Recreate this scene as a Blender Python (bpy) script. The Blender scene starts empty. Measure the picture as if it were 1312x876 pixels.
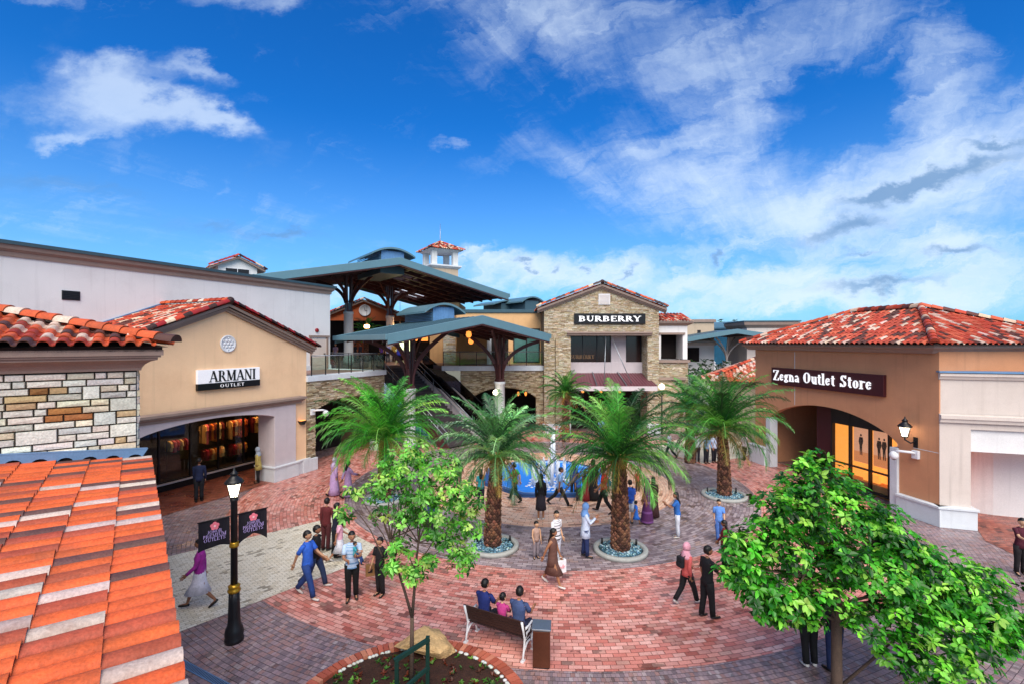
import bpy, bmesh, math, random
from mathutils import Vector, Matrix
from mathutils import noise as mnoise
from mathutils.geometry import tessellate_polygon
R = math.radians
random.seed(7)
C = bpy.context.scene.collection
H, F, CX, CY = 6.8, 620.0, 656.0, 438.0       # eye height, focal length and centre of the 1312x876 photograph

def W(px, py, Y):
    """real point at depth Y on the ray of photograph pixel px, py"""
    return Vector(((px - CX) / F * Y, Y, H - (py - CY) / F * Y))
def G(px, py):
    """ground point under a photograph pixel"""
    return W(px, py, F * H / (py - CY))
def lin(h):
    """sRGB hex to linear rgb"""
    out = []
    for i in (0, 2, 4):
        c = int(h[i:i + 2], 16) / 255
        out.append(c / 12.92 if c <= .04045 else ((c + .055) / 1.055) ** 2.4)
    return tuple(out)

# ---------------------------------------------------------------- materials
def new_mat(name):
    m = bpy.data.materials.new(name); m.use_nodes = True
    nt = m.node_tree; nt.nodes.clear()
    out = nt.nodes.new('ShaderNodeOutputMaterial'); b = nt.nodes.new('ShaderNodeBsdfPrincipled')
    nt.links.new(b.outputs[0], out.inputs[0])
    return m, nt, b
def N(nt, t, **kw):
    n = nt.nodes.new(t)
    for k, v in kw.items():
        if k in n.inputs: n.inputs[k].default_value = v
        else: setattr(n, k, v)
    return n
def mixc(nt, fac, a, b, blend='MIX'):
    n = nt.nodes.new('ShaderNodeMix'); n.data_type = 'RGBA'; n.blend_type = blend
    for sock, v in ((0, fac), (6, a), (7, b)):
        if hasattr(v, 'is_output'): nt.links.new(v, n.inputs[sock])
        elif sock == 0: n.inputs[0].default_value = v
        else: n.inputs[sock].default_value = (*v[:3], 1)
    return n.outputs[2]
def pm(name, col=(.5, .5, .5), rough=.7, var=.18, vscale=2.5, fine=.1, fscale=45, bump=.15, bscale=70, attr=False,
       metal=0, spec=.4, emit=None, estr=0, streak=0, trans=0, alpha=None, coat=0, dirt=None, dscale=1.2):
    m, nt, b = new_mat(name); L = nt.links
    tc = N(nt, 'ShaderNodeTexCoord')
    n1 = N(nt, 'ShaderNodeTexNoise', Scale=vscale, Detail=6.0, Roughness=.6); L.new(tc.outputs['Object'], n1.inputs['Vector'])
    n2 = N(nt, 'ShaderNodeTexNoise', Scale=fscale, Detail=4.0); L.new(tc.outputs['Object'], n2.inputs['Vector'])
    if attr:
        a = N(nt, 'ShaderNodeAttribute', attribute_name='Col'); c = a.outputs['Color']
    else:
        rgb = N(nt, 'ShaderNodeRGB'); rgb.outputs[0].default_value = (*col, 1); c = rgb.outputs[0]
    mr = N(nt, 'ShaderNodeMapRange'); mr.inputs[1].default_value = .25; mr.inputs[2].default_value = .75
    mr.inputs[3].default_value = 1 - var; mr.inputs[4].default_value = 1 + var; L.new(n1.outputs['Fac'], mr.inputs[0])
    mr2 = N(nt, 'ShaderNodeMapRange'); mr2.inputs[1].default_value = .25; mr2.inputs[2].default_value = .75
    mr2.inputs[3].default_value = 1 - fine; mr2.inputs[4].default_value = 1 + fine; L.new(n2.outputs['Fac'], mr2.inputs[0])
    mu = N(nt, 'ShaderNodeMath', operation='MULTIPLY'); L.new(mr.outputs[0], mu.inputs[0]); L.new(mr2.outputs[0], mu.inputs[1])
    fac = mu.outputs[0]
    if streak:
        mp = N(nt, 'ShaderNodeMapping'); mp.inputs['Scale'].default_value = (5, 5, .22); L.new(tc.outputs['Object'], mp.inputs[0])
        n3 = N(nt, 'ShaderNodeTexNoise', Scale=1.0, Detail=5.0); L.new(mp.outputs[0], n3.inputs['Vector'])
        m3 = N(nt, 'ShaderNodeMapRange'); m3.inputs[1].default_value = .56; m3.inputs[2].default_value = .8
        m3.inputs[3].default_value = 1; m3.inputs[4].default_value = 1 - streak * 1.6; L.new(n3.outputs['Fac'], m3.inputs[0])
        mu2 = N(nt, 'ShaderNodeMath', operation='MULTIPLY'); L.new(fac, mu2.inputs[0]); L.new(m3.outputs[0], mu2.inputs[1]); fac = mu2.outputs[0]
    c = mixc(nt, 1.0, c, fac, 'MULTIPLY')
    if dirt:
        n4 = N(nt, 'ShaderNodeTexNoise', Scale=dscale, Detail=8.0, Roughness=.7); L.new(tc.outputs['Object'], n4.inputs['Vector'])
        m4 = N(nt, 'ShaderNodeMapRange'); m4.inputs[1].default_value = .52; m4.inputs[2].default_value = .72
        m4.inputs[3].default_value = 0; m4.inputs[4].default_value = .55; L.new(n4.outputs['Fac'], m4.inputs[0])
        c = mixc(nt, m4.outputs[0], c, dirt)
    L.new(c, b.inputs['Base Color'])
    b.inputs['Roughness'].default_value = rough; b.inputs['Metallic'].default_value = metal
    b.inputs['Specular IOR Level'].default_value = spec; b.inputs['Coat Weight'].default_value = coat
    if bump:
        nb = N(nt, 'ShaderNodeTexNoise', Scale=bscale, Detail=4.0); L.new(tc.outputs['Object'], nb.inputs['Vector'])
        bp = N(nt, 'ShaderNodeBump', Strength=bump, Distance=.02); L.new(nb.outputs['Fac'], bp.inputs['Height']); L.new(bp.outputs[0], b.inputs['Normal'])
    if emit:
        b.inputs['Emission Color'].default_value = (*emit, 1); b.inputs['Emission Strength'].default_value = estr
    if trans: b.inputs['Transmission Weight'].default_value = trans
    if alpha is not None: b.inputs['Alpha'].default_value = alpha
    return m
def leaf_mat(name, tr=.35, rough=.4):
    """leaf colours come per leaf from the Col attribute; thin leaves let light through"""
    m, nt, b = new_mat(name); L = nt.links
    a = N(nt, 'ShaderNodeAttribute', attribute_name='Col'); L.new(a.outputs['Color'], b.inputs['Base Color'])
    b.inputs['Roughness'].default_value = rough; b.inputs['Specular IOR Level'].default_value = .5
    t = N(nt, 'ShaderNodeBsdfTranslucent'); L.new(mixc(nt, 1.0, a.outputs['Color'], (1.3, 1.5, .5), 'MULTIPLY'), t.inputs[0])
    mx = N(nt, 'ShaderNodeMixShader', Fac=tr); L.new(b.outputs[0], mx.inputs[1]); L.new(t.outputs[0], mx.inputs[2])
    out = [n for n in nt.nodes if n.type == 'OUTPUT_MATERIAL'][0]; L.new(mx.outputs[0], out.inputs[0])
    return m
def paver(name, cols, mortar, bw=.25, bh=.125, msize=.007, rough=.46, wet=.4, stain=.3, shift=0):
    """brick pavers laid on UVs in metres: per-brick colour from a ramp, dark joints, stains and some damp glossy bricks"""
    m, nt, b = new_mat(name); L = nt.links
    uv = N(nt, 'ShaderNodeUVMap')
    wn = N(nt, 'ShaderNodeTexNoise', Scale=.7, Detail=3.0); L.new(uv.outputs[0], wn.inputs['Vector'])
    wv = N(nt, 'ShaderNodeVectorMath', operation='SCALE'); L.new(wn.outputs['Color'], wv.inputs[0]); wv.inputs['Scale'].default_value = .05
    ad = N(nt, 'ShaderNodeVectorMath', operation='ADD'); L.new(uv.outputs[0], ad.inputs[0]); L.new(wv.outputs[0], ad.inputs[1])
    br = N(nt, 'ShaderNodeTexBrick'); L.new(ad.outputs[0], br.inputs['Vector'])
    br.inputs['Color1'].default_value = (0, 0, 0, 1); br.inputs['Color2'].default_value = (1, 1, 1, 1); br.inputs['Mortar'].default_value = (.5, .5, .5, 1)
    br.inputs['Scale'].default_value = 1; br.inputs['Brick Width'].default_value = bw; br.inputs['Row Height'].default_value = bh
    br.inputs['Mortar Size'].default_value = msize; br.inputs['Mortar Smooth'].default_value = .3
    rp = N(nt, 'ShaderNodeValToRGB'); cr = rp.color_ramp; cr.interpolation = 'LINEAR'
    while len(cr.elements) < len(cols): cr.elements.new(.5)
    for i, cc in enumerate(cols):
        cr.elements[i].position = i / (len(cols) - 1); cr.elements[i].color = (*cc, 1)
    L.new(br.outputs['Color'], rp.inputs[0])
    n1 = N(nt, 'ShaderNodeTexNoise', Scale=.45, Detail=9.0, Roughness=.68); L.new(uv.outputs[0], n1.inputs['Vector'])
    m1 = N(nt, 'ShaderNodeMapRange'); m1.inputs[1].default_value = .3; m1.inputs[2].default_value = .7; m1.inputs[3].default_value = 1 - stain; m1.inputs[4].default_value = 1 + stain
    L.new(n1.outputs['Fac'], m1.inputs[0])
    n2 = N(nt, 'ShaderNodeTexNoise', Scale=40.0, Detail=5.0); L.new(uv.outputs[0], n2.inputs['Vector'])
    m2 = N(nt, 'ShaderNodeMapRange'); m2.inputs[1].default_value = .3; m2.inputs[2].default_value = .7; m2.inputs[3].default_value = .82; m2.inputs[4].default_value = 1.18
    L.new(n2.outputs['Fac'], m2.inputs[0])
    c = mixc(nt, 1.0, mixc(nt, 1.0, rp.outputs[0], m1.outputs[0], 'MULTIPLY'), m2.outputs[0], 'MULTIPLY')
    n5 = N(nt, 'ShaderNodeTexNoise', Scale=1.1, Detail=5.0, Roughness=.65); L.new(uv.outputs[0], n5.inputs['Vector'])
    s5 = N(nt, 'ShaderNodeMath', operation='MULTIPLY_ADD'); L.new(br.outputs['Color'], s5.inputs[0]); s5.inputs[1].default_value = .3; L.new(n5.outputs['Fac'], s5.inputs[2])
    m5 = N(nt, 'ShaderNodeMapRange'); m5.inputs[1].default_value = .80; m5.inputs[2].default_value = .82; m5.inputs[3].default_value = 1; m5.inputs[4].default_value = .5; L.new(s5.outputs[0], m5.inputs[0])
    c = mixc(nt, 1.0, c, m5.outputs[0], 'MULTIPLY')
    c = mixc(nt, br.outputs['Fac'], c, mortar)
    L.new(c, b.inputs['Base Color'])
    n3 = N(nt, 'ShaderNodeTexNoise', Scale=.8, Detail=6.0); L.new(uv.outputs[0], n3.inputs['Vector'])
    m3 = N(nt, 'ShaderNodeMapRange'); m3.inputs[1].default_value = .4; m3.inputs[2].default_value = .65; m3.inputs[3].default_value = rough; m3.inputs[4].default_value = rough - wet * .7
    L.new(n3.outputs['Fac'], m3.inputs[0]); L.new(m3.outputs[0], b.inputs['Roughness'])
    inv = N(nt, 'ShaderNodeMath', operation='SUBTRACT'); inv.inputs[0].default_value = 1; L.new(br.outputs['Fac'], inv.inputs[1])
    hs = N(nt, 'ShaderNodeMath', operation='MULTIPLY_ADD'); L.new(br.outputs['Color'], hs.inputs[0]); hs.inputs[1].default_value = .5; L.new(inv.outputs[0], hs.inputs[2])
    bp = N(nt, 'ShaderNodeBump', Strength=.5, Distance=.008); L.new(hs.outputs[0], bp.inputs['Height']); L.new(bp.outputs[0], b.inputs['Normal'])
    return m

# ---------------------------------------------------------------- mesh builder
def frame(o, rot):
    """local frame: origin (x, y[, z]) and heading in degrees"""
    return Matrix.Translation(Vector((*o, 0))[:3] if len(o) == 2 else Vector(o)) @ Matrix.Rotation(R(rot), 4, 'Z')
class MB:
    def __init__(s): s.v, s.f, s.mi, s.c, s.uv, s.sm = [], [], [], [], [], []
    def add(s, vs, fs, mi=0, col=None, uv=None, smooth=False, M=None):
        b = len(s.v)
        for p in vs:
            p = Vector(p)
            if M is not None: p = M @ p
            s.v.append(p[:])
        for k, q in enumerate(fs):
            s.f.append([b + i for i in q]); s.mi.append(mi); s.c.append(col); s.sm.append(smooth)
            s.uv.append(uv[k] if uv else None)
        return s
    def box(s, x0, x1, y0, y1, z0, z1, mi=0, col=None, M=None):
        vs = [(x0, y0, z0), (x1, y0, z0), (x1, y1, z0), (x0, y1, z0), (x0, y0, z1), (x1, y0, z1), (x1, y1, z1), (x0, y1, z1)]
        return s.add(vs, [(0, 3, 2, 1), (4, 5, 6, 7), (0, 1, 5, 4), (1, 2, 6, 5), (2, 3, 7, 6), (3, 0, 4, 7)], mi, col, None, False, M)
    def prism(s, pts, y0, y1, mi=0, col=None, M=None, axis='y'):
        """outline in x-z (axis y) or x-y (axis z), concave allowed, given thickness"""
        n = len(pts); P = [Vector((p[0], p[1], 0)) for p in pts]
        ar = sum(P[i].x * P[(i + 1) % n].y - P[(i + 1) % n].x * P[i].y for i in range(n))
        if ar < 0: P.reverse()
        tri = tessellate_polygon([P])
        mk = (lambda p, t: (p.x, t, p.y)) if axis == 'y' else (lambda p, t: (p.x, p.y, t))
        vs = [mk(p, y0) for p in P] + [mk(p, y1) for p in P]; fs = []
        flip = axis == 'z'
        for t in tri:
            a, b_, c = t
            if (P[b_] - P[a]).cross(P[c] - P[a]).z < 0: a, c = c, a
            fs.append((c, b_, a) if flip else (a, b_, c)); fs.append((n + a, n + b_, n + c) if flip else (n + c, n + b_, n + a))
        for i in range(n):
            j = (i + 1) % n
            fs.append((i, j, n + j, n + i) if flip else (j, i, n + i, n + j))
        return s.add(vs, fs, mi, col, None, False, M)
    def tube(s, pts, rad, seg=8, mi=0, col=None, smooth=True, caps=True, M=None, sq=1.0):
        pts = [Vector(p) for p in pts]; n = len(pts)
        if not hasattr(rad, '__len__'): rad = [rad] * n
        vs, fs = [], []; up = None
        for i, p in enumerate(pts):
            t = (pts[min(i + 1, n - 1)] - pts[max(i - 1, 0)]).normalized()
            if up is None: up = Vector((0, 0, 1)) if abs(t.z) < .9 else Vector((1, 0, 0))
            a = t.cross(up).normalized(); bb = a.cross(t).normalized(); up = bb
            for k in range(seg):
                g = 2 * math.pi * k / seg
                vs.append(p + a * math.cos(g) * rad[i] + bb * math.sin(g) * rad[i] * sq)
        for i in range(n - 1):
            for k in range(seg):
                k2 = (k + 1) % seg
                fs.append((i * seg + k, i * seg + k2, (i + 1) * seg + k2, (i + 1) * seg + k))
        if caps: fs.append(tuple(reversed(range(seg)))); fs.append(tuple((n - 1) * seg + k for k in range(seg)))
        return s.add(vs, fs, mi, col, None, smooth, M)
    def bar(s, a, b, w, h=None, mi=0, col=None, M=None):
        """square bar from a to b"""
        h = h or w; a, b = Vector(a), Vector(b); t = (b - a).normalized()
        u = Vector((0, 0, 1)) if abs(t.z) < .95 else Vector((0, 1, 0))
        x = t.cross(u).normalized() * w / 2; y = x.cross(t).normalized() * h / 2
        vs = [a - x - y, a + x - y, a + x + y, a - x + y, b - x - y, b + x - y, b + x + y, b - x + y]
        return s.add(vs, [(0, 1, 2, 3), (7, 6, 5, 4), (0, 4, 5, 1), (1, 5, 6, 2), (2, 6, 7, 3), (3, 7, 4, 0)], mi, col, None, False, M)
    def lathe(s, prof, seg=20, mi=0, col=None, M=None, smooth=True, c=(0, 0), ex=1.0, caps=True):
        vs, fs = [], []
        for r, z in prof:
            for k in range(seg):
                g = 2 * math.pi * k / seg; vs.append((c[0] + r * math.cos(g), c[1] + r * math.sin(g) * ex, z))
        for i in range(len(prof) - 1):
            for k in range(seg):
                k2 = (k + 1) % seg; fs.append((i * seg + k, i * seg + k2, (i + 1) * seg + k2, (i + 1) * seg + k))
        if caps: fs.append(tuple(reversed(range(seg)))); fs.append(tuple((len(prof) - 1) * seg + k for k in range(seg)))
        return s.add(vs, fs, mi, col, None, smooth, M)
    def ball(s, c, r, seg=10, rings=7, mi=0, col=None, M=None, smooth=True):
        rx, ry, rz = r if hasattr(r, '__len__') else (r, r, r)
        vs = [(c[0], c[1], c[2] - rz)]; fs = []
        for i in range(1, rings):
            a = math.pi * i / rings
            for k in range(seg):
                g = 2 * math.pi * k / seg
                vs.append((c[0] + rx * math.sin(a) * math.cos(g), c[1] + ry * math.sin(a) * math.sin(g), c[2] - rz * math.cos(a)))
        vs.append((c[0], c[1], c[2] + rz)); top = len(vs) - 1
        for k in range(seg):
            k2 = (k + 1) % seg; fs.append((0, 1 + k2, 1 + k)); fs.append((top, 1 + (rings - 2) * seg + k, 1 + (rings - 2) * seg + k2))
            for i in range(rings - 2): fs.append((1 + i * seg + k, 1 + i * seg + k2, 1 + (i + 1) * seg + k2, 1 + (i + 1) * seg + k))
        return s.add(vs, fs, mi, col, None, smooth, M)
    def loft(s, rings, seg=10, mi=0, col=None, caps=True, M=None, smooth=True):
        """rings: (centre, rx, ry[, tilt matrix])"""
        vs, fs = [], []
        for rg in rings:
            c, rx, ry = rg[:3]
            for k in range(seg):
                g = 2 * math.pi * k / seg; vs.append(Vector(c) + Vector((rx * math.cos(g), ry * math.sin(g), 0)))
        n = len(rings)
        for i in range(n - 1):
            for k in range(seg):
                k2 = (k + 1) % seg; fs.append((i * seg + k, i * seg + k2, (i + 1) * seg + k2, (i + 1) * seg + k))
        if caps: fs.append(tuple(reversed(range(seg)))); fs.append(tuple((n - 1) * seg + k for k in range(seg)))
        return s.add(vs, fs, mi, col, None, smooth, M)
    def sweep(s, path, prof, mi=0, col=None, M=None, closed=False):
        """moulding: plan path (outward = right of its direction), profile of (out, z) points"""
        P = [Vector((p[0], p[1])) for p in path]; n = len(P); rows = []
        for out, z in prof:
            row = []
            for i in range(n):
                d0 = (P[i] - P[i - 1]).normalized() if (i > 0 or closed) else None
                d1 = (P[(i + 1) % n] - P[i]).normalized() if (i < n - 1 or closed) else None
                if d0 is None: d0 = d1
                if d1 is None: d1 = d0
                n0, n1 = Vector((d0.y, -d0.x)), Vector((d1.y, -d1.x)); mm = (n0 + n1)
                mm = mm / max(.3, (1 + n0.dot(n1)))
                q = P[i] + mm * out; row.append((q.x, q.y, z))
            rows.append(row)
        vs = [p for r_ in rows for p in r_]; fs = []; m = n if closed else n - 1
        for i in range(len(prof) - 1):
            for k in range(m):
                k2 = (k + 1) % n; fs.append((i * n + k, i * n + k2, (i + 1) * n + k2, (i + 1) * n + k))
        if not closed:
            fs.append(tuple(i * n for i in range(len(prof)))[::-1]); fs.append(tuple(i * n + n - 1 for i in range(len(prof))))
        return s.add(vs, fs, mi, col, None, False, M)
    def build(s, name, mats, parent=None, M=None, bevel=0, **props):
        me = bpy.data.meshes.new(name); me.from_pydata(s.v, [], s.f)
        mats = mats if isinstance(mats, (list, tuple)) else [mats]
        for m in mats: me.materials.append(m)
        me.polygons.foreach_set('material_index', s.mi); me.polygons.foreach_set('use_smooth', s.sm)
        if any(c is not None for c in s.c):
            at = me.color_attributes.new('Col', 'FLOAT_COLOR', 'CORNER'); buf = []
            for p, c in zip(s.f, s.c):
                c = c or (.5, .5, .5); buf += [c[0], c[1], c[2], 1.0] * len(p)
            at.data.foreach_set('color', buf)
        if any(u is not None for u in s.uv):
            ul = me.uv_layers.new(name='UVMap'); buf = []
            for p, u in zip(s.f, s.uv):
                for k in range(len(p)): buf += list(u[k]) if u else [0, 0]
            ul.data.foreach_set('uv', buf)
        me.update()
        o = bpy.data.objects.new(name, me); C.objects.link(o)
        if parent is not None: o.parent = parent
        if M is not None: o.matrix_local = M
        if bevel:
            bv = o.modifiers.new('soften', 'BEVEL'); bv.width = bevel; bv.segments = 2; bv.limit_method = 'ANGLE'; bv.angle_limit = R(40)
        for k, v in props.items(): o[k] = v
        return o
def tag(o, label=None, category=None, group=None, kind=None):
    for k, v in (('label', label), ('category', category), ('group', group), ('kind', kind)):
        if v: o[k] = v
    return o
def thing(name, label, category, o=(0, 0, 0), rot=0, group=None):
    e = bpy.data.objects.new(name, None); C.objects.link(e); e.empty_display_size = .2
    e.matrix_world = frame(o, rot); return tag(e, label, category, group)
KIDS = {}
def children(o): return [c for c in o.children]
def copy_tree(o, parent=None):
    c = o.copy(); C.objects.link(c)
    if parent is not None: c.parent = parent
    for ch in list(o.children): copy_tree(ch, c)
    return c
def jit(c, a=.12):
    k = 1 + random.uniform(-a, a); return tuple(max(0, x * k * (1 + random.uniform(-a, a) * .4)) for x in c)
def arch_pts(x0, x1, spring, rise, n=16):
    """points along a segmental arch from x0 to x1"""
    return [(x0 + (x1 - x0) * i / n, spring + rise * (1 - (2 * i / n - 1) ** 2) ** .8 if 0 < i < n else spring) for i in range(n + 1)]

# ---------------------------------------------------------------- masonry and tiles
STONE = [lin(h) for h in ('c4b69c', 'b5a488', 'cfc5b0', 'ab987a', 'bbb2a0', '9b886a', 'c8bca4', 'b8aa90', 'bca88a')]
PALE = [lin(h) for h in ('cdc9bd', 'c0bcb0', 'd4cdba', 'b2b0a8', 'c9bea4', 'cfccc2', 'bab2a0', 'b39a74', 'bfc2bc', 'd8d4c8')]
LEDGE = [lin(h) for h in ('b5a284', 'a08c6c', 'c4b497', '8e7a60', 'ac977a', 'bcae96', '837056', 'c8ba9f')]
def ledge(mb, u0, u1, z0, z1, inside, y=0, hh=(.05, .1), ll=(.18, .5), pal=STONE, dep=.05, M=None, gap=.008):
    """courses of split stones, each block a little proud by its own amount"""
    z = z0
    while z < z1 - .02:
        h = min(random.uniform(*hh), z1 - z); u = u0 - random.uniform(0, .2)
        while u < u1 - .02:
            l = random.uniform(*ll); a, b = max(u, u0), min(u + l, u1)
            ins = [inside(a + (b - a) * (k + .5) / 12, z + h / 2) for k in range(12)]
            if not all(ins) and any(ins):                         # cut the stone to the part that stands on the wall
                k0 = ins.index(True); k1 = k0
                while k1 < 12 and ins[k1]: k1 += 1
                a, b = a + (b - a) * k0 / 12, a + (b - a) * k1 / 12
            if b - a > .02 and any(ins):
                d = random.uniform(.3, 1) * dep; c = jit(random.choice(pal), .13)
                e = random.uniform(-.012, .012); g = gap / 2
                x0_, x1_, za, zb = a + g, b - g, z + g, z + h - g
                vs = [(x0_, y, za), (x1_, y, za), (x1_, y, zb), (x0_, y, zb),
                      (x0_ + .006, y - d - e, za + .006), (x1_ - .006, y - d + e, za + .006), (x1_ - .006, y - d, zb - .006), (x0_ + .006, y - d + e, zb - .006)]
                mb.add(vs, [(4, 5, 6, 7), (0, 1, 5, 4), (1, 2, 6, 5), (2, 3, 7, 6), (3, 0, 4, 7)], 0, c, None, False, M)
            u += l
        z += h
    return mb
ORANGE, BROWN, CREAM, RED = lin('c2562e'), lin('513630'), lin('ccb5a2'), lin('a03a24')
PAL_TILE = [(ORANGE, 4), (BROWN, 2), (CREAM, 2), (RED, 2)]
def pick_tile(pal):
    t = random.uniform(0, sum(w for _, w in pal))
    for c, w in pal:
        t -= w
        if t <= 0: return jit(c, .12)
    return jit(pal[0][0])
def tiles(mb, O, u, v, nu, nv, inside, pitch=.24, expo=.34, h=.07, pal=PAL_TILE, seg=6, colour=None, wide=.68):
    """S-shaped clay tiles in courses: O lower-left corner, u along the eave, v up the slope (unit 3-D vectors)"""
    O, u, v = Vector(O), Vector(u).normalized(), Vector(v).normalized(); n = u.cross(v).normalized()
    if n.z < 0: n = -n
    prof = []
    for k in range(seg + 1):
        a = math.pi * k / seg; prof.append((.5 * pitch * wide * (1 - math.cos(a)), h * math.sin(a) ** .8))
    prof += [(pitch * (1 + wide) / 2, -.018), (pitch * 1.0, 0)]
    for j in range(nv):
        for i in range(nu):
            if not inside((i + .5) * pitch, (j + .5) * expo): continue
            c = colour(i, j) if colour else pick_tile(pal); w = random.uniform(-.006, .006)
            lo = O + u * (i * pitch) + v * (j * expo - .03 + w) + n * (.028 + w); hi = O + u * (i * pitch) + v * ((j + 1) * expo + .02)
            a = [lo + u * p + n * q for p, q in prof]; b = [hi + u * p + n * q for p, q in prof]; d = [p - n * .022 for p in a]
            m = len(prof); vs = a + b + d
            fs = [(k, k + 1, m + k + 1, m + k) for k in range(m - 1)]
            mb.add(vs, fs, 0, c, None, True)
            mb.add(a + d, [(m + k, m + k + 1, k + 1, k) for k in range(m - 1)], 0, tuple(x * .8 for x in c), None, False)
    return mb
def caps_line(mb, a, b, r=.13, L=.36, pal=PAL_TILE, up=(0, 0, 1), seg=8):
    """row of half-round cap tiles from a to b, each lapping the next"""
    a, b = Vector(a), Vector(b); d = (b - a); n = max(1, round(d.length / L)); t = d.normalized()
    s = t.cross(Vector(up)).normalized(); w = s.cross(t).normalized()
    for i in range(n):
        p0 = a + d * (i / n) - t * .02; p1 = a + d * ((i + 1) / n) + t * .02; c = pick_tile(pal)
        A = [p0 + s * math.cos(math.pi * k / seg) * r * 1.08 + w * (math.sin(math.pi * k / seg) * r * 1.08 + .015) for k in range(seg + 1)]
        B = [p1 + s * math.cos(math.pi * k / seg) * r * .93 + w * math.sin(math.pi * k / seg) * r * .93 for k in range(seg + 1)]
        m = seg + 1
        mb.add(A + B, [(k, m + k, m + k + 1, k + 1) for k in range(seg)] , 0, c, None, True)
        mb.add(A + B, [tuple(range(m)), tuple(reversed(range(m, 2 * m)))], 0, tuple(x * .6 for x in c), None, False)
    return mb

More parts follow.
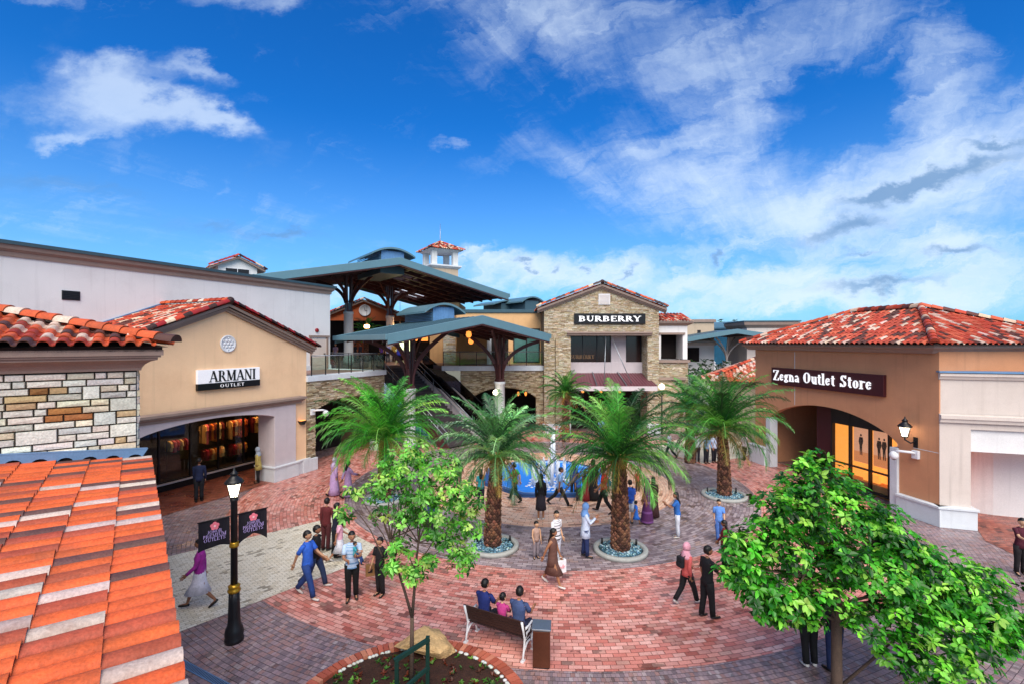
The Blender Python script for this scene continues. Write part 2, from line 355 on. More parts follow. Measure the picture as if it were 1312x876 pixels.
# ---------------------------------------------------------------- lettering (serif strokes and plain capitals)
def glyph(ch):
    """strokes on a unit-high letter: ('l',x0,y0,x1,y1,w) bar, ('a',cx,cy,rx,ry,a0,a1,w_side,w_top) bowl; returns strokes, advance"""
    T, t = .17, .06
    S = lambda x, y, w=.3: ('l', x - w / 2, y, x + w / 2, y, t)
    D = {
        'A': ([('l', .06, 0, .36, 1, t), ('l', .36, 1, .68, 0, T), ('l', .17, .33, .55, .33, t), S(.06, .03, .24), S(.68, .03, .3)], .8),
        'R': ([('l', .14, 0, .14, 1, T), ('l', .14, .97, .36, .97, t), ('l', .14, .5, .36, .5, t), ('a', .36, .735, .2, .235, -90, 90, T, t), ('l', .36, .5, .66, 0, T), S(.14, .03, .32), S(.68, .03, .2), S(.1, .97, .2)], .78),
        'M': ([('l', .1, 0, .1, 1, t), ('l', .12, 1, .42, .05, T), ('l', .42, .05, .72, 1, t), ('l', .76, 0, .76, 1, T), S(.1, .03, .24), S(.76, .03, .32), S(.08, .97, .2), S(.78, .97, .24)], .94),
        'N': ([('l', .1, 0, .1, 1, t), ('l', .1, 1, .64, 0, T), ('l', .64, 0, .64, 1, t), S(.1, .03, .24), S(.64, .97, .24), S(.06, .97, .16)], .8),
        'I': ([('l', .16, 0, .16, 1, T), S(.16, .03), S(.16, .97)], .36),
        'B': ([('l', .16, 0, .16, 1, T), ('l', .16, .97, .38, .97, t), ('l', .16, .53, .4, .53, t), ('l', .16, .03, .4, .03, t), ('a', .38, .75, .2, .22, -90, 90, T, t), ('a', .4, .28, .24, .25, -90, 90, T, t), S(.1, .97, .2), S(.1, .03, .2)], .76),
        'U': ([('l', .16, .3, .16, 1, T), ('a', .4, .3, .24, .3, 180, 360, .11, .07), ('l', .64, .3, .64, 1, t), S(.16, .97), S(.64, .97, .24)], .84),
        'E': ([('l', .16, 0, .16, 1, T), ('l', .06, .97, .6, .97, t), ('l', .06, .03, .62, .03, t), ('l', .16, .52, .48, .52, t), ('l', .58, .8, .58, 1, t), ('l', .6, 0, .6, .2, t), ('l', .48, .42, .48, .62, t)], .72),
        'Y': ([('l', .08, 1, .38, .45, T), ('l', .38, .45, .66, 1, t), ('l', .37, 0, .37, .48, T), S(.08, .97, .28), S(.66, .97, .24), S(.37, .03)], .76),
        'O': ([('a', .42, .5, .34, .48, 0, 360, T, t)], .86),
        'S': ([('a', .32, .74, .21, .24, 20, 270, .13, .08), ('a', .32, .27, .23, .25, -160, 90, .14, .08), ('l', .53, .72, .53, .98, t), ('l', .09, .02, .09, .3, t)], .66),
        'Z': ([('l', .08, .96, .66, .96, t), ('l', .62, .97, .12, .03, T), ('l', .08, .04, .68, .04, t), ('l', .08, .76, .08, .98, t), ('l', .68, .02, .68, .26, t)], .76),
        'e': ([('a', .26, .33, .2, .31, 25, 330, .13, .06), ('l', .1, .36, .44, .36, t)], .52),
        'g': ([('a', .24, .44, .16, .2, 0, 360, .11, .05), ('a', .25, .02, .2, .15, 0, 360, .1, .06), ('l', .14, .25, .3, .17, .09), ('l', .36, .6, .5, .62, .07)], .54),
        'n': ([('l', .14, 0, .14, .66, .13), ('a', .3, .44, .15, .2, 0, 180, .12, .06), ('l', .46, 0, .46, .45, .13), S(.14, .03, .26), S(.46, .03, .26), S(.09, .63, .16)], .6),
        'a': ([('a', .26, .46, .15, .18, 10, 170, .1, .06), ('l', .42, .05, .42, .46, .13), ('a', .24, .17, .15, .16, 60, 320, .12, .06), ('l', .42, .04, .52, .04, t)], .54),
        'u': ([('l', .14, .2, .14, .66, .13), ('a', .28, .2, .14, .19, 180, 360, .12, .07), ('l', .45, 0, .45, .66, .13), S(.1, .63, .18), S(.41, .63, .16), S(.5, .03, .14)], .6),
        't': ([('l', .18, .12, .18, .86, .13), ('a', .28, .14, .1, .14, 180, 320, .12, .06), ('l', .04, .63, .36, .63, t)], .4),
        'l': ([('l', .14, 0, .14, 1, .13), S(.14, .03, .28), S(.09, .97, .16)], .3),
        'o': ([('a', .27, .33, .21, .32, 0, 360, .13, .06)], .56),
        'r': ([('l', .14, 0, .14, .66, .13), ('a', .32, .45, .17, .19, 40, 170, .09, .08), ('l', .4, .52, .44, .6, .1), S(.14, .03, .28), S(.09, .63, .16)], .46),
        'L': ([('l', .1, 0, .1, 1, .15), ('l', .04, .07, .5, .07, .14)], .56),
        'T': ([('l', .3, 0, .3, 1, .15), ('l', .02, .93, .58, .93, .14)], .62),
        'J': ([('l', .3, .25, .3, 1, .15), ('a', .17, .22, .13, .2, 180, 360, .12, .1)], .45),
        'H': ([('l', .1, 0, .1, 1, .15), ('l', .54, 0, .54, 1, .15), ('l', .1, .5, .54, .5, .12)], .66),
        'P': ([('l', .12, 0, .12, 1, .15), ('l', .12, .95, .3, .95, .1), ('l', .12, .48, .3, .48, .1), ('a', .3, .715, .2, .25, -90, 90, .14, .1)], .58),
        ' ': ([], .36)}
    return D[ch]
def letters(mb, text, x, z, h, y=0, th=.03, mi=0, col=None, width=None, bold=1.0, M=None, sp=.04):
    """build text as solid letters in the x-z plane, facing -y"""
    tot = sum(glyph(c)[1] + sp for c in text) - sp; sx = (width / tot) if width else h; cx = x
    for ch in text:
        st, adv = glyph(ch)
        for k, q in enumerate(st):
            y0 = y - th - k * .0012
            if q[0] == 'l':
                _, x0, z0, x1, z1, w = q; w *= bold
                if abs(x1 - x0) < abs(z1 - z0): o = [(x0 - w / 2, z0), (x0 + w / 2, z0), (x1 + w / 2, z1), (x1 - w / 2, z1)]
                else: o = [(x0, z0 - w / 2), (x1, z1 - w / 2), (x1, z1 + w / 2), (x0, z0 + w / 2)]
                mb.prism([(cx + a * sx, z + b * h) for a, b in o], y0, y, mi, col, M)
            else:
                _, ax, az, rx, rz, a0, a1, ws, wt = q; n = 16; outer, inner = [], []
                for i in range(n + 1):
                    g = R(a0 + (a1 - a0) * i / n); cc, ss = math.cos(g), math.sin(g); w = (ws * cc * cc + wt * ss * ss) * bold
                    outer.append((ax + (rx + w * .1) * cc, az + rz * ss)); inner.append((ax + max(.01, rx - w) * cc, az + max(.01, rz - wt * bold - (w - wt * bold) * .2) * ss))
                for i in range(n):
                    o = [outer[i], outer[i + 1], inner[i + 1], inner[i]]
                    mb.prism([(cx + a * sx, z + b * h) for a, b in o], y0, y, mi, col, M)
        cx += (adv + sp) * sx
    return mb
# ---------------------------------------------------------------- camera, sun and sky
sc = bpy.context.scene
cam = bpy.data.cameras.new('camera'); co = bpy.data.objects.new('camera', cam); C.objects.link(co)
cam.sensor_width = 36; cam.lens = 36 * F / 1312; cam.clip_end = 6000; cam.clip_start = .05
co.location = (0, 0, H); co.rotation_euler = (R(90), 0, 0); sc.camera = co
sc.view_settings.view_transform = 'Standard'; sc.view_settings.look = 'None'; sc.view_settings.exposure = EXPOSURE = .98; sc.view_settings.gamma = 1
SUN_EL, SUN_AZ = 46, 176                     # azimuth clockwise from +Y
sd = Vector((math.sin(R(SUN_AZ)) * math.cos(R(SUN_EL)), math.cos(R(SUN_AZ)) * math.cos(R(SUN_EL)), math.sin(R(SUN_EL))))
sl = bpy.data.lights.new('sun', 'SUN'); sl.energy = 2.5; sl.angle = R(55); sl.color = (1, .88, .74)
so = bpy.data.objects.new('sun', sl); C.objects.link(so); so.rotation_euler = (-sd).to_track_quat('-Z', 'Y').to_euler(); so.location = (0, 0, 60)

wd = bpy.data.worlds.new('World'); sc.world = wd; wd.use_nodes = True
wt = wd.node_tree; wt.nodes.clear()
class E:
    """small arithmetic wrapper over world nodes"""
    def __init__(s, sock): s.s = sock
    def op(s, o, b=None, c=None):
        n = wt.nodes.new('ShaderNodeMath'); n.operation = o
        for i, v in enumerate((s, b, c)):
            if v is None: continue
            if isinstance(v, E): wt.links.new(v.s, n.inputs[i])
            else: n.inputs[i].default_value = v
        return E(n.outputs[0])
    def __add__(s, b): return s.op('ADD', b)
    def __sub__(s, b): return s.op('SUBTRACT', b)
    def __mul__(s, b): return s.op('MULTIPLY', b)
    def __truediv__(s, b): return s.op('DIVIDE', b)
    def ramp(s, a, b, lo=0, hi=1, smooth=True):
        n = wt.nodes.new('ShaderNodeMapRange'); n.interpolation_type = 'SMOOTHSTEP' if smooth else 'LINEAR'
        wt.links.new(s.s, n.inputs[0])
        for i, v in enumerate((a, b, lo, hi)): n.inputs[i + 1].default_value = v
        return E(n.outputs[0])
tcw = wt.nodes.new('ShaderNodeTexCoord'); sx = wt.nodes.new('ShaderNodeSeparateXYZ'); wt.links.new(tcw.outputs['Generated'], sx.inputs[0])
dx, dy, dz = (E(sx.outputs[i]) for i in range(3))
fw = dy.op('MAXIMUM', .05); gu0 = dx / fw; gv0 = dz / fw       # slopes of the direction, east and up
front = dy.ramp(.05, .3)
zc = dz.op('MAXIMUM', 0) + .16
def comb(a, b, c=None):
    n = wt.nodes.new('ShaderNodeCombineXYZ'); wt.links.new(a.s, n.inputs[0]); wt.links.new(b.s, n.inputs[1])
    if c: wt.links.new(c.s, n.inputs[2])
    return n.outputs[0]
def noise(vec, scale, detail=9, rough=.55, dist=0, lac=2.0):
    n = wt.nodes.new('ShaderNodeTexNoise'); wt.links.new(vec, n.inputs['Vector'])
    n.inputs['Scale'].default_value = scale; n.inputs['Detail'].default_value = detail; n.inputs['Roughness'].default_value = rough; n.inputs['Distortion'].default_value = dist
    return E(n.outputs['Fac'])
def warp(scale, amp, det, off):
    n = wt.nodes.new('ShaderNodeTexNoise'); n.inputs['Scale'].default_value = scale; n.inputs['Detail'].default_value = det; n.inputs['Roughness'].default_value = .62
    wt.links.new(comb(gu0 + off, gv0 * 1.6), n.inputs['Vector']); s = wt.nodes.new('ShaderNodeSeparateXYZ'); wt.links.new(n.outputs['Color'], s.inputs[0])
    return (E(s.outputs[0]) - .5) * amp, (E(s.outputs[1]) - .5) * amp * .6
w1, w2 = warp(3.2, .34, 8, 3.0), warp(16, .07, 6, 9.0)
gu, gv = gu0 + w1[0] + w2[0], gv0 + w1[1] + w2[1]
cu, cv = dx / zc, dy / zc                                        # cloud-layer plane
def rot2(a, b, deg, ka, kb):
    c, s = math.cos(R(deg)), math.sin(R(deg)); return (a * c + b * s) * ka, (b * c - a * s) * kb
puff = noise(comb(cu, cv), 1.5, 10, .58, .3)
wa, wb = rot2(cu, cv, 58, .5, 3.2); wisp = noise(comb(wa, wb), 1.25, 12, .64, .7)
wa, wb = rot2(gu, gv, 24, 1.5, 8.0); streak = noise(comb(wa, wb), 1.7, 12, .66, 1.0)
edge = noise(comb(gu, gv), 9.0, 8, .6, .4)
fine = noise(comb(cu, cv), 5.0, 8, .6, .6)
def blob(px, py, rx, ry, rot=0, amp=1):
    a, b = (px - CX) / F, (CY - py) / F; c, s = math.cos(R(rot)), math.sin(R(rot))
    x, y = gu - a, gv - b
    p = (x * c + y * s) * (F / rx); q = (y * c - x * s) * (F / ry)
    return ((p * p + q * q) * -1.0).op('EXPONENT') * amp
def total(lst):
    t = None
    for b_ in lst: t = blob(*b_) if t is None else t + blob(*b_)
    return t
cumulus = total([(130, 130, 75, 42, -12, 1.15), (215, 140, 95, 26, -16, 1.15), (240, 80, 42, 16, -35, .95), (85, 172, 70, 11, 4, 1.0), (170, 90, 60, 22, 0, .8), (285, 160, 45, 13, -20, .9),
                 (15, 120, 40, 26, 0, .7), (300, 0, 120, 22, -6, .9), (30, 3, 70, 13, -8, .8), (108, 255, 30, 8, -12, .8), (575, 188, 26, 8, -25, .75), (385, 5, 30, 14, 0, .6)])
cirrus = total([(690, 0, 190, 62, -6, 1.25), (740, 55, 70, 50, -40, .8), (610, 70, 40, 50, -50, .5), (735, 205, 120, 34, -6, .95), (930, 190, 110, 85, 20, 1.05), (1000, 60, 180, 70, 20, 1.1), (1190, 120, 120, 130, 40, 1.25), (1260, 230, 150, 110, 25, 1.2),
                (960, 255, 130, 55, -18, 1.15), (1110, 245, 130, 60, 10, 1.0), (860, 75, 60, 60, 40, .8), (1060, 118, 75, 42, 20, -1.5), (1080, 165, 70, 36, 30, -.9), (1290, 15, 60, 30, 0, -1.2), (1030, 300, 150, 30, -8, .7), (60, 260, 160, 45, 0, .5), (300, 285, 160, 30, 0, .5)])
bank = total([(690, 352, 150, 26, 0, 1.25), (600, 335, 60, 12, 0, .6), (830, 330, 130, 16, 4, .8), (930, 362, 160, 16, 0, .9), (1120, 318, 190, 32, 4, 1.0), (1130, 385, 240, 30, 0, 1.0), (880, 395, 200, 24, 0, .8), (450, 385, 120, 22, 0, .6), (1260, 340, 90, 50, 0, .8)])
dark = total([(1275, 177, 48, 6, 8, 1.3), (1225, 218, 100, 13, 17, 1.35), (1150, 238, 60, 9, 14, 1.2), (1092, 288, 44, 14, 6, 1.35), (1028, 306, 36, 10, 14, 1.0), (1140, 371, 85, 9, 4, 1.3), (1105, 320, 42, 4, 8, 1.0), (1240, 329, 42, 7, -2, 1.1),
              (665, 342, 13, 4, 0, 1.2), (669, 352, 7, 3, 20, 1.0), (708, 345, 10, 4, 20, 1.1), (744, 339, 10, 3.5, 5, 1.1), (802, 347, 13, 4, 30, 1.1), (914, 333, 9, 7, 30, 1.1), (265, 282, 90, 12, -6, .75), (370, 300, 60, 6, -4, .8), (60, 232, 110, 14, -6, .7)])
D1 = (cumulus + (puff - .5) * 1.5 + (edge - .5) * .8 + (fine - .5) * .5).ramp(.25, 1.6) * .6
D2 = (cirrus * .62 + (wisp - .5) * 1.5 + (streak - .5) * 1.6 + (fine - .5) * .5).ramp(.1, 1.8) * .8
D3 = (bank * .8 + (streak - .5) * 1.9 + (edge - .5) * .5).ramp(.2, 1.35) * .85
D4 = (dark + (edge - .5) * 1.3 + (fine - .5) * .4).ramp(.05, 1.6) * .82
back = (wisp - .5).ramp(-.25, .2) * .85                             # unseen dense cloud added behind the viewpoint to whiten the ambient light
dens = D1.op('MAXIMUM', D2).op('MAXIMUM', D3); dens = dens * front + back * (front * -1 + 1)
D4 = D4 * front
sky = wt.nodes.new('ShaderNodeTexSky'); sky.sky_type = 'NISHITA'; sky.sun_disc = False
sky.sun_elevation = R(SUN_EL); sky.sun_rotation = R(SUN_AZ); sky.air_density = 1.0; sky.dust_density = .6; sky.ozone_density = 2.5
hs = wt.nodes.new('ShaderNodeHueSaturation'); wt.links.new(sky.outputs[0], hs.inputs['Color']); hs.inputs['Saturation'].default_value = 1.32; hs.inputs['Value'].default_value = .93
def wmix(f, a, b, blend='MIX'):
    n = wt.nodes.new('ShaderNodeMix'); n.data_type = 'RGBA'; n.blend_type = blend
    for sk, v in ((n.inputs[0], f), (n.inputs[6], a), (n.inputs[7], b)):
        if isinstance(v, E): wt.links.new(v.s, sk)
        elif hasattr(v, 'is_output'): wt.links.new(v, sk)
        elif isinstance(v, (int, float)): sk.default_value = v
        else: sk.default_value = (*v, 1)
    return n.outputs[2]
base = wmix(1.0, hs.outputs[0], (.19, .78, 1.22), 'MULTIPLY')
base = wmix(dz.ramp(.0, .42, .5, 0), base, (2.6, 4.4, 6.6))
shade = (fine * .6 + edge * .4).ramp(.3, .7, .75, 1.08, False)
cl = wmix(shade, (3.2, 4.6, 6.4), (5.4, 6.3, 7.3))
c1 = wmix(dens, base, cl)
c2 = wmix(D4, c1, (1.0, 2.1, 3.9))
bg = wt.nodes.new('ShaderNodeBackground'); bg.inputs['Strength'].default_value = .08; wt.links.new(c2, bg.inputs[0])
wo = wt.nodes.new('ShaderNodeOutputWorld'); wt.links.new(bg.outputs[0], wo.inputs[0])

# ---------------------------------------------------------------- paving
PC = Vector((1.7, 23.8))
M_PEACH = paver('peach_paver', [lin('dba484'), lin('e9bc9e'), lin('f0ceb4'), lin('d49878')], lin('8a5f4c'), stain=.14, wet=.15)
M_GREY = paver('mauve_paver', [lin('857376'), lin('9c8b8e'), lin('b0a0a2'), lin('75646a'), lin('a68c84')], lin('3c3233'), wet=.4)
M_SALMON = paver('salmon_paver', [lin('c06e62'), lin('d48a7c'), lin('dfa194'), lin('ca7c70'), lin('e4b0a4'), lin('a85a4e'), lin('c99a8c')], lin('6e3a2e'), wet=.4)
M_OUTER = paver('dark_paver', [lin('756468'), lin('8a787c'), lin('9c8488'), lin('95716a'), lin('a89a9c')], lin('352b2c'), wet=.4)
M_CREAM = paver('cream_paver', [lin('dcd3bd'), lin('ebe4d2'), lin('e4dac4'), lin('d0c5ac')], lin('9a8f78'), bw=.2, bh=.1, stain=.1, wet=.1)
M_ARC = paver('arcade_paver', [lin('7a3c30'), lin('934c3c'), lin('a4604c'), lin('6a3228')], lin('3e2520'), wet=.35)
def ring(name, r0, r1, z, mat, n=180, label=None):
    mb = MB(); k = max(1, int((r1 - r0) / 1.2)) if r0 > 0 else 5
    rs = [r0 + (r1 - r0) * i / k for i in range(k + 1)]; rm = max(1.5, (r0 + r1) / 2)
    for a, b in zip(rs, rs[1:]):
        rm_ = (a + b) / 2 if r1 > 20 else rm
        for i in range(n):
            g0, g1 = 2 * math.pi * i / n, 2 * math.pi * (i + 1) / n
            p = lambda r_, g: (PC.x + r_ * math.cos(g), PC.y + r_ * math.sin(g), z)
            uvs = [(g0 * rm, a), (g1 * rm, a), (g1 * rm, b), (g0 * rm, b)]
            if a == 0: mb.add([p(b, g0), p(b, g1), p(0, 0)], [(0, 1, 2)], uv=[[(g0 * rm, b), (g1 * rm, b), ((g0 + g1) / 2 * rm, 0)]])
            else: mb.add([p(a, g0), p(a, g1), p(b, g1), p(b, g0)], [(0, 3, 2, 1)], uv=[[uvs[0], uvs[3], uvs[2], uvs[1]]])
    return tag(mb.build(name, mat), kind='structure', label=label)
def sheet(name, pts, z, mat, deg=0):
    mb = MB(); c, s = math.cos(R(deg)), math.sin(R(deg)); tri = tessellate_polygon([[Vector((p[0], p[1], 0)) for p in pts]])
    for t in tri:
        q = [pts[i] for i in t]
        if (q[1][0] - q[0][0]) * (q[2][1] - q[0][1]) - (q[1][1] - q[0][1]) * (q[2][0] - q[0][0]) < 0: q.reverse()
        mb.add([(p[0], p[1], z) for p in q], [(0, 1, 2)], uv=[[(p[0] * c + p[1] * s, p[1] * c - p[0] * s) for p in q]])
    return tag(mb.build(name, mat), kind='structure')
M_EARTH = pm('earth', lin('6d6a55'), .95, var=.3, vscale=.05)
tag(MB().add([(-2500, -600, -.03), (2500, -600, -.03), (2500, 4500, -.03), (-2500, 4500, -.03)], [(0, 1, 2, 3)]).build('ground', M_EARTH), kind='structure')
ring('plaza_outer_paving', 13.8, 62, -.004, M_OUTER, 200)
ring('salmon_paving_ring', 9.4, 13.8, 0, M_SALMON)
ring('grey_paving_ring', 6.0, 9.4, 0, M_GREY)
ring('peach_paving_disc', 0, 6.0, 0, M_PEACH)
def arc(r, g0, g1, n=10): return [(PC.x + r * math.cos(R(g0 + (g1 - g0) * i / n)), PC.y + r * math.sin(R(g0 + (g1 - g0) * i / n))) for i in range(n + 1)]
sheet('cream_path', [(-12.6, 5.75), (-4.64, 15.06)] + arc(9.85, 230.5, 209.5) + [(-7.27, 18.5), (-15.2, 11.7)], .004, M_CREAM, 45)
sheet('cream_path', arc(9.6, 44, 20) + [(13.6, 28.6), (22, 36), (18, 41), (9.2, 31.2)], .004, M_CREAM, 50)
g = [G(1236, 652), G(1312, 662), G(1420, 690), G(1400, 740), G(1312, 716), G(1285, 703), G(1262, 692)]
sheet('arcade_paving', [(p.x, p.y) for p in g], .006, M_ARC, 10)
sheet('arcade_paving', [tuple((frame((-14.5, 17.1), 66) @ Vector(p))[:2]) for p in ((-3, 0, 0), (9.6, 0, 0), (9.6, 6, 0), (-3, 6, 0))], .008, M_ARC, 24)
# ---------------------------------------------------------------- building materials
M_JOINT2 = pm('tan_joint', lin('6e5d45'), .95, var=.2)
M_STONE = pm('cut_stone', attr=True, rough=.85, var=.15, vscale=5, fine=.25, fscale=30, bump=.6, bscale=25)
M_JOINT = pm('stone_joint', lin('241f1a'), .95)
M_TILE = pm('clay_tile', attr=True, rough=.6, var=.2, vscale=5, fine=.2, fscale=40, bump=.3, bscale=45, spec=.3, dirt=lin('7a4a38'), dscale=1.6)
M_UNDER = pm('roof_underlay', lin('2a1f1c'), .9)
M_PEACHW = pm('peach_render', lin('f0c9a0'), .85, dirt=lin('deb28a'), dscale=.5, var=.07, vscale=.9, streak=.1, bump=.2, bscale=140)
M_WHITEW = pm('white_render', lin('dedddc'), .85, dirt=lin('c4c2c2'), dscale=.4, var=.06, vscale=.5, streak=.1, bump=.15, bscale=140)
M_LILAC = pm('pale_surround', lin('c9bfc2'), .8, var=.06, bump=.15, bscale=120, streak=.06)
M_TRIM = pm('taupe_moulding', lin('8f7c72'), .75, var=.1, bump=.1, bscale=120)
M_PLINTH = pm('white_plinth', lin('cdd3d8'), .75, var=.08, bump=.15, bscale=100, streak=.1)
M_TERRA = pm('terracotta_render', lin('c48b66'), .85, dirt=lin('ae7858'), dscale=.5, var=.08, vscale=.8, streak=.14, bump=.2, bscale=140)
M_TAN = pm('tan_render', lin('d2a878'), .85, var=.08, streak=.08, bump=.15, bscale=140)
M_ORANGEW = pm('orange_render', lin('c06238'), .85, var=.1, bump=.15)
M_GREIGE = pm('greige_render', lin('cbbfb6'), .85, dirt=lin('b5a89e'), dscale=.5, var=.07, vscale=.9, streak=.12, bump=.2, bscale=140)
M_BEIGE = pm('beige_render', lin('b8a690'), .85, var=.08, streak=.1, bump=.15)
M_FASCIA = pm('blue_grey_metal', lin('5f838f'), .42, var=.08, vscale=1.5, bump=.05, metal=.25, spec=.5)
M_ROOFM = pm('dark_sheet_roof', lin('44606c'), .5, var=.1, bump=.05, metal=.2)
M_MAROON = pm('maroon_steel', lin('4a2a2a'), .45, var=.1, bump=.05)
M_SOFFIT = pm('dark_soffit', lin('2c1c1c'), .8, var=.1)
M_FLASH = pm('blue_flashing', lin('6a8fb5'), .4, var=.12, vscale=3, metal=.3, bump=.1, bscale=8)
M_BLACK = pm('black_paint', lin('17171a'), .4, var=.1, bump=.04)
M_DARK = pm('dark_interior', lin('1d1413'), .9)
M_BURG = pm('burgundy_sheet', lin('6a4048'), .45, var=.08, bump=.05)
M_STEEL = pm('brushed_steel', lin('9aa0a6'), .35, metal=.8, var=.08, bump=.03)
M_WHITEP = pm('white_paint', lin('d8dade'), .5, var=.05, bump=.05)
M_COL = pm('white_column', lin('cfd2d2'), .75, var=.06, bump=.1, streak=.1)
M_LITW = pm('lit_warm_panel', lin('e8b060'), .6, var=.2, vscale=1.5, emit=lin('ff9440'), estr=.85)
M_LITR = pm('lit_display_red', lin('b04030'), .6, var=.3, vscale=1.2, emit=lin('d8482a'), estr=.35)
M_LITG = pm('lit_green_sign', lin('d0e0a0'), .5, emit=lin('e4f0b0'), estr=1.5)
M_BULB = pm('lit_lamp_glass', lin('fff4dc'), .3, emit=lin('fff0d0'), estr=3.2, bump=0)
M_SHOPLIGHT = pm('shop_light', lin('fff0d0'), .3, emit=lin('ffb878'), estr=14, bump=0)
M_SIGNW = pm('sign_white', lin('e6e6ea'), .4, var=.03, bump=0, emit=lin('e6e6ea'), estr=.12)
M_SIGNB = pm('sign_black', lin('0e0e12'), .35, var=.05, bump=0)
M_SIGNR = pm('sign_maroon', lin('42141c'), .45, var=.08, bump=.05)
M_DECK = pm('deck_floor', lin('8c6a60'), .5, var=.15, bump=.1)
def glass(name, tint=(.75, .85, .85), dark=.0):
    m, nt, b = new_mat(name); L = nt.links
    t = N(nt, 'ShaderNodeBsdfTransparent'); t.inputs[0].default_value = (*tint, 1)
    gl = N(nt, 'ShaderNodeBsdfGlossy'); gl.inputs['Roughness'].default_value = .03
    fr = N(nt, 'ShaderNodeLayerWeight', Blend=.5); pw = N(nt, 'ShaderNodeMath', operation='POWER'); L.new(fr.outputs['Facing'], pw.inputs[0]); pw.inputs[1].default_value = 4; ad = N(nt, 'ShaderNodeMath', operation='MULTIPLY_ADD'); L.new(pw.outputs[0], ad.inputs[0]); ad.inputs[1].default_value = .4; ad.inputs[2].default_value = .03 + dark
    mx = N(nt, 'ShaderNodeMixShader'); L.new(ad.outputs[0], mx.inputs[0]); L.new(t.outputs[0], mx.inputs[1]); L.new(gl.outputs[0], mx.inputs[2])
    out = [n for n in nt.nodes if n.type == 'OUTPUT_MATERIAL'][0]; L.new(mx.outputs[0], out.inputs[0]); return m
M_GLASS = glass('clear_glass', (.8, .88, .86)); M_TINT = glass('tinted_glass', (.25, .22, .22)); M_GREENG = glass('green_glass', (.8, .92, .88), .03)
m_, nt_, b_ = new_mat('skylight_sheet'); M_SKYL = m_; tl_ = N(nt_, 'ShaderNodeBsdfTranslucent'); tl_.inputs[0].default_value = (.92, .94, .95, 1); nt_.links.new(tl_.outputs[0], [n for n in nt_.nodes if n.type == 'OUTPUT_MATERIAL'][0].inputs[0])
PAL_RAKE = [(lin('8e1c22'), 4), (lin('d2b89c'), 2), (lin('33201f'), 3), (lin('b03a24'), 1)]
PAL_FORE = [(lin('d8632f'), 9), (lin('6a453e'), 3.4), (lin('d6bdb0'), 3), (lin('cf5a2c'), 4)]
PAL_MIX = [(lin('b04028'), 5), (lin('c2583a'), 3), (lin('5a2f28'), 3), (lin('d0b098'), 3)]
always = lambda a, b: True

# ---------------------------------------------------------------- low tiled roof and stone wall at the lower left
t = thing('stone_building', 'stone-walled building with hipped barrel-tile roof above the blue flashing at the left edge', 'building', (-7.52, 9.7), 38)
mb = MB(); mb.box(-8, 0, .0, 6, 4.2, 6.3, 0); mb.build('wall', M_JOINT, t); MB().box(-8, .02, -.02, 6, 0, 4.28).build('lower_wall', M_GREIGE, t)
mb = MB(); z = 4.3; busy = []
while z < 6.2:                                                     # random ashlar: some stones are two courses high
    h = .128; u = -8.0; nxt = []
    while u < -.02:
        hit = [b for b in busy if b[0] <= u + .001 < b[1]]
        if hit: u = hit[0][1]; continue
        lim = min([b[0] for b in busy if b[0] > u] + [0]); l = min(random.choice((.18, .26, .34, .4, .48, .56)), lim - u)
        if lim - u - l < .1: l = lim - u
        big = l > .2 and random.random() < .08 and z + 2 * h < 6.25; hh_ = 2 * h if big else h
        if big: nxt.append((u, u + l))
        g = .009; a, b, za, zb = u + g, u + l - g, z + g, min(z + hh_, 6.26) - g; d = random.uniform(.03, .055)
        c = jit(random.choice(PALE), .12)
        if random.random() < .07: c = jit(lin('9a6a3a'), .25)
        vs = [(a, 0, za), (b, 0, za), (b, 0, zb), (a, 0, zb)] + [(a + .008 + random.uniform(0, .008), -d + random.uniform(-.008, .008), za + .008), (b - .008, -d + random.uniform(-.008, .008), za + .008 + random.uniform(0, .006)), (b - .01, -d, zb - .01), (a + .01, -d + random.uniform(-.01, .01), zb - .008)]
        mid = [((a + b) / 2 + random.uniform(-.04, .04), -d - random.uniform(.0, .016), (za + zb) / 2)]
        mb.add(vs + mid, [(4, 5, 8), (5, 6, 8), (6, 7, 8), (7, 4, 8), (0, 1, 5, 4), (1, 2, 6, 5), (2, 3, 7, 6), (3, 0, 4, 7)], 0, c)
        u += l
    busy = nxt; z += h
ledge(mb, 0, 6, 4.3, 6.26, always, 0, (.12, .17), (.2, .5), PALE, .05, Matrix.Rotation(R(90), 4, 'Z'))
mb.build('stone_facing', M_STONE, t)
mb = MB(); mb.sweep([(-8, 0), (0, 0), (0, 6)], [(0, 6.24), (.07, 6.24), (.08, 6.29), (.13, 6.36), (.22, 6.42), (.33, 6.45), (.33, 6.5), (.38, 6.5), (.38, 6.54), (.42, 6.54), (.42, 6.65), (0, 6.66)]); mb.build('cornice', M_TRIM, t)
a = R(13); ca, sa = math.cos(a), math.sin(a)
mb = MB(); tiles(mb, (-8.1, -.56, 6.74), (1, 0, 0), (0, ca, sa), 37, 13, lambda u, v: -8.1 + u < .56 - v * ca - .02, .24, .36, .075, [(ORANGE, 6), (BROWN, 2.5), (CREAM, 1.6), (RED, 3)])
tiles(mb, (.56, -.56, 6.74), (0, 1, 0), (-ca, 0, sa), 28, 13, lambda u, v: u > v * ca + .02, .24, .36, .075)
rf = mb.build('roof', M_TILE, t)
mb = MB(); mb.add([(-8.1, -.5, 6.7), (.5, -.5, 6.7), (-3.6, 3.6, 6.7 + 4.1 * sa / ca), (-8.1, 3.6, 6.7 + 4.1 * sa / ca), (.5, 6, 6.7), (-3.6, 6, 6.7 + 4.1 * sa / ca)], [(0, 1, 2, 3), (1, 4, 5, 2)])
mb.box(-8, .4, -.42, 6, 6.62, 6.70); mb.build('underlay', M_UNDER, rf)
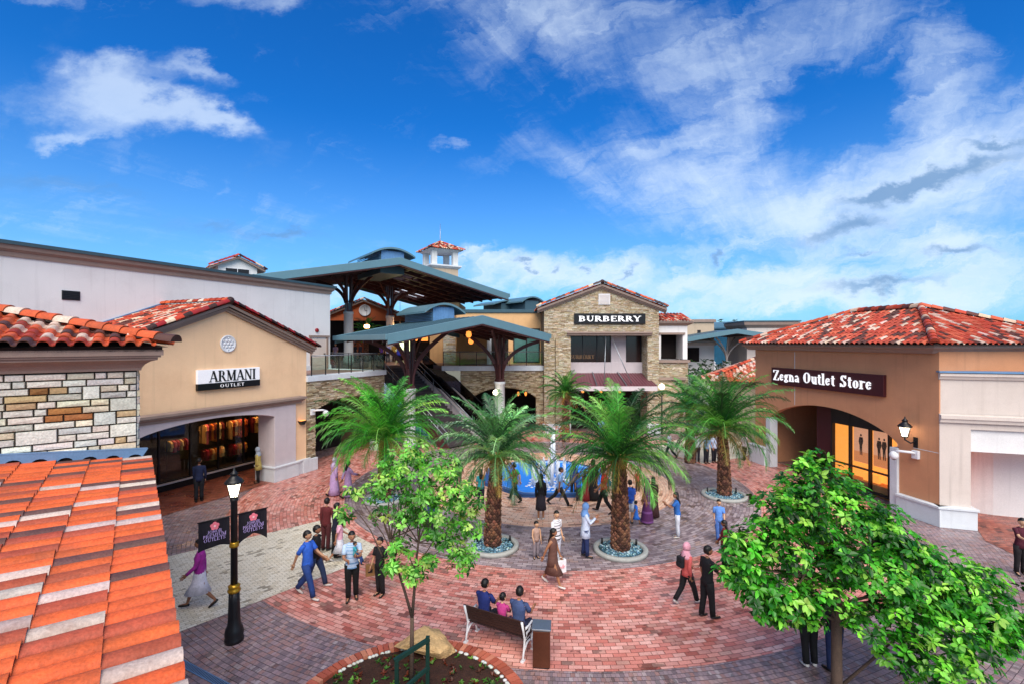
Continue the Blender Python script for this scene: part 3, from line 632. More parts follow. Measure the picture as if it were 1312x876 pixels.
mb = MB(); caps_line(mb, (.6, -.6, 6.79), (-3.7, 3.7, 6.79 + 4.3 * sa / ca), .13, .38, [(ORANGE, 5), (BROWN, 2), (CREAM, 2)]); mb.build('hip_cap', M_TILE, rf)

t = thing('tiled_lean_to', 'low lean-to roof of orange, brown and cream barrel tiles filling the lower left corner', 'roof', (-7.52, 9.7), 38)
zr = lambda x: 4.4 + .08 * (.2 - x)
prev = {}
def fore_col(i, j):
    k = prev.get((i - 1, j), 0); c = random.choices((0, 1, 2, 3), (9, 4, 3.6, 3))[0]
    if c and c == k: c = 3 if c != 3 else 0
    prev[(i, j)] = c; return jit((lin('cb5a2e'), lin('5c403c'), lin('bba9a0'), lin('a04a34'))[c], .14)
mb = MB(); tiles(mb, (.2, -.05, 4.4), (0, -1, 0), (-1, 0, .08), 40, 15, always, .222, .47, .1, seg=10, wide=.9, colour=fore_col); mb.build('roof_tile', M_TILE, t, kind='stuff')
mb = MB(); mb.prism([(.14, zr(.14) - .03), (-7, zr(-7) - .03), (-7, zr(-7) - .2), (.14, zr(.14) - .2)], -9, -.03); mb.build('underlay', M_UNDER, t)
mb = MB(); mb.box(-6.8, -.25, -9, -.02, 0, 4.25); mb.build('wall', M_GREIGE, t)
mb = MB(); pts = [(.18, zr(.18) + .27), (-7, zr(-7) + .27)]; x = -7.0
while x < .1:
    pts += [(x, zr(x) + .075), (x + .06, zr(x) + .075)] + [(x + .06 + .11 * (1 - math.cos(math.pi * k / 6)), zr(x) + .075 + .075 * math.sin(math.pi * k / 6)) for k in range(1, 7)]; x += .34
mb.prism(pts, -.12, -.1); mb.build('flashing', M_FLASH, t)
mb = MB(); mb.prism([(.16, zr(.16) + .2), (-7, zr(-7) + .2), (-7, zr(-7) - .05), (.16, zr(.16) - .05)], -.06, -.04); mb.build('shade_backing', M_DARK, t)  # near-black backing stands in for the shade inside the flashing scallops
mb = MB(); mb.box(-7, .18, -.125, -.055, 0, .02, M=Matrix.Translation((0, 0, zr(-3.4) + .262)) @ Matrix.Translation((-3.4, 0, 0)) @ Matrix.Rotation(math.atan(.08), 4, 'Y') @ Matrix.Translation((3.4, 0, 0))); mb.build('flashing_cap', M_FLASH, t)

# ---------------------------------------------------------------- peach gabled shop on the left
AO = (-14.5, 17.1); AM = frame(AO, 66)
t = thing('outlet_store', 'peach gabled shop with a wide arched display window and white rosette, left of the plaza', 'shop', AO, 66)
arch = arch_pts(1.1, 7.08, 3.18, .36, 18)
wall = [(0, 0), (1.07, 0)] + arch_pts(1.07, 7.11, 3.21, .36, 18) + [(7.11, 0), (9.1, 0), (9.1, 6.55), (4.56, 8.25), (0, 6.55)]
mb = MB(); mb.prism(wall, 0, .3); mb.box(0, .3, .3, 4.4, 0, 6.5); mb.box(8.8, 9.1, 1.1, 4.4, 3.76, 6.5); mb.build('wall', M_PEACHW, t)
mb = MB(); mb.prism([(.2, 0), (1.1, 0)] + arch + [(7.08, 0), (8.35, 0), (8.35, 3.74), (.2, 3.74)], -.09, 1.05); mb.build('arch_surround', M_LILAC, t, bevel=.015)
mb = MB(); mb.sweep([(-.1, -.09), (8.62, -.09), (8.62, .0)], [(0, 3.66), (.05, 3.67), (.06, 3.76), (.1, 3.8), (.17, 3.84), (.17, 3.88), (.24, 3.9), (.24, 4.0), (.0, 4.05)]); mb.build('cornice', M_TRIM, t)
mb = MB(); mb.box(6.98, 8.45, -.19, 1.15, 0, .66); mb.box(6.94, 8.49, -.23, 1.19, .66, .74); mb.box(8.45, 9.22, -.1, 1.15, 0, .655); mb.box(8.49, 9.26, -.14, 1.19, .655, .735); mb.build('plinth', M_PLINTH, t, bevel=.012)
mb = MB()
for k in range(3): mb.prism([(-.35 + .02 * k, 6.42 - .02 - k * .1), (4.56, 8.34 - k * .1), (9.47 - .02 * k, 6.42 - .02 - k * .1), (9.47 - .02 * k, 6.42 + .1 - k * .1), (4.56, 8.46 - k * .1), (-.35 + .02 * k, 6.52 - k * .1)], -.34 + k * .1, .1 - .001 * k)
mb.build('rake_moulding', M_TRIM, t)
sl = (8.46 - 6.5) / 4.91; an = math.atan(sl); ca, sa = math.cos(an), math.sin(an)
mb = MB(); tiles(mb, (-.42, 4.4, 6.5), (0, -1, 0), (ca, 0, sa), 19, 15, always, .25, .36, .07, PAL_MIX); tiles(mb, (9.54, -.35, 6.5), (0, 1, 0), (-ca, 0, sa), 19, 15, always, .25, .36, .07, PAL_MIX)
rf = mb.build('roof', M_TILE, t)
mb = MB(); mb.prism([(-.4, 6.44), (4.56, 8.42), (9.52, 6.44), (4.56, 8.3)], -.3, 4.38); mb.build('underlay', M_UNDER, rf)
mb = MB(); caps_line(mb, (4.56, -.38, 8.56), (-.5, -.38, 6.54), .13, .36, PAL_RAKE); caps_line(mb, (4.56, -.38, 8.56), (9.62, -.38, 6.54), .13, .36, PAL_RAKE); mb.build('rake_tile', M_TILE, rf)
mb = MB(); caps_line(mb, (4.56, -.35, 8.6), (4.56, 4.4, 8.6), .13, .38, [(RED, 3), (CREAM, 1), (ORANGE, 2)]); mb.ball((4.56, -.4, 8.6), .16, col=lin('33201f')); mb.build('ridge_cap', M_TILE, rf)
mb = MB(); mb.prism([(-.4, 6.62), (4.5, 8.62), (4.5, 8.5), (-.4, 6.5)], 4.34, 4.4); mb.build('flashing', M_FLASH, rf)
mb = MB(); MX = Matrix.Translation((4.72, 0, 6.72)) @ Matrix.Rotation(R(90), 4, 'X')
mb.lathe([(.37, 0), (.37, .05), (.33, .07), (.31, .045), (.0001, .045)], 32, M=MX)
for k in range(6): mb.ball((.15 * math.cos(k * R(60)), .15 * math.sin(k * R(60)), .05), (.075, .075, .03), 8, 5, M=MX)
for k in range(6): mb.ball((.25 * math.cos(k * R(60) + .5), .25 * math.sin(k * R(60) + .5), .05), (.04, .04, .025), 8, 5, M=MX)
mb.ball((0, 0, .05), (.07, .07, .035), 8, 5, M=MX); mb.build('rosette', M_WHITEP, t)
mb = MB(); mb.box(-.5, 9.7, 1.05, 3.3, 3.58, 3.75); mb.box(9.6, 9.7, 1.06, 3.3, 0, 3.57); mb.build('porch_ceiling', M_SOFFIT, t)
mb = MB(); mb.box(-.5, 9.6, 3.22, 3.5, 0, .3); mb.build('window_base', M_DARK, t)
mb = MB(); mb.box(-.5, 9.6, 3.18, 3.5, .3, .36); mb.build('window_ledge', M_LILAC, t)
fr = MB()
for x in (-.4, 1.0, 2.4, 3.8, 5.2, 6.6, 8.0, 9.4): fr.box(x - .035, x + .035, 3.3, 3.4, .36, 3.58)
fr.box(-.5, 9.6, 3.302, 3.398, 3.46, 3.57); fr.box(-.5, 9.6, 3.304, 3.396, .362, .42); wn = fr.build('window', M_BLACK, t)
mb = MB(); mb.box(-.5, 9.6, 3.34, 3.352, .42, 3.46); mb.build('pane', M_GLASS, wn)
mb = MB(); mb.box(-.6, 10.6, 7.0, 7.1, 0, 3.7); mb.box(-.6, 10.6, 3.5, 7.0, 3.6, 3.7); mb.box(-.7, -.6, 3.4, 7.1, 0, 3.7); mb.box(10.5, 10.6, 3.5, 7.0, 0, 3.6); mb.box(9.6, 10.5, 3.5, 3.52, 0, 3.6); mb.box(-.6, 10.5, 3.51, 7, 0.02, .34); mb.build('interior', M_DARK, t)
mb = MB()
for x in (5.4, 6.7, 8.0, 9.3): mb.box(x - .4, x + .4, 3.7, 4.0, 3.54, 3.59)
mb.build('shop_light', M_SHOPLIGHT, t)
mb = MB()
for x0, x1, z_ in ((4.7, 5.8, 2.1), (6.35, 7.55, 2.62), (7.8, 8.9, 2.62), (9.1, 10.2, 2.62), (6.35, 7.55, 1.35), (7.8, 8.9, 1.35)):
    mb.bar((x0, 4.3, z_), (x1, 4.3, z_), .035); mb.bar((x0, 4.3, .3), (x0, 4.3, z_), .03); mb.bar((x1, 4.3, .3), (x1, 4.3, z_), .03)
tag(mb.build('clothes_rail', M_BLACK, None, AM), 'black rails for garments inside the shop with the arched window', 'rail')
GC = [('cream', 'e8b070'), ('orange', 'e07828'), ('crimson', 'b02038'), ('pale yellow', 'f0c890'), ('rust', 'a84020'), ('pink', 'd86070'), ('dark red', '701820'), ('amber', 'd89040')]
MG = {n: pm('cloth_' + n.replace(' ', '_'), lin(h), .8, var=.15, bump=.1) for n, h in GC}
gi = 0
for x0, x1, z_, dz_ in ((6.4, 7.5, 2.6, .95), (7.85, 8.85, 2.6, .95), (9.15, 10.15, 2.6, .9), (6.4, 7.5, 1.33, .6), (7.85, 8.85, 1.33, .6), (4.75, 5.7, 2.08, .6)):
    x = x0 + .06
    while x < x1:
        n = GC[(gi * 3 + random.randint(0, 2)) % 8][0]; w = random.uniform(.07, .12); gi += 1; L_ = dz_ * random.uniform(.8, 1.05)
        mb = MB(); mb.prism([(-.05, 0), (.05, 0), (.21, -.09), (.24, -.32), (.17, -.32), (.18, -L_), (-.18, -L_), (-.17, -.32), (-.24, -.32), (-.21, -.09)], -w / 2, w / 2, M=Matrix.Rotation(R(90 + random.uniform(-12, 12)), 4, 'Z'))
        o = mb.build('garment', MG[n], None, AM @ Matrix.Translation((x, 4.3, z_ - .02)))
        tag(o, f'{n} garment hanging on a rail behind the arched shop window', 'garment', f'{n} garments hanging in the arched shop window'); x += w + random.uniform(.03, .07)

s = thing('shop_sign', 'white sign with big black serif letters over a black OUTLET strip on the peach gable', 'sign', AM @ Vector((3.3, 0, 4.78)), 66)
mb = MB(); mb.box(0, 2.92, -.14, -.01, .28, .86); mb.build('panel', M_SIGNW, s, bevel=.01)
mb = MB(); mb.box(0, 2.92, -.16, -.01, 0, .275); mb.build('strip', M_SIGNB, s, bevel=.01)
mb = MB(); letters(mb, 'ARMANI', .5, .33, .47, -.142, .02, width=2.2); mb.build('lettering', M_SIGNB, s)
mb = MB(); letters(mb, 'OUTLET', .95, .07, .14, -.162, .012, bold=.8, sp=.14, width=1.15); mb.build('lettering', M_SIGNW, s)

# ---------------------------------------------------------------- big white building behind it
WO = (-14.82, 27.19)
t = thing('white_building', 'large plain white building behind the peach gabled shop, with a small black louvre', 'building', WO, 66)
mb = MB(); mb.box(-17, 6.13, 0, 12, 3.72, 10.25); mb.box(1.6, 6.12, .004, 12, 0, 3.72); mb.build('wall', M_WHITEW, t)
mb = MB(); mb.sweep([(-17, 0), (6.13, 0), (6.13, 12)], [(0, 10.0), (.06, 10.0), (.08, 10.16), (.2, 10.26), (.24, 10.42), (.0, 10.42)]); cp = mb.build('cornice', M_TRIM, t)
mb = MB(); mb.sweep([(-17, 0), (6.13, 0), (6.13, 12)], [(0, 10.424), (.3, 10.424), (.32, 10.56), (0, 10.58)]); mb.box(-17, 6.1, .01, 12, 10.3, 10.55); mb.build('coping', M_ROOFM, cp)
mb = MB(); mb.box(-8.34, -7.74, -.03, .05, 8.5, 8.88)
for k in range(5): mb.box(-8.32, -7.76, -.06, -.03, 8.53 + k * .07, 8.56 + k * .07)
mb.build('louvre', M_BLACK, t)
mb = MB(); mb.box(4.5, 5.75, -.05, .03, 5.0, 7.0); d = mb.build('door', M_GREIGE, t)
mb = MB(); mb.box(5.5, 5.62, -.12, -.05, 6.0, 6.06); mb.build('handle', M_BLACK, d)
mb = MB(); mb.box(4.4, 4.5, -.08, .02, 5, 7.1); mb.box(5.75, 5.9, -.08, .02, 5, 7.1); mb.box(4.3, 6.0, -.1, .02, 7.1, 7.22); mb.build('door_frame', M_TRIM, d)
mb = MB(); mb.box(2.0, 6.18, -.05, .02, 5.0, 5.3); mb.build('skirting', M_PLINTH, t)
mb = MB(); mb.lathe([(.13, 0), (.13, .08), (.08, .1), (.001, .1)], 16, M=Matrix.Translation((4.95, 0, 7.55)) @ Matrix.Rotation(R(90), 4, 'X'))
tag(mb.build('alarm_bell', pm('red_enamel', lin('8a1c22'), .4), None, frame(WO, 66)), 'small round red fire bell above the white building\'s upper door', 'bell')

p = W(305, 340, 42)
t = thing('rooftop_house', 'small white gabled roof house with red tile edges, peeking over the white building', 'building', (p.x, 42, 10), 40)
mb = MB(); mb.prism([(-1.5, 0), (1.5, 0), (1.5, 3.3), (0, 4.1), (-1.5, 3.3)], 0, 5); mb.build('wall', M_WHITEW, t)
mb = MB(); an = math.atan(.45); ca, sa = math.cos(an), math.sin(an)
tiles(mb, (-2.1, 5, 3.15), (0, -1, 0), (ca, 0, sa), 21, 7, always, .25, .36, .07, PAL_MIX); tiles(mb, (2.1, -.4, 3.15), (0, 1, 0), (-ca, 0, sa), 21, 7, always, .25, .36, .07, PAL_MIX)
caps_line(mb, (0, -.45, 4.25), (2.2, -.45, 3.2), .14, .36, PAL_RAKE); caps_line(mb, (0, -.45, 4.25), (-2.2, -.45, 3.2), .14, .36, PAL_RAKE); mb.build('roof', M_TILE, t)
mb = MB(); mb.prism([(-2.1, 2.98), (0, 3.98), (2.1, 2.98), (2.1, 3.12), (0, 4.14), (-2.1, 3.12)], -.4, 5); mb.build('rake_moulding', M_TRIM, t)
mb = MB(); mb.box(-1.0, .9, -.05, 0, 2.4, 3.15); w_ = mb.build('window', M_WHITEP, t)
mb = MB(); mb.box(-.94, -.08, -.07, -.05, 2.45, 3.1); mb.box(-.02, .84, -.07, -.05, 2.45, 3.1); mb.build('pane', M_BLACK, w_)

# ---------------------------------------------------------------- raised walkways
def railing(name, pts, label, z0=5.02, h=1.05, step=1.05):
    r_ = thing(name, label, 'railing', (pts[0][0], pts[0][1], z0)); o0 = Vector((*pts[0], z0))
    rail, pl = MB(), MB()
    for a, b in zip(pts, pts[1:]):
        a, b = Vector((*a, z0)) - o0, Vector((*b, z0)) - o0; n = max(1, round((b - a).length / step)); d = (b - a) / n
        rail.tube([a + Vector((0, 0, h)), b + Vector((0, 0, h))], .028, 8)
        t_ = d.normalized()
        for k in range(n):
            p0, p1 = a + d * k + t_ * .05, a + d * (k + 1) - t_ * .05; s = Vector((-t_.y, t_.x, 0)) * .006
            pl.add([p0 - s + Vector((0, 0, .08)), p1 - s + Vector((0, 0, .08)), p1 - s + Vector((0, 0, h - .08)), p0 - s + Vector((0, 0, h - .08)), p0 + s + Vector((0, 0, .08)), p1 + s + Vector((0, 0, .08)), p1 + s + Vector((0, 0, h - .08)), p0 + s + Vector((0, 0, h - .08))],
                   [(0, 1, 2, 3), (7, 6, 5, 4), (0, 4, 5, 1), (2, 6, 7, 3), (0, 3, 7, 4), (1, 5, 6, 2)])
        for k in range(n + 1):
            q = a + d * k; MB().bar(q + Vector((0, 0, -.28)), q + Vector((0, 0, h)), .05, .05).build('baluster', M_BLACK, r_)
    rail.build('handrail', M_STEEL, r_); pl.build('glass_panel', M_GREENG, r_)
t = thing('stone_walkway', 'raised stone-faced walkway with a dark arch, right of the peach gabled shop', 'walkway', (-10.8, 25.4), 66)
a1 = arch_pts(.6, 5.6, 3.05, .55, 16); out1 = [(0, 0), (.6, 0)] + a1 + [(5.6, 0), (6.3, 0), (6.3, 4.72), (0, 4.72)]
mb = MB(); mb.prism(out1, 0, .4); mb.box(5.9, 6.3, .4, 6, 0, 4.72); mb.build('wall', M_JOINT2, t)
def in1(x, z):
    if x < .6 or x > 5.6: return True
    return z > 3.1 + .55 * (1 - ((x - 3.1) / 2.5) ** 2) ** .8
mb = MB(); ledge(mb, .02, 6.3, .7, 4.7, in1, 0, (.04, .09), (.15, .45), LEDGE, .06); ledge(mb, 0, 6, .7, 4.7, always, -6.3, (.05, .1), (.15, .4), LEDGE, .06, Matrix.Rotation(R(90), 4, 'Z')); mb.build('stone_facing', M_STONE, t)
mb = MB(); mb.box(-.02, 6.4, -.12, .5, 4.72, 5.02); mb.box(5.8, 6.4, .5, 6, 4.72, 5.02); mb.build('edge_beam', M_PLINTH, t, bevel=.015)
mb = MB(); mb.box(-.3, .66, -.14, .5, 0, .66); mb.build('plinth', M_PLINTH, t, bevel=.012); MB().box(5.5, 6.45, -.14, .5, 0, .66).build('plinth', M_PLINTH, t, bevel=.012)
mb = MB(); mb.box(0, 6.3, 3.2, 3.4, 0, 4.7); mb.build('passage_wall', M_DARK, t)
railing('glass_railing', [tuple((frame((-10.8, 25.4), 66) @ Vector(q))[:2]) for q in ((.35, .0, 0), (6.3, .0, 0), (6.3, 5.9, 0))], 'glass railing with dark posts on the walkway right of the peach gabled shop')
t = thing('stone_walkway', 'raised stone-faced walkway with a wide arch, left of the stone gabled store', 'walkway', (-3.9, 36.6), 0)
a2 = arch_pts(.95, 5.7, 2.6, .75, 16)
mb = MB(); mb.prism([(0, 0), (.95, 0)] + a2 + [(5.7, 0), (6.4, 0), (6.4, 4.65), (0, 4.65)], 0, .4); mb.build('wall', M_JOINT2, t)
mb = MB(); ledge(mb, .0, 6.4, 0, 4.63, lambda x, z: x < .95 or x > 5.7 or z > 2.65 + .75 * max(0, 1 - ((x - 3.325) / 2.375) ** 2) ** .8, 0, (.045, .09), (.16, .45), LEDGE, .06); mb.build('stone_facing', M_STONE, t)
mb = MB(); mb.box(-1.4, 6.4, -.12, .5, 4.65, 5.02); mb.build('edge_beam', M_PLINTH, t, bevel=.015)
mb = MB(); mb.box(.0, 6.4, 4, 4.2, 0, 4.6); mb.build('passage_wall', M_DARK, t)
for x in (3.1, 4.4, 5.0): MB().lathe([(.02, 0), (.09, .1), (.1, .25), (.03, .35)], 12, c=(x, 2.2), M=Matrix.Translation((0, 0, 2.5))).build('lantern', M_LITW, t)
railing('glass_railing', [(-5.2, 36.62), (2.35, 36.62)], 'glass railing with dark posts on the walkway left of the stone gabled store', step=1.2)
mb = MB(); mb.prism([(-10.82, 25.9), (-8.3, 31.2), (-10.3, 36.2), (-8.1, 38.5), (-6.9, 39.6), (-5.3, 37.1), (2.4, 37.1), (2.4, 60), (-34, 60), (-25, 44), (-14, 31)], 4.7, 5.0, axis='z')
tag(mb.build('upper_walkway', M_DECK), kind='structure')

# ---------------------------------------------------------------- stairs and escalator
RY = Matrix(((0, 1, 0, 0), (1, 0, 0, 0), (0, 0, 1, 0), (0, 0, 0, 1)))
SM = frame((-10.1, 36.2), 48)
t = thing('staircase', 'dark staircase climbing to the upper walkway beneath the smaller blue canopy', 'staircase', (-10.1, 36.2), 48)
mb = MB(); n = 30
for k in range(n): mb.box(0.05, 2.95, -(k + 1) * .27, -k * .27 + (.02 if k else 0), max(0, 5 - (k + 1) * .1667 - .5), 5 - (k + .999) * .1667)
mb.build('step', pm('stair_stone', lin('4a4244'), .7, var=.15), t, kind='stuff')
mb = MB(); mb.prism([(0.0, 5.1), (0.0, 4.5), (-7.3, 0), (-8.3, 0), (-8.2, .2)], -.06, .0, M=RY); mb.build('stringer', M_MAROON, t)
mb = MB()
for x in (.03, 2.9):
    for dz_ in (.55, .95): mb.tube([(x, .1, 5 + dz_), (x, -8.1, dz_)], .03, 8)
    for k in range(9): mb.tube([(x, -k * 1.01, 5 - k * .625), (x, -k * 1.01, 5.95 - k * .625)], .022, 6)
mb.build('handrail', M_STEEL, t)
t = thing('escalator', 'escalator with pale sloping side panels beside the staircase', 'escalator', (-10.1, 36.2), 48)
pan = [(.3, 5.15), (-2.9, 3.5), (-3.7, 3.3), (-8.4, .55), (-8.8, .5), (-8.8, 0), (-7.6, 0), (-3.5, 2.55), (-2.7, 2.75), (.3, 4.3)]
for x in (3.02, 4.32):
    mb = MB(); mb.prism(pan, x, x + .12, M=RY); mb.build('side_panel', M_LILAC, t)
mb = MB()
for x in (3.08, 4.38): mb.tube([(x, .6, 5.95), (x, .2, 5.95), (x, -2.9, 4.35), (x, -3.7, 4.15), (x, -8.4, 1.4), (x, -8.9, 1.35), (x, -9.0, 1.1)], .045, 8)
mb.build('handrail', M_BLACK, t)
mb = MB()
for x in (3.08, 4.38): mb.prism([(.2, 5.15), (.2, 5.9), (-2.9, 4.3), (-3.7, 4.1), (-8.4, 1.35), (-8.6, .6), (-3.7, 3.3), (-2.9, 3.5)], x - .008, x + .008, M=RY)
mb.build('balustrade', M_TINT, t)
mb = MB()
for k in range(30): mb.box(3.16, 4.3, -(k + 1) * .28, -k * .28, max(0, 4.85 - k * .1617 - .4), 4.85 - k * .1617)
mb.build('step', M_BLACK, t, kind='stuff')
# ---------------------------------------------------------------- blue steel canopies
def canopy(label, o, rot, zA, m, wl, wr, length, cols, lant, skylights=()):
    t = thing('canopy', label, 'canopy', (o[0], o[1], 0), rot)
    def slab(mb, x0, x1, y0, y1, dz0, dz1):
        z = lambda x: zA - m * abs(x)
        vs = [(x0, y0, z(x0) + dz0), (x1, y0, z(x1) + dz0), (x1, y1, z(x1) + dz0), (x0, y1, z(x0) + dz0), (x0, y0, z(x0) + dz1), (x1, y0, z(x1) + dz1), (x1, y1, z(x1) + dz1), (x0, y1, z(x0) + dz1)]
        mb.add(vs, [(0, 3, 2, 1), (4, 5, 6, 7), (0, 1, 5, 4), (1, 2, 6, 5), (2, 3, 7, 6), (3, 0, 4, 7)])
    xs = sorted({-wl, 0, wr} | {v for s_ in skylights for v in s_[:2]}); ys = sorted({0, length} | {v for s_ in skylights for v in s_[2:]})
    top, sof, sk = MB(), MB(), MB()
    for x0, x1 in zip(xs, xs[1:]):
        for y0, y1 in zip(ys, ys[1:]):
            hole = any(s_[0] <= x0 and x1 <= s_[1] and s_[2] <= y0 and y1 <= s_[3] for s_ in skylights)
            if hole: slab(sk, x0, x1, y0, y1, -.06, -.04)
            else: slab(top, x0, x1, y0, y1, -.06, 0); slab(sof, x0, x1, y0, y1, -.16, -.062)
    rf = top.build('roof', M_ROOFM, t); sof.build('soffit', M_SOFFIT, rf)
    if sk.v: sk.build('skylight', M_SKYL, rf)
    seam = MB()
    for k in range(int(length / .6)):
        for a, b in ((-wl, 0), (0, wr)): slab(seam, a, b, .3 + k * .6, .34 + k * .6, 0, .04)
    if not skylights: seam.build('seam', M_ROOFM, rf)
    ch = lambda d0, d1: [(-wl, zA - m * wl + d0), (0, zA + d0), (wr, zA - m * wr + d0), (wr, zA - m * wr + d1), (0, zA + d1), (-wl, zA - m * wl + d1)]
    mb = MB(); mb.prism(ch(-.48, .06), -.16, 0); mb.prism(ch(-.48, .06), length, length + .15)
    for x, s_ in ((-wl, -1), (wr, 1)):
        z = zA - m * wl if s_ < 0 else zA - m * wr; mb.box(min(x, x + s_ * .15), max(x, x + s_ * .15), -.16, length + .15, z - .26, z + .06)
    mb.build('fascia', M_FASCIA, t, bevel=.02)
    mb = MB(); mb.prism(ch(-.56, -.484), -.12, 0); mb.build('fascia_trim', M_MAROON, t)
    mb = MB()
    for y in [.8 + k * 1.6 for k in range(int(length / 1.6))]:
        for a, b in ((-wl, 0), (0, wr)): slab(mb, a + .1, b - .02, y, y + .14, -.42, -.165)
    for k in range(-6, 7):
        x = k * 1.4
        if -wl < x < wr - .2 and abs(x) > .2: slab(mb, x, x + .12, 0.05, length, -.3, -.165)
    mb.build('rafter', M_MAROON, t, kind='stuff')
    for (cx_, cy_, cz0, cz1) in cols:
        mb = MB(); mb.lathe([(.42, cz0), (.42, cz0 + .5), (.36, cz0 + .55), (.36, cz1 - .2), (.4, cz1 - .18), (.4, cz1)], 20, c=(cx_, cy_)); c_ = mb.build('column', M_COL, t)
        mb = MB(); ztop = zA - m * abs(cx_) - .4
        for dx_, dy_ in ((-.14, -.14), (.14, -.14), (.14, .14), (-.14, .14)): mb.bar((cx_ + dx_, cy_ + dy_, cz1), (cx_ + dx_ * 1.6, cy_ + dy_ * 1.6, ztop), .13)
        mb.box(cx_ - .26, cx_ + .26, cy_ - .26, cy_ + .26, cz1, cz1 + .18); mb.build('post', M_MAROON, c_)
        mb = MB(); hh = ztop - cz1
        for dx_, dy_ in ((-1, -1), (1, -1), (1, 1), (-1, 1)):
            rr = min(1.9, hh * .62); pts = []
            for k in range(9):
                f = k / 8; r_ = rr * f ** 1.9 + .12; x, y = cx_ + dx_ * r_, cy_ + dy_ * r_
                zt = zA - m * abs(x) - .42; pts.append((x, y, cz1 + .15 + (zt - cz1 - .15) * (f ** .75)))
            for a, b in zip(pts, pts[1:]): mb.bar(a, b, .13, .24)
        mb.build('arm', M_MAROON, c_)
    y0, y1, hw, zb, rise = lant
    l_ = MB(); l_.box(-hw * .55, hw * .55, y0 + .35, y1, zA - 1.0, zb + .1); ln = l_.build('lantern', M_ROOFM, t)
    mb = MB()
    for k in range(9):
        x = -hw * .5 + k * hw * .125; mb.box(x - .03, x + .03, y0 + .28, y0 + .35, zA - .2, zb + rise * .8)
    for k in range(7): mb.box(-hw * .55 - .05, -hw * .55, y0 + .4, y1, zA - .1 + k * .11, zA - .06 + k * .11)
    mb.box(-hw * .52, hw * .52, y0 + .3, y0 + .36, zA - .2, zb + rise * .75); mb.build('louvre', pm('blue_louvre', lin('5b87b4'), .5, bump=0), ln)
    mb = MB(); pt = [(hw * (2 * k / 14 - 1), zb + rise * (1 - (2 * k / 14 - 1) ** 2)) for k in range(15)]
    mb.prism(pt + [(x, z + .14) for x, z in reversed(pt)], y0, y1); mb.build('lantern_roof', M_FASCIA, ln)
    return t
canopy('large blue-edged canopy high over the upper walkway, with a curved lantern on top', (-8.36, 36), 36.2, 13.0, .213, 9.6, 9.9, 15, [(-2.1, 5.3, 5.0, 9.2), (2.9, 9.0, 5.0, 9.2), (-5.5, 11, 5.0, 9)], (1.0, 6.5, 1.75, 13.3, .55),
       [(.35, 1.75, 2.6, 4.0), (.35, 1.75, 4.2, 5.6), (1.95, 3.3, 2.6, 4.0), (1.95, 3.3, 4.2, 5.6), (4.2, 5.4, 9.5, 13), (6, 7.2, 9.5, 13)])
canopy('smaller blue-edged gabled canopy over the staircase, on steel tree columns', (-1.9, 30), 36.2, 8.38, .2, 6.1, 5.45, 9.5, [(3.5, 3.05, 0, 4.0), (-3.4, 3.05, 0, 3.9)], (4.6, 9.4, 1.6, 8.75, .62))
for (lx, ly, lz, w) in ((1.2, 3.5, 7.45, 'beside the right steel tree of the smaller canopy'), (-2.0, 6.5, 7.3, 'deep under the smaller canopy'), (2.9, 6.0, 7.0, 'over the walkway under the smaller canopy')):
    q = frame((-1.9, 30), 36.2) @ Vector((lx, ly, lz))
    t = thing('pendant_lamp', 'lit warm pendant lamp ' + w, 'lamp', q[:], 0, 'pendant lamps under the canopy')
    MB().lathe([(.02, .1), (.16, .05), (.2, -.2), (.12, -.34), (.01, -.36)], 12).build('shade', M_LITW, t); MB().tube([(0, 0, .1), (0, 0, .5)], .015, 6).build('rod', M_BLACK, t)
for (lx, ly, lb) in ((-12.6, 42, 'lit pendant lamp above the left end of the upper walkway'), (-9.6, 41.5, 'lit pendant lamp above the head of the stairs'), (-11.0, 45, 'lit pendant lamp before the green-lit panel upstairs')):
    t = thing('pendant_lamp', lb, 'lamp', (lx, ly, 8.2), 0, 'pendant lamps over the upper walkway')
    MB().lathe([(.02, .1), (.2, .05), (.24, -.12), (.18, -.2), (.01, -.22)], 12).build('shade', M_SHOPLIGHT, t); MB().tube([(0, 0, .1), (0, 0, 2.0)], .015, 6).build('rod', M_BLACK, t)
q = frame((-1.9, 30), 36.2) @ Vector((3.1, 2.6, 3.3))
t = thing('wall_lamp', 'round lit lamp on the white column left of the stone gabled store', 'lamp', q[:]); MB().ball((-.2, -.2, 0), .2, 12, 8).build('globe', M_BULB, t); MB().bar((-.15, -.1, -.05), (.1, .15, -.1), .05).build('bracket', M_BLACK, t)

# ---------------------------------------------------------------- buildings behind the canopies
p = W(564, 345, 55)
t = thing('cupola_tower', 'open bell-tower cupola with a tiled pyramid roof and spire rising behind the large canopy', 'tower', (p.x, 55, 0), 30)
mb = MB(); mb.box(-1.55, 1.55, -1.55, 1.55, 5, 14.95); mb.build('base', M_BEIGE, t)
mb = MB(); mb.sweep([(-1.55, -1.55), (1.55, -1.55), (1.55, 1.55), (-1.55, 1.55)], [(0, 14.9), (.1, 14.95), (.3, 15.15), (.3, 15.3), (0, 15.32)], closed=True); mb.box(-1.6, 1.6, -1.6, 1.6, 15.2, 15.3); mb.build('cornice', M_PLINTH, t)
for x in (-1.25, 1.25):
    for y in (-1.25, 1.25): MB().box(x - .3, x + .3, y - .3, y + .3, 15.3, 16.9).build('column', M_COL, t, bevel=.03)
mb = MB(); mb.sweep([(-1.5, -1.5), (1.5, -1.5), (1.5, 1.5), (-1.5, 1.5)], [(0, 16.8), (.1, 16.85), (.35, 17.02), (.0, 17.05)], closed=True); mb.box(-1.5, 1.5, -1.5, 1.5, 16.85, 17.0); mb.build('entablature', M_PLINTH, t)
mb = MB(); sp = .52; an = math.atan(sp); ca, sa = math.cos(an), math.sin(an)
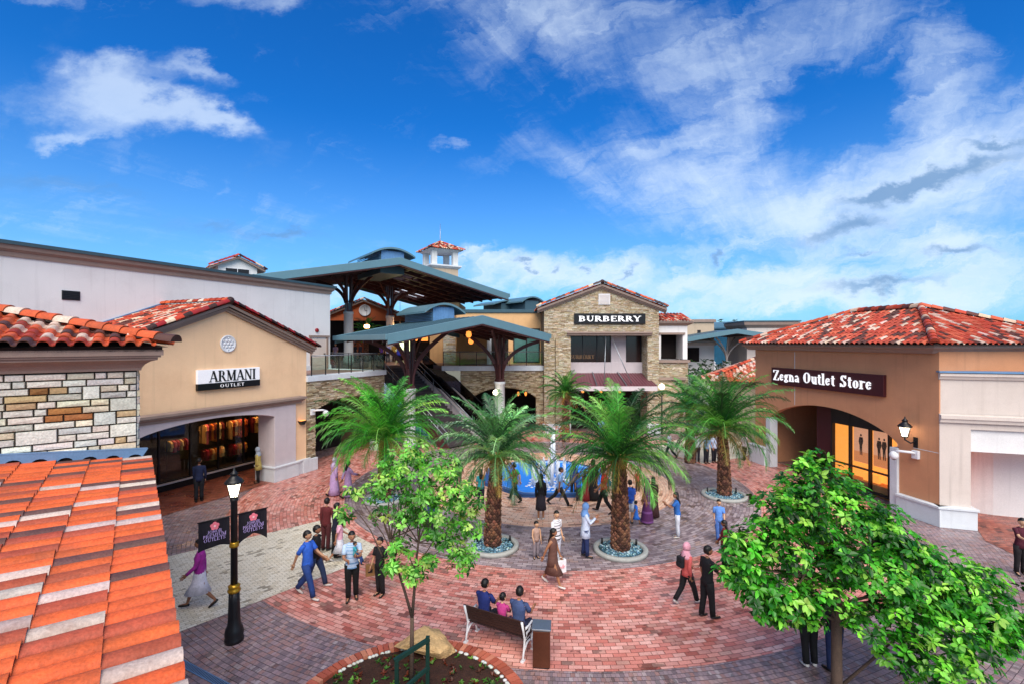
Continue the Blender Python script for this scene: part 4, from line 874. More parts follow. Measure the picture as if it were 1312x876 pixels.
for k in range(4):
    mm = Matrix.Rotation(R(90 * k), 4, 'Z'); O = mm @ Vector((-2.05, -2.05, 17.02)); u = mm @ Vector((1, 0, 0)); v = mm @ Vector((0, ca, sa))
    tiles(mb, O, u, v, 17, 7, lambda a, b: b * ca < a < 4.1 - b * ca, .25, .36, .07, PAL_MIX)
    caps_line(mb, mm @ Vector((-2.1, -2.1, 17.06)), (0, 0, 17.06 + 2.1 * sp), .12, .36, PAL_MIX)
rf = mb.build('roof', M_TILE, t); MB().tube([(0, 0, 18), (0, 0, 18.4), (0, 0, 20.2)], [.09, .05, .02], 8).build('spire', M_STEEL, rf)
p = W(467, 440, 52)
t = thing('orange_house', 'orange gabled building with a white round clock, seen under the large canopy', 'building', (p.x, 52, 0), 8)
mb = MB(); mb.prism([(-3.9, 5), (4.2, 5), (4.2, 9.5), (0, 11.2), (-3.9, 9.5)], 0, 8); mb.build('wall', M_ORANGEW, t)
mb = MB(); sp = .42; an = math.atan(sp); ca, sa = math.cos(an), math.sin(an)
tiles(mb, (-4.4, 7, 9.45), (0, -1, 0), (ca, 0, sa), 30, 13, always, .25, .36, .07, PAL_MIX); tiles(mb, (4.5, -.4, 9.45), (0, 1, 0), (-ca, 0, sa), 30, 13, always, .25, .36, .07, PAL_MIX)
caps_line(mb, (0, -.45, 11.4), (-4.5, -.45, 9.5), .15, .38, PAL_RAKE); caps_line(mb, (0, -.45, 11.4), (4.6, -.45, 9.5), .15, .38, PAL_RAKE); mb.build('roof', M_TILE, t)
mb = MB(); mb.prism([(-4.4, 9.25), (0, 11.1), (4.5, 9.25), (4.5, 9.42), (0, 11.3), (-4.4, 9.42)], -.4, 8); mb.build('rake_moulding', M_TRIM, t)
MX = Matrix.Translation((0.05, -.02, 10.15)) @ Matrix.Rotation(R(90), 4, 'X')
mb = MB(); mb.lathe([(.62, 0), (.62, .06), (.55, .08), (.54, .05), (.001, .05)], 28, M=MX); ck = mb.build('clock', M_WHITEP, t)
mb = MB(); mb.bar((0, .3, .06), (0, 0, .06), .05, M=MX); mb.bar((.22, 0, .062), (0, 0, .062), .05, M=MX); mb.build('clock_hand', M_BLACK, ck)
t = thing('upper_shopfront', 'row of dark shopfronts with lit panels at the back of the upper walkway', 'shop', (-18, 47.5), 10)
mb = MB(); mb.box(0, 18.5, 0, .3, 5, 8.6); mb.box(0, 18.5, .3, 6, 8.3, 8.9); mb.build('wall', M_DARK, t)
for x0, x1, z0, z1, m_ in ((2.0, 3.4, 5.2, 7.9, M_ORANGEW), (3.4, 3.7, 5.0, 8.2, M_PLINTH), (5.6, 7.8, 5.9, 8.0, M_LITG), (8.0, 9.6, 6.9, 7.8, M_LITW), (10.6, 11.8, 5.1, 8.2, M_PEACHW), (12.2, 13.4, 7.0, 7.8, M_LITW), (13.9, 14.9, 5.2, 7.6, M_LITR), (15.6, 16.6, 5.0, 8.0, M_TAN)):
    MB().box(x0, x1, -.06, 0, z0, z1).build('panel', m_, t)
t = thing('tan_building', 'tan flat-roofed building behind the smaller canopy, left of the stone gabled store', 'building', (-4.6, 40), 0)
mb = MB(); mb.box(0, 6.98, 0, 8, 5, 9.3); mb.box(-1.4, 0, 2.2, 8, 5, 10.2); mb.build('wall', M_TAN, t)
mb = MB(); mb.sweep([(0, 0), (6.98, 0)], [(0, 9.15), (.12, 9.2), (.15, 9.45), (0, 9.47)]); mb.box(0, 6.97, .01, 8, 9.2, 9.4); mb.build('coping', M_ROOFM, t)
mb = MB(); mb.box(4.7, 6.9, -.06, 0, 5.1, 7.9); w_ = mb.build('window', M_BLACK, t)
mb = MB(); mb.box(4.8, 5.75, -.08, -.06, 5.2, 7.8); mb.box(5.85, 6.8, -.08, -.06, 5.2, 7.8); mb.build('pane', pm('teal_glass', lin('47706a'), .12, var=.4, vscale=.8, bump=0, spec=.8), w_)
mb = MB(); mb.box(2.9, 4.3, -.06, 0, 5.0, 7.6); mb.build('entrance', M_DARK, t)
mb = MB(); mb.box(2.55, 2.9, -.3, .0, 5, 8); mb.build('pier', M_PLINTH, t)
mb = MB(); ledge(mb, -1.4, -.3, 5.0, 8.2, always, 2.18, (.08, .14), (.2, .4), PALE, .06); mb.build('stone_facing', M_STONE, t)
mb = MB(); mb.box(-2.6, -1.4, 2.4, 2.6, 5, 8.2); mb.build('side_wall', M_TAN, t)
for px, py, Y, w, nm in ((662, 388, 52, 3.0, 'low blue gabled roof behind the tan flat-roofed building'), (684, 384, 50, 1.5, 'small curved blue vent beside the stone gabled store roof')):
    p = W(px, py, Y); t = thing('roof_vent', nm, 'roof vent', (p.x, Y, 0), 36)
    mb = MB(); pt = [(w * (2 * k / 12 - 1), p.z - .35 + .55 * (1 - (2 * k / 12 - 1) ** 2)) for k in range(13)]; mb.prism(pt + [(x, z + .14) for x, z in reversed(pt)], 0, 4); mb.build('roof', M_FASCIA, t)
    MB().box(-w * .6, w * .6, .3, 3.8, 9, p.z - .1).build('louvre', M_ROOFM, t)

# ---------------------------------------------------------------- stone gabled store
BO = (2.38, 36)
t = thing('stone_gabled_store', 'stone-faced gabled store with a black sign and a burgundy awning behind the fountain', 'shop', BO, 0)
gab = [(0, 9.35), (4.27, 10.95), (8.55, 9.35)]
mb = MB(); mb.prism([(0, 0), (1.97, 0), (1.97, 7.3), (7.72, 7.3), (7.72, 0), (8.55, 0), (8.55, 9.35), (4.27, 10.95), (0, 9.35)], 0, .3)
mb.box(1.6, 1.97, .3, 2, 0, 7.3); mb.box(7.72, 8.1, .3, 2, 0, 7.3); mb.box(0, .3, .3, 8, 0, 9.3); mb.box(8.25, 8.55, .3, 8, 0, 9.3); mb.build('wall', M_JOINT2, t)
ing = lambda x, z: (z < 9.35 + (1.6 - abs(x - 4.27) * 1.6 / 4.27) - .03) and not (1.97 < x < 7.72 and z < 7.3)
mb = MB(); ledge(mb, 0, 8.55, 0, 10.95, lambda x, z: ing(x, z) and not (x < 1.97 and z < 7.0 and x > .85), 0, (.045, .085), (.14, .42), STONE, .06)
ledge(mb, .85, 1.97, 0, 7.05, always, -.2, (.045, .085), (.14, .42), STONE, .06); mb.box(.86, 1.96, -.2, 0, 0, 7.05, col=lin('8a7658'))
ledge(mb, 0, 2, 0, 7.28, always, 7.72, (.045, .085), (.14, .42), STONE, .05, Matrix.Rotation(R(90), 4, 'Z') @ Matrix.Scale(-1, 4, (0, 1, 0)))
ledge(mb, 0, .2, 0, 7.05, always, -1.97, (.06, .12), (.1, .2), STONE, .03, Matrix.Rotation(R(90), 4, 'Z')); mb.build('stone_facing', M_STONE, t)
sp = 1.6 / 4.27; an = math.atan(sp); ca, sa = math.cos(an), math.sin(an)
mb = MB(); tiles(mb, (-.5, 8, 9.3), (0, -1, 0), (ca, 0, sa), 33, 14, always, .25, .365, .07, PAL_MIX); tiles(mb, (9.05, -.35, 9.3), (0, 1, 0), (-ca, 0, sa), 33, 14, always, .25, .365, .07, PAL_MIX); rf = mb.build('roof', M_TILE, t)
mb = MB(); PB = [(lin('c05a34'), 4), (lin('4a3838'), 3), (lin('cbb093'), 1.4), (lin('8e5040'), 2)]; caps_line(mb, (4.27, -.38, 11.2), (-.55, -.38, 9.39), .14, .38, PB); caps_line(mb, (4.27, -.38, 11.2), (9.1, -.38, 9.39), .14, .38, PB); mb.ball((4.27, -.4, 11.22), .16, col=lin('33201f')); mb.build('rake_tile', M_TILE, rf)
mb = MB()
for k in range(3): mb.prism([(-.5, 9.1 - k * .09), (4.27, 10.89 - k * .09), (9.05, 9.1 - k * .09), (9.05, 9.25 - k * .09), (4.27, 11.05 - k * .09), (-.5, 9.25 - k * .09)], -.34 + k * .1, .1 + k * .001)
mb.build('rake_moulding', M_TRIM, rf)
mb = MB(); mb.box(4.05, 4.55 + .35, -.1, 0, 9.55, 10.35); v_ = mb.build('vent', M_WHITEP, t)
mb = MB()
for k in range(8): mb.box(4.1, 4.85, -.12, -.1, 9.6 + k * .09, 9.64 + k * .09)
mb.build('slat', M_GREIGE, v_)
mb = MB(); mb.sweep([(1.7, -.09), (8.0, -.09)], [(0, 7.25), (.1, 7.27), (.12, 7.38), (.22, 7.42), (.22, 7.52), (0, 7.56)]); mb.build('lintel', M_TRIM, t)
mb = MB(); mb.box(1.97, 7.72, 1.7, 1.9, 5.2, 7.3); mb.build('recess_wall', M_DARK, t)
mb = MB(); mb.box(1.97, 7.72, 1.4, 1.72, 4.4, 5.25); mb.box(5.3, 6.45, 1.5, 1.69, 5.2, 7.3); mb.build('sill_panel', M_LILAC, t)
mb = MB(); mb.box(2.05, 5.3, 1.62, 1.69, 5.25, 7.3); mb.box(6.45, 7.7, 1.62, 1.69, 5.25, 7.3); w_ = mb.build('window', pm('reflecting_dark_glass', lin('281416'), .15, var=.5, vscale=.6, bump=0, spec=.7), t)
mb = MB()
for x in (2.05, 3.1, 4.2, 5.25, 6.5, 7.65): mb.box(x - .03, x + .03, 1.58, 1.62, 5.25, 7.3)
mb.build('mullion', M_BLACK, w_)
mb = MB(); letters(mb, 'BURBERRY', 2.12, 5.52, .3, 1.6, .01, width=1.9, bold=1.1); mb.build('lettering', pm('dim_letters', lin('8a6a4a'), .5), w_)
mb = MB(); mb.add([(1.9, 1.4, 4.42), (7.75, 1.4, 4.42), (8.1, -1.1, 3.62), (1.6, -1.1, 3.62), (1.9, 1.4, 4.36), (7.75, 1.4, 4.36), (8.1, -1.1, 3.56), (1.6, -1.1, 3.56)], [(0, 3, 2, 1), (4, 5, 6, 7), (3, 7, 6, 2), (0, 4, 7, 3), (1, 2, 6, 5)])
for k in range(30):
    f = k / 29; a_, b_ = Vector((1.9 + 5.85 * f, 1.4, 4.43)), Vector((1.6 + 6.5 * f, -1.1, 3.63)); mb.bar(a_, b_, .03, .05)
aw = mb.build('awning', M_BURG, t)
mb = MB(); mb.box(1.6, 8.1, -1.14, -1.1, 3.3, 3.63); mb.build('valance', M_LILAC, aw)
mb = MB()
for f in (.33, .66): mb.bar((1.9 + 5.85 * f, 1.4, 4.5), (1.6 + 6.5 * f, -1.1, 3.7), .07)
mb.tube([(4.6, .0, 7.2), (4.3, -.9, 3.7)], .03, 6); mb.tube([(5.0, .0, 7.2), (6.3, -.9, 3.8)], .03, 6); mb.build('stay', M_STEEL, aw)
mb = MB(); mb.box(1.97, 7.72, 2.2, 2.3, 0, 4.3); mb.build('ground_floor_glass', M_DARK, t)
for x in (3, 4.4, 5.8): MB().lathe([(.02, 0), (.1, -.1), (.13, -.2), (.03, -.26)], 12, c=(x, .9), M=Matrix.Translation((0, 0, 3.2))).build('pendant', M_LITW, t)
MB().box(-.1, 1.97, -.34, .1, 0, .75).build('plinth', M_PLINTH, t, bevel=.015); MB().box(7.68, 8.65, -.12, .1, 0, .75).build('plinth', M_PLINTH, t, bevel=.015)
s = thing('shop_sign', 'black sign with white BURBERRY capitals on the stone gable', 'sign', (2.38 + 2.22, 35.93, 8.12))
MB().box(0, 5.28, -.12, .0, 0, .76).build('panel', M_SIGNB, s, bevel=.01); mb = MB(); letters(mb, 'BURBERRY', .34, .18, .4, -.122, .03, width=4.6, bold=1.15); mb.build('lettering', pm('white_letter', lin('f2f2f4'), .4, bump=0, emit=lin('f2f2f4'), estr=.35), s)

t = thing('white_bay_building', 'white bay with a recessed window and tile eave, right of the stone gable', 'building', (10.95, 36.7), 0)
mb = MB(); mb.prism([(0, 5.5), (.35, 5.5), (.35, 7.35), (2.0, 7.35), (2.0, 5.5), (2.35, 5.5), (2.35, 8.2), (0, 8.2)], 0, .3); mb.box(0, 2.35, 1.6, 5, 0, 8.2); mb.box(2.0, 2.35, .3, 1.6, 5.5, 8.2); mb.build('wall', M_WHITEW, t)
MB().box(.35, 2.0, 1.5, 1.59, 5.5, 7.35).build('window', M_DARK, t)
mb = MB(); mb.box(-.0, 2.4, .0, 1.6, 0, 5.3); mb.build('base', M_JOINT2, t)
mb = MB(); ledge(mb, 0, 2.4, 0, 5.25, always, 0, (.045, .085), (.14, .42), STONE, .06); mb.build('stone_facing', M_STONE, t)
MB().box(-.1, 2.5, -.2, .35, 5.26, 5.45).build('sill', M_TRIM, t); MB().box(.2, 2.15, -.12, -.0, 7.35, 7.5).build('lintel', M_TRIM, t); MB().box(.1, 2.2, -.25, 0, 3.95, 4.15).build('lintel', M_TRIM, t)
mb = MB(); mb.sweep([(0, 0), (2.35, 0), (2.35, 4)], [(0, 8.0), (.1, 8.05), (.35, 8.2), (.35, 8.3), (0, 8.32)]); mb.build('cornice', M_TRIM, t)
mb = MB(); tiles(mb, (-.1, -.45, 8.34), (1, 0, 0), (0, .96, .28), 11, 7, always, .25, .36, .07, PAL_MIX); mb.build('roof', M_TILE, t)
p = W(820, 536, 33)
t = thing('globe_lamp', 'round white lit globe lamp in front of the white bay', 'lamp', (W(848, 500, 36).x, 36, 0)); MB().ball((0, 0, 3.5), .22, 12, 8).build('globe', M_BULB, t); MB().tube([(0, 0, 0), (0, 0, 3.3)], .05, 8).build('post', M_BLACK, t)
t = thing('beige_building', 'flat-topped beige building beyond the white bay', 'building', (12.5, 46), -8)
MB().box(0, 6.4, 0, 6, 0, 8.75).build('wall', M_BEIGE, t); MB().sweep([(0, 0), (6.4, 0), (6.4, 6)], [(0, 8.6), (.15, 8.62), (.15, 8.85), (0, 8.9)]).build('coping', M_TRIM, t); MB().box(4.9, 5.2, -.03, .02, 7.4, 7.9).build('vent', M_BLACK, t)
t = thing('pale_building', 'pale low building under the distant blue canopy', 'building', (13.6, 44.5), 0)
MB().box(0, 5.0, 0, 6, 0, 6.9).build('wall', M_WHITEW, t); MB().box(0, 3.6, -.05, 0, 5.0, 6.3).build('opening', M_DARK, t); MB().box(-.1, 5.1, -.2, 0, 6.5, 6.75).build('coping', M_GREIGE, t)
t = thing('canopy', 'distant blue-edged canopy on a pale tree-shaped post, left of the beige block', 'canopy', (15.2, 40.5), 0)
pt = [(-2.0, 6.55), (.8, 7.05), (3.6, 7.5), (7.0, 7.0)]
mb = MB(); mb.prism(pt + [(x, z + .38) for x, z in reversed(pt)], -.15, 0); mb.build('fascia', M_FASCIA, t); mb = MB(); mb.prism([(x, z + .2) for x, z in pt] + [(x, z + .34) for x, z in reversed(pt)], 0, 7); mb.build('roof', M_ROOFM, t)
mb = MB(); mb.prism([(x, z + .05) for x, z in pt] + [(x, z + .19) for x, z in reversed(pt)], .01, 7); mb.build('soffit', M_SOFFIT, t)
mb = MB(); mb.lathe([(.35, 0), (.35, 5.0), (.4, 5.1)], 14, c=(4.1, 3)); c_ = mb.build('column', M_COL, t)
mb = MB()
for dx_, dy_ in ((-1.4, -1), (1.4, -1), (1.2, 1), (-1.2, 1), (0, -.3)): mb.tube([(4.1 + dx_ * f ** 1.8, 3 + dy_ * f ** 1.8, 5.0 + 2.2 * f ** .8) for f in [k / 6 for k in range(7)]], .07, 6)
mb.build('arm', M_GREIGE, c_)
t = thing('roof_lantern', 'teal curved roof lantern above the distant blue canopy', 'roof vent', (W(948, 420, 60).x, 60), 20)
mb = MB(); pt = [(2.1 * (2 * k / 12 - 1), 8.4 + .8 * (1 - (2 * k / 12 - 1) ** 2)) for k in range(13)]; mb.prism(pt + [(x, z + .16) for x, z in reversed(pt)], 0, 4); mb.build('roof', M_FASCIA, t); MB().box(-1.3, 1.3, .3, 3.8, 4, 8.9).build('louvre', pm('teal_louvre', lin('2f6f86'), .5, bump=0), t)
t = thing('beige_block', 'square beige block with a dark coping, left of the terracotta store', 'building', (W(957, 440, 42).x, 42), -6)
MB().box(0, 3.9, 0, 5, 0, 8.2).build('wall', M_GREIGE, t); MB().sweep([(0, 5), (0, 0), (3.9, 0), (3.9, 5)], [(0, 8.0), (.06, 8.02), (.3, 8.25), (.35, 8.5), (0, 8.52)]).build('cornice', M_TRIM, t); MB().box(-.4, 4.3, -.4, 5, 8.524, 8.62).build('coping', M_ROOFM, t)

# ---------------------------------------------------------------- terracotta store on the right
ZO = (13.88, 27.6); ZM = frame(ZO, -78.5)
t = thing('terracotta_store', 'terracotta corner store with hipped tile roof and lit arched window', 'shop', ZO, -78.5)
a3 = arch_pts(1.1, 8.3, 2.7, 1.05, 22); L_ = 9.85
mb = MB(); mb.prism([(0, 0), (1.1, 0)] + a3 + [(8.3, 0), (L_, 0), (L_, 6.5), (0, 6.5)], 0, .35); mb.box(0, .3, .35, 8, 0, 6.5); mb.build('wall', M_TERRA, t)
fm = ZM.inverted() @ frame((15.85, 17.95), 6.8)
mb = MB(); mb.box(0, 9, 0, .3, 3.88, 6.5, M=fm); mb.build('front_wall', M_TERRA, t)
MB().box(2.9, 2.925, -.006, .01, 3.6, 6.3).build('joint_line', M_PLINTH, t); MB().box(8.9, 9.83, -.006, .01, 2.68, 2.7).build('joint_line', M_PLINTH, t)
MB().box(8.02, 8.34, -.1, .36, 0, 2.55).build('jamb', M_PLINTH, t, bevel=.02); MB().box(.95, 1.3, -.1, .36, 0, 2.7).build('jamb', M_PLINTH, t, bevel=.02)
mb = MB(); mb.box(-.25, .95, -.2, .3, 0, .95); mb.box(-.28, .98, -.24, .3, .95, 1.03); mb.build('plinth', M_PLINTH, t, bevel=.012); mb = MB(); mb.box(8.36, L_ + .16, -.18, .3, 0, .68); mb.box(8.36, L_ + .16, -.23, .3, .68, .77); mb.build('plinth', M_PLINTH, t, bevel=.012)
mb = MB(); mb.box(.3, 3.55, 4.5, 4.6, 0, 4); mb.box(.3, 9, .36, 4.5, 3.85, 4.0); mb.box(3.45, 3.55, 1.0, 4.5, 0, 3.85); mb.build('entrance', M_DARK, t)
mb = MB(); mb.box(3.4, 4.35, .85, 1.0, 0, 3.85); mb.build('maroon_wall', M_SIGNR, t)
fr = MB()
for x in (4.38, 5.35, 6.35, 7.25, 8.15): fr.box(x - .04, x + .04, .75, .9, .1, 3.85)
fr.box(4.35, 8.3, .752, .898, .1, .2); fr.box(4.35, 8.3, .755, .895, 1.06, 1.12); fr.box(4.35, 8.3, .756, .894, 2.92, 3.85); w_ = fr.build('window', M_BLACK, t)
mb = MB(); mb.box(4.4, 8.3, .82, .83, .2, 2.92); mb.build('pane', M_GLASS, w_)
mb = MB(); mb.box(3.9, 8.5, 1.45, 1.5, 0, 3.4); mb.build('lit_wall', M_LITW, t)
mb = MB(); mb.box(4.35, 8.5, .9, 1.45, 0, .5); mb.build('display_floor', pm('display_floor', lin('c88a58'), .5), t)
mb = MB()
for x0 in (5.7, 6.9): mb.box(x0, x0 + .75, 1.15, 1.3, .5, .85)
mb.build('display_plinth', M_LITW, t)
MP = pm('poster_paper', lin('d99a88'), .6, var=.2, vscale=2, bump=0, emit=lin('f0a080'), estr=.5)
MQ = pm('poster_lower', lin('c87858'), .6, var=.2, bump=0, emit=lin('e88858'), estr=.5)
for k, x0 in enumerate((5.0, 6.0, 7.1)):
    s = thing('poster', ('tall backlit poster of one standing figure, nearest the entrance of the terracotta store', 'backlit poster of two standing figures in the middle of the terracotta store window', 'backlit poster of one figure nearest the white jamb of the terracotta store')[k], 'poster', ZM @ Vector((x0, 1.38, 1.2)), -78.5, 'backlit posters in the terracotta store window')
    MB().box(0, .78, 0, .04, 0, 1.65).build('sheet', MP, s); mb = MB(); mb.box(.01, .77, -.004, 0, .01, .5); mb.build('ground_band', MQ, s)
    mb = MB()
    for x in ((.38,), (.28, .52), (.36,))[k]:
        mb.prism([(x - .05, .35), (x - .02, .35), (x, .75), (x + .03, .35), (x + .07, .35), (x + .06, .8), (x + .12, 1.0), (x + .09, 1.18), (x - .08, 1.18), (x - .12, .95), (x - .07, .8)], -.012, -.004); mb.ball((x, -.008, 1.27), (.045, .004, .06), 10, 6)
    mb.build('figure', pm('printed_figure', lin('3c2430'), .7, bump=0), s)
SL = 22; es = .42; an = math.atan(es); ca, sa = math.cos(an), math.sin(an)
E0 = Vector((15.2, 17.4, 6.72)); gd = Vector((-.2, .98, 0)).normalized(); fd = Vector((.993, .118, 0)).normalized(); pg = Vector((gd.y, -gd.x, 0)); pf = Vector((-fd.y, fd.x, 0))
bl = gd.dot(fd); LG, LF = 10.6, 7.6
from_mid = (gd + fd).normalized(); tanh_ = math.tan(math.acos(from_mid.dot(gd)))
ridge = 3.75                                                     # plan distance from eave to the ridge
mb = MB()
tiles(mb, E0 + gd * LG, -gd, (pg * ca + Vector((0, 0, sa))), int(LG / .24) + 1, 12, lambda a_, b_: b_ * ca < ridge + .12 and b_ * ca * 1.0 < a_ and (LG - a_) * tanh_ > b_ * ca, .24, .36, .07, [(lin('a8402c'), 5), (lin('b9573e'), 3), (lin('52302a'), 3), (lin('c4a898'), 2.0)])
tiles(mb, E0, fd, (pf * ca + Vector((0, 0, sa))), int(LF / .24) + 1, 12, lambda a_, b_: b_ * ca < ridge and a_ * tanh_ > b_ * ca and (LF - a_) > b_ * ca * .98, .24, .36, .07, [(lin('a8402c'), 5), (lin('b9573e'), 3), (lin('52302a'), 3), (lin('c4a898'), 2.0)])
iz = ZM.inverted()
PK = E0 + from_mid * (ridge / math.sin(math.acos(from_mid.dot(gd)))) + Vector((0, 0, ridge * es))
R2 = E0 + gd * (LG - ridge) + pg * ridge + Vector((0, 0, ridge * es)); E1 = E0 + gd * LG; E2 = E0 + fd * LF
caps_line(mb, E0 + Vector((0, 0, .07)), PK + Vector((0, 0, .1)), .13, .38, PAL_MIX); caps_line(mb, PK + Vector((0, 0, .03)), R2 + Vector((0, 0, .03)), .19, .38, PAL_MIX); caps_line(mb, R2 + Vector((0, 0, .05)), E1 + Vector((0, 0, .07)), .13, .38, PAL_MIX); caps_line(mb, PK + Vector((0, 0, .1)), E2 + Vector((0, 0, .07)), .13, .38, PAL_MIX)
mb.v = [tuple(iz @ Vector(v)) for v in mb.v]; rf = mb.build('roof', M_TILE, t)
mb = MB(); dd = Vector((0, 0, -.03)); mb.add([E0 + dd, E1 + dd, R2 + dd, PK + dd, E2 + dd, E2 + pf * 8 + dd, R2 + fd * 6 + dd], [(0, 1, 2, 3), (0, 3, 4), (3, 2, 6), (3, 6, 5, 4)]); mb.v = [tuple(iz @ Vector(v)) for v in mb.v]; mb.build('underlay', M_UNDER, rf)
mb = MB(); q = [Vector(p_) for p_ in ((13.88, 27.9), (15.85, 17.95), (24.5, 18.98))]; mb.sweep([(p_.x, p_.y) for p_ in (E1 + pg * .6, E0 + from_mid * .85, E2 + pf * .62)], [(0, 6.36), (.1, 6.4), (.2, 6.5), (.4, 6.56), (.46, 6.6), (.46, 6.7), (0, 6.71)]); mb.v = [tuple(iz @ Vector(v)) for v in mb.v]; mb.build('cornice', M_TRIM, t)
s = thing('shop_sign', 'long maroon sign reading Zegna Outlet Store in white serif letters', 'sign', ZM @ Vector((1.47, -.01, 4.55)), -78.5)
MB().box(0, 6.35, -.16, 0, 0, .9).build('panel', M_SIGNR, s, bevel=.012); mb = MB(); letters(mb, 'Zegna Outlet Store', .16, .24, .54, -.165, .04, width=5.7, bold=1.12); mb.build('lettering', bpy.data.materials['white_letter'], s)
def cctv(label, o, rot, flip=1):
    t = thing('security_camera', label, 'camera', o, rot)
    MB().box(-.13, .13, -.12, 0, -.2, .12).build('bracket', M_WHITEP, t, bevel=.02); MB().tube([(0, -.1, 0), (0, -.3, .06), (flip * -.25, -.5, .06), (flip * -.45, -.55, .0)], .05, 10).build('arm', M_WHITEP, t); mb = MB(); mb.ball((flip * -.45, -.55, -.14), (.16, .16, .17), 14, 10); mb.build('dome', M_WHITEP, t); mb = MB(); mb.ball((flip * -.45, -.55, -.2), (.11, .11, .13), 12, 8); mb.build('lens', M_BLACK, t)
cctv('white dome security camera on the terracotta wall under the lit wall lantern', ZM @ Vector((9.05, -.01, 2.5)), -78.5)
cctv('white dome security camera on the stone walkway beside the peach gabled shop', frame((-10.8, 25.4), 66) @ Vector((.3, -.06, 3.15)), 66, -1)
def lantern(mb_cap, mb_glass, c, s=1.0):
    """four-sided street lantern head, its lower end at c"""
    x, y, z = c; r = lambda a, b: [(x + s * b * math.cos(R(45 + 60 * k)), y + s * b * math.sin(R(45 + 60 * k)), z + s * a) for k in range(6)]
    mb_glass.lathe([(.085 * s, z + .05 * s), (.16 * s, z + .36 * s), (.001, z + .361 * s)], 6, c=(x, y), smooth=False)
    mb_cap.lathe([(.06 * s, z), (.1 * s, z + .02 * s), (.1 * s, z + .05 * s), (.06 * s, z + .052 * s)], 6, c=(x, y), smooth=False)
    for k in range(6):
        g_ = 2 * math.pi * k / 6; mb_cap.bar((x + .09 * s * math.cos(g_), y + .09 * s * math.sin(g_), z + .05 * s), (x + .167 * s * math.cos(g_), y + .167 * s * math.sin(g_), z + .37 * s), .016 * s)
    mb_cap.lathe([(.2 * s, z + .36 * s), (.21 * s, z + .39 * s), (.16 * s, z + .45 * s), (.08 * s, z + .52 * s), (.075 * s, z + .56 * s), (.1 * s, z + .57 * s), (.05 * s, z + .62 * s), (.02 * s, z + .66 * s), (.025 * s, z + .69 * s), (.001, z + .72 * s)], 12, c=(x, y))
t = thing('wall_lantern', 'lit black wall lantern on the terracotta store', 'lamp', ZM @ Vector((9.0, 0, 3.0)), -78.5)
a_, b_ = MB(), MB(); lantern(a_, b_, (-.1, -.4, .1), 1.15); a_.build('cap', M_BLACK, t); b_.build('glass', M_BULB, t)
mb = MB(); mb.tube([(0, 0, -.05), (0, -.25, -.1), (-.1, -.4, .02), (-.1, -.4, .12)], .03, 8); mb.box(-.08, .08, -.03, 0, -.28, .12); mb.build('bracket', M_BLACK, t)
t = thing('wall_sconce', 'dark wedge sconce on the right pier of the peach gabled shop', 'lamp', AM @ Vector((8.72, 0, 2.55)), 66)
MB().prism([(-.2, .2), (.2, .2), (.06, 0), (-.06, 0)], -.24, -.01).build('shade', M_BLACK, t); MB().box(-.14, .14, -.2, -.04, .2, .22).build('bulb', M_LITW, t)

GO = (15.85, 17.95); GM = frame(GO, -18.1)
t = thing('grey_annex', 'grey-beige annex with a wide recessed entrance at the right edge, beside the terracotta store', 'building', GO, -18.1)
mb = MB(); mb.box(.0, 9, .02, .5, 4.1, 5.55); mb.box(0, .93, -.02, 1.6, 0, 3.86); mb.box(.93, 9, -.01, 1.6, 3.62, 3.86); mb.build('wall', M_GREIGE, t)
mb = MB(); mb.sweep([(-.02, -.02), (9, -.02)], [(0, 3.84), (.1, 3.86), (.12, 3.98), (.17, 4.0), (.17, 4.12), (0, 4.16)]); mb.sweep([(-.02, .02), (9, .02)], [(0, 5.42), (.06, 5.44), (.1, 5.54), (.14, 5.56), (.14, 5.66), (0, 5.68)]); mb.build('cornice', M_GREIGE, t)
MB().box(-.06, 9, -.16, .5, 5.684, 5.74).build('coping', M_FLASH, t)
MB().box(.935, 9, .1, .4, 2.8, 3.6).build('fascia', M_WHITEW, t)
mb = MB(); mb.prism([(1.0, 2.6), (1.6, 2.3), (2.6, 2.0), (9, 1.7), (9, 2.0), (2.6, 2.3), (1.7, 2.6), (1.0, 2.9)], 0, 3.6, axis='z'); mb.build('recess_wall', M_WHITEW, t)
MB().box(.93, 9, .4, 3, 3.4, 3.6).build('porch_ceiling', M_WHITEW, t)
mb = MB(); mb.box(.94, 1.0, .5, 1.9, .8, 3.3); mb.build('side_window', M_LITR, t); mb = MB(); mb.box(1.0, 1.02, .9, 1.5, 1.0, 2.0); mb.build('lit_pane', M_LITW, t)
mb = MB(); mb.box(-.1, 1.05, -.2, 1.65, 0, .68); mb.box(-.12, 1.09, -.25, 1.69, .68, .77); mb.build('plinth', M_PLINTH, t, bevel=.012)
MB().lathe([(.1, 0), (.1, -.1), (.06, -.14), (.001, -.15)], 14, c=(2.2, 1.0), M=Matrix.Translation((0, 0, 3.4))).build('ceiling_camera', M_GREIGE, t)
EZ = Vector((W(934, 486, 33).x, 33.0, 0))
t = thing('low_tiled_building', 'low building with pale and red roof tiles beyond the terracotta store', 'building', (EZ.x, EZ.y), -20)
MB().box(-1.0, 5, .3, 5, 0, 4.0).build('wall', M_BEIGE, t); MB().sweep([(-1, 5), (-1, .3), (5, .3)], [(0, 3.8), (.2, 3.85), (.35, 4.0), (.35, 4.1), (0, 4.11)]).build('cornice', M_TRIM, t)
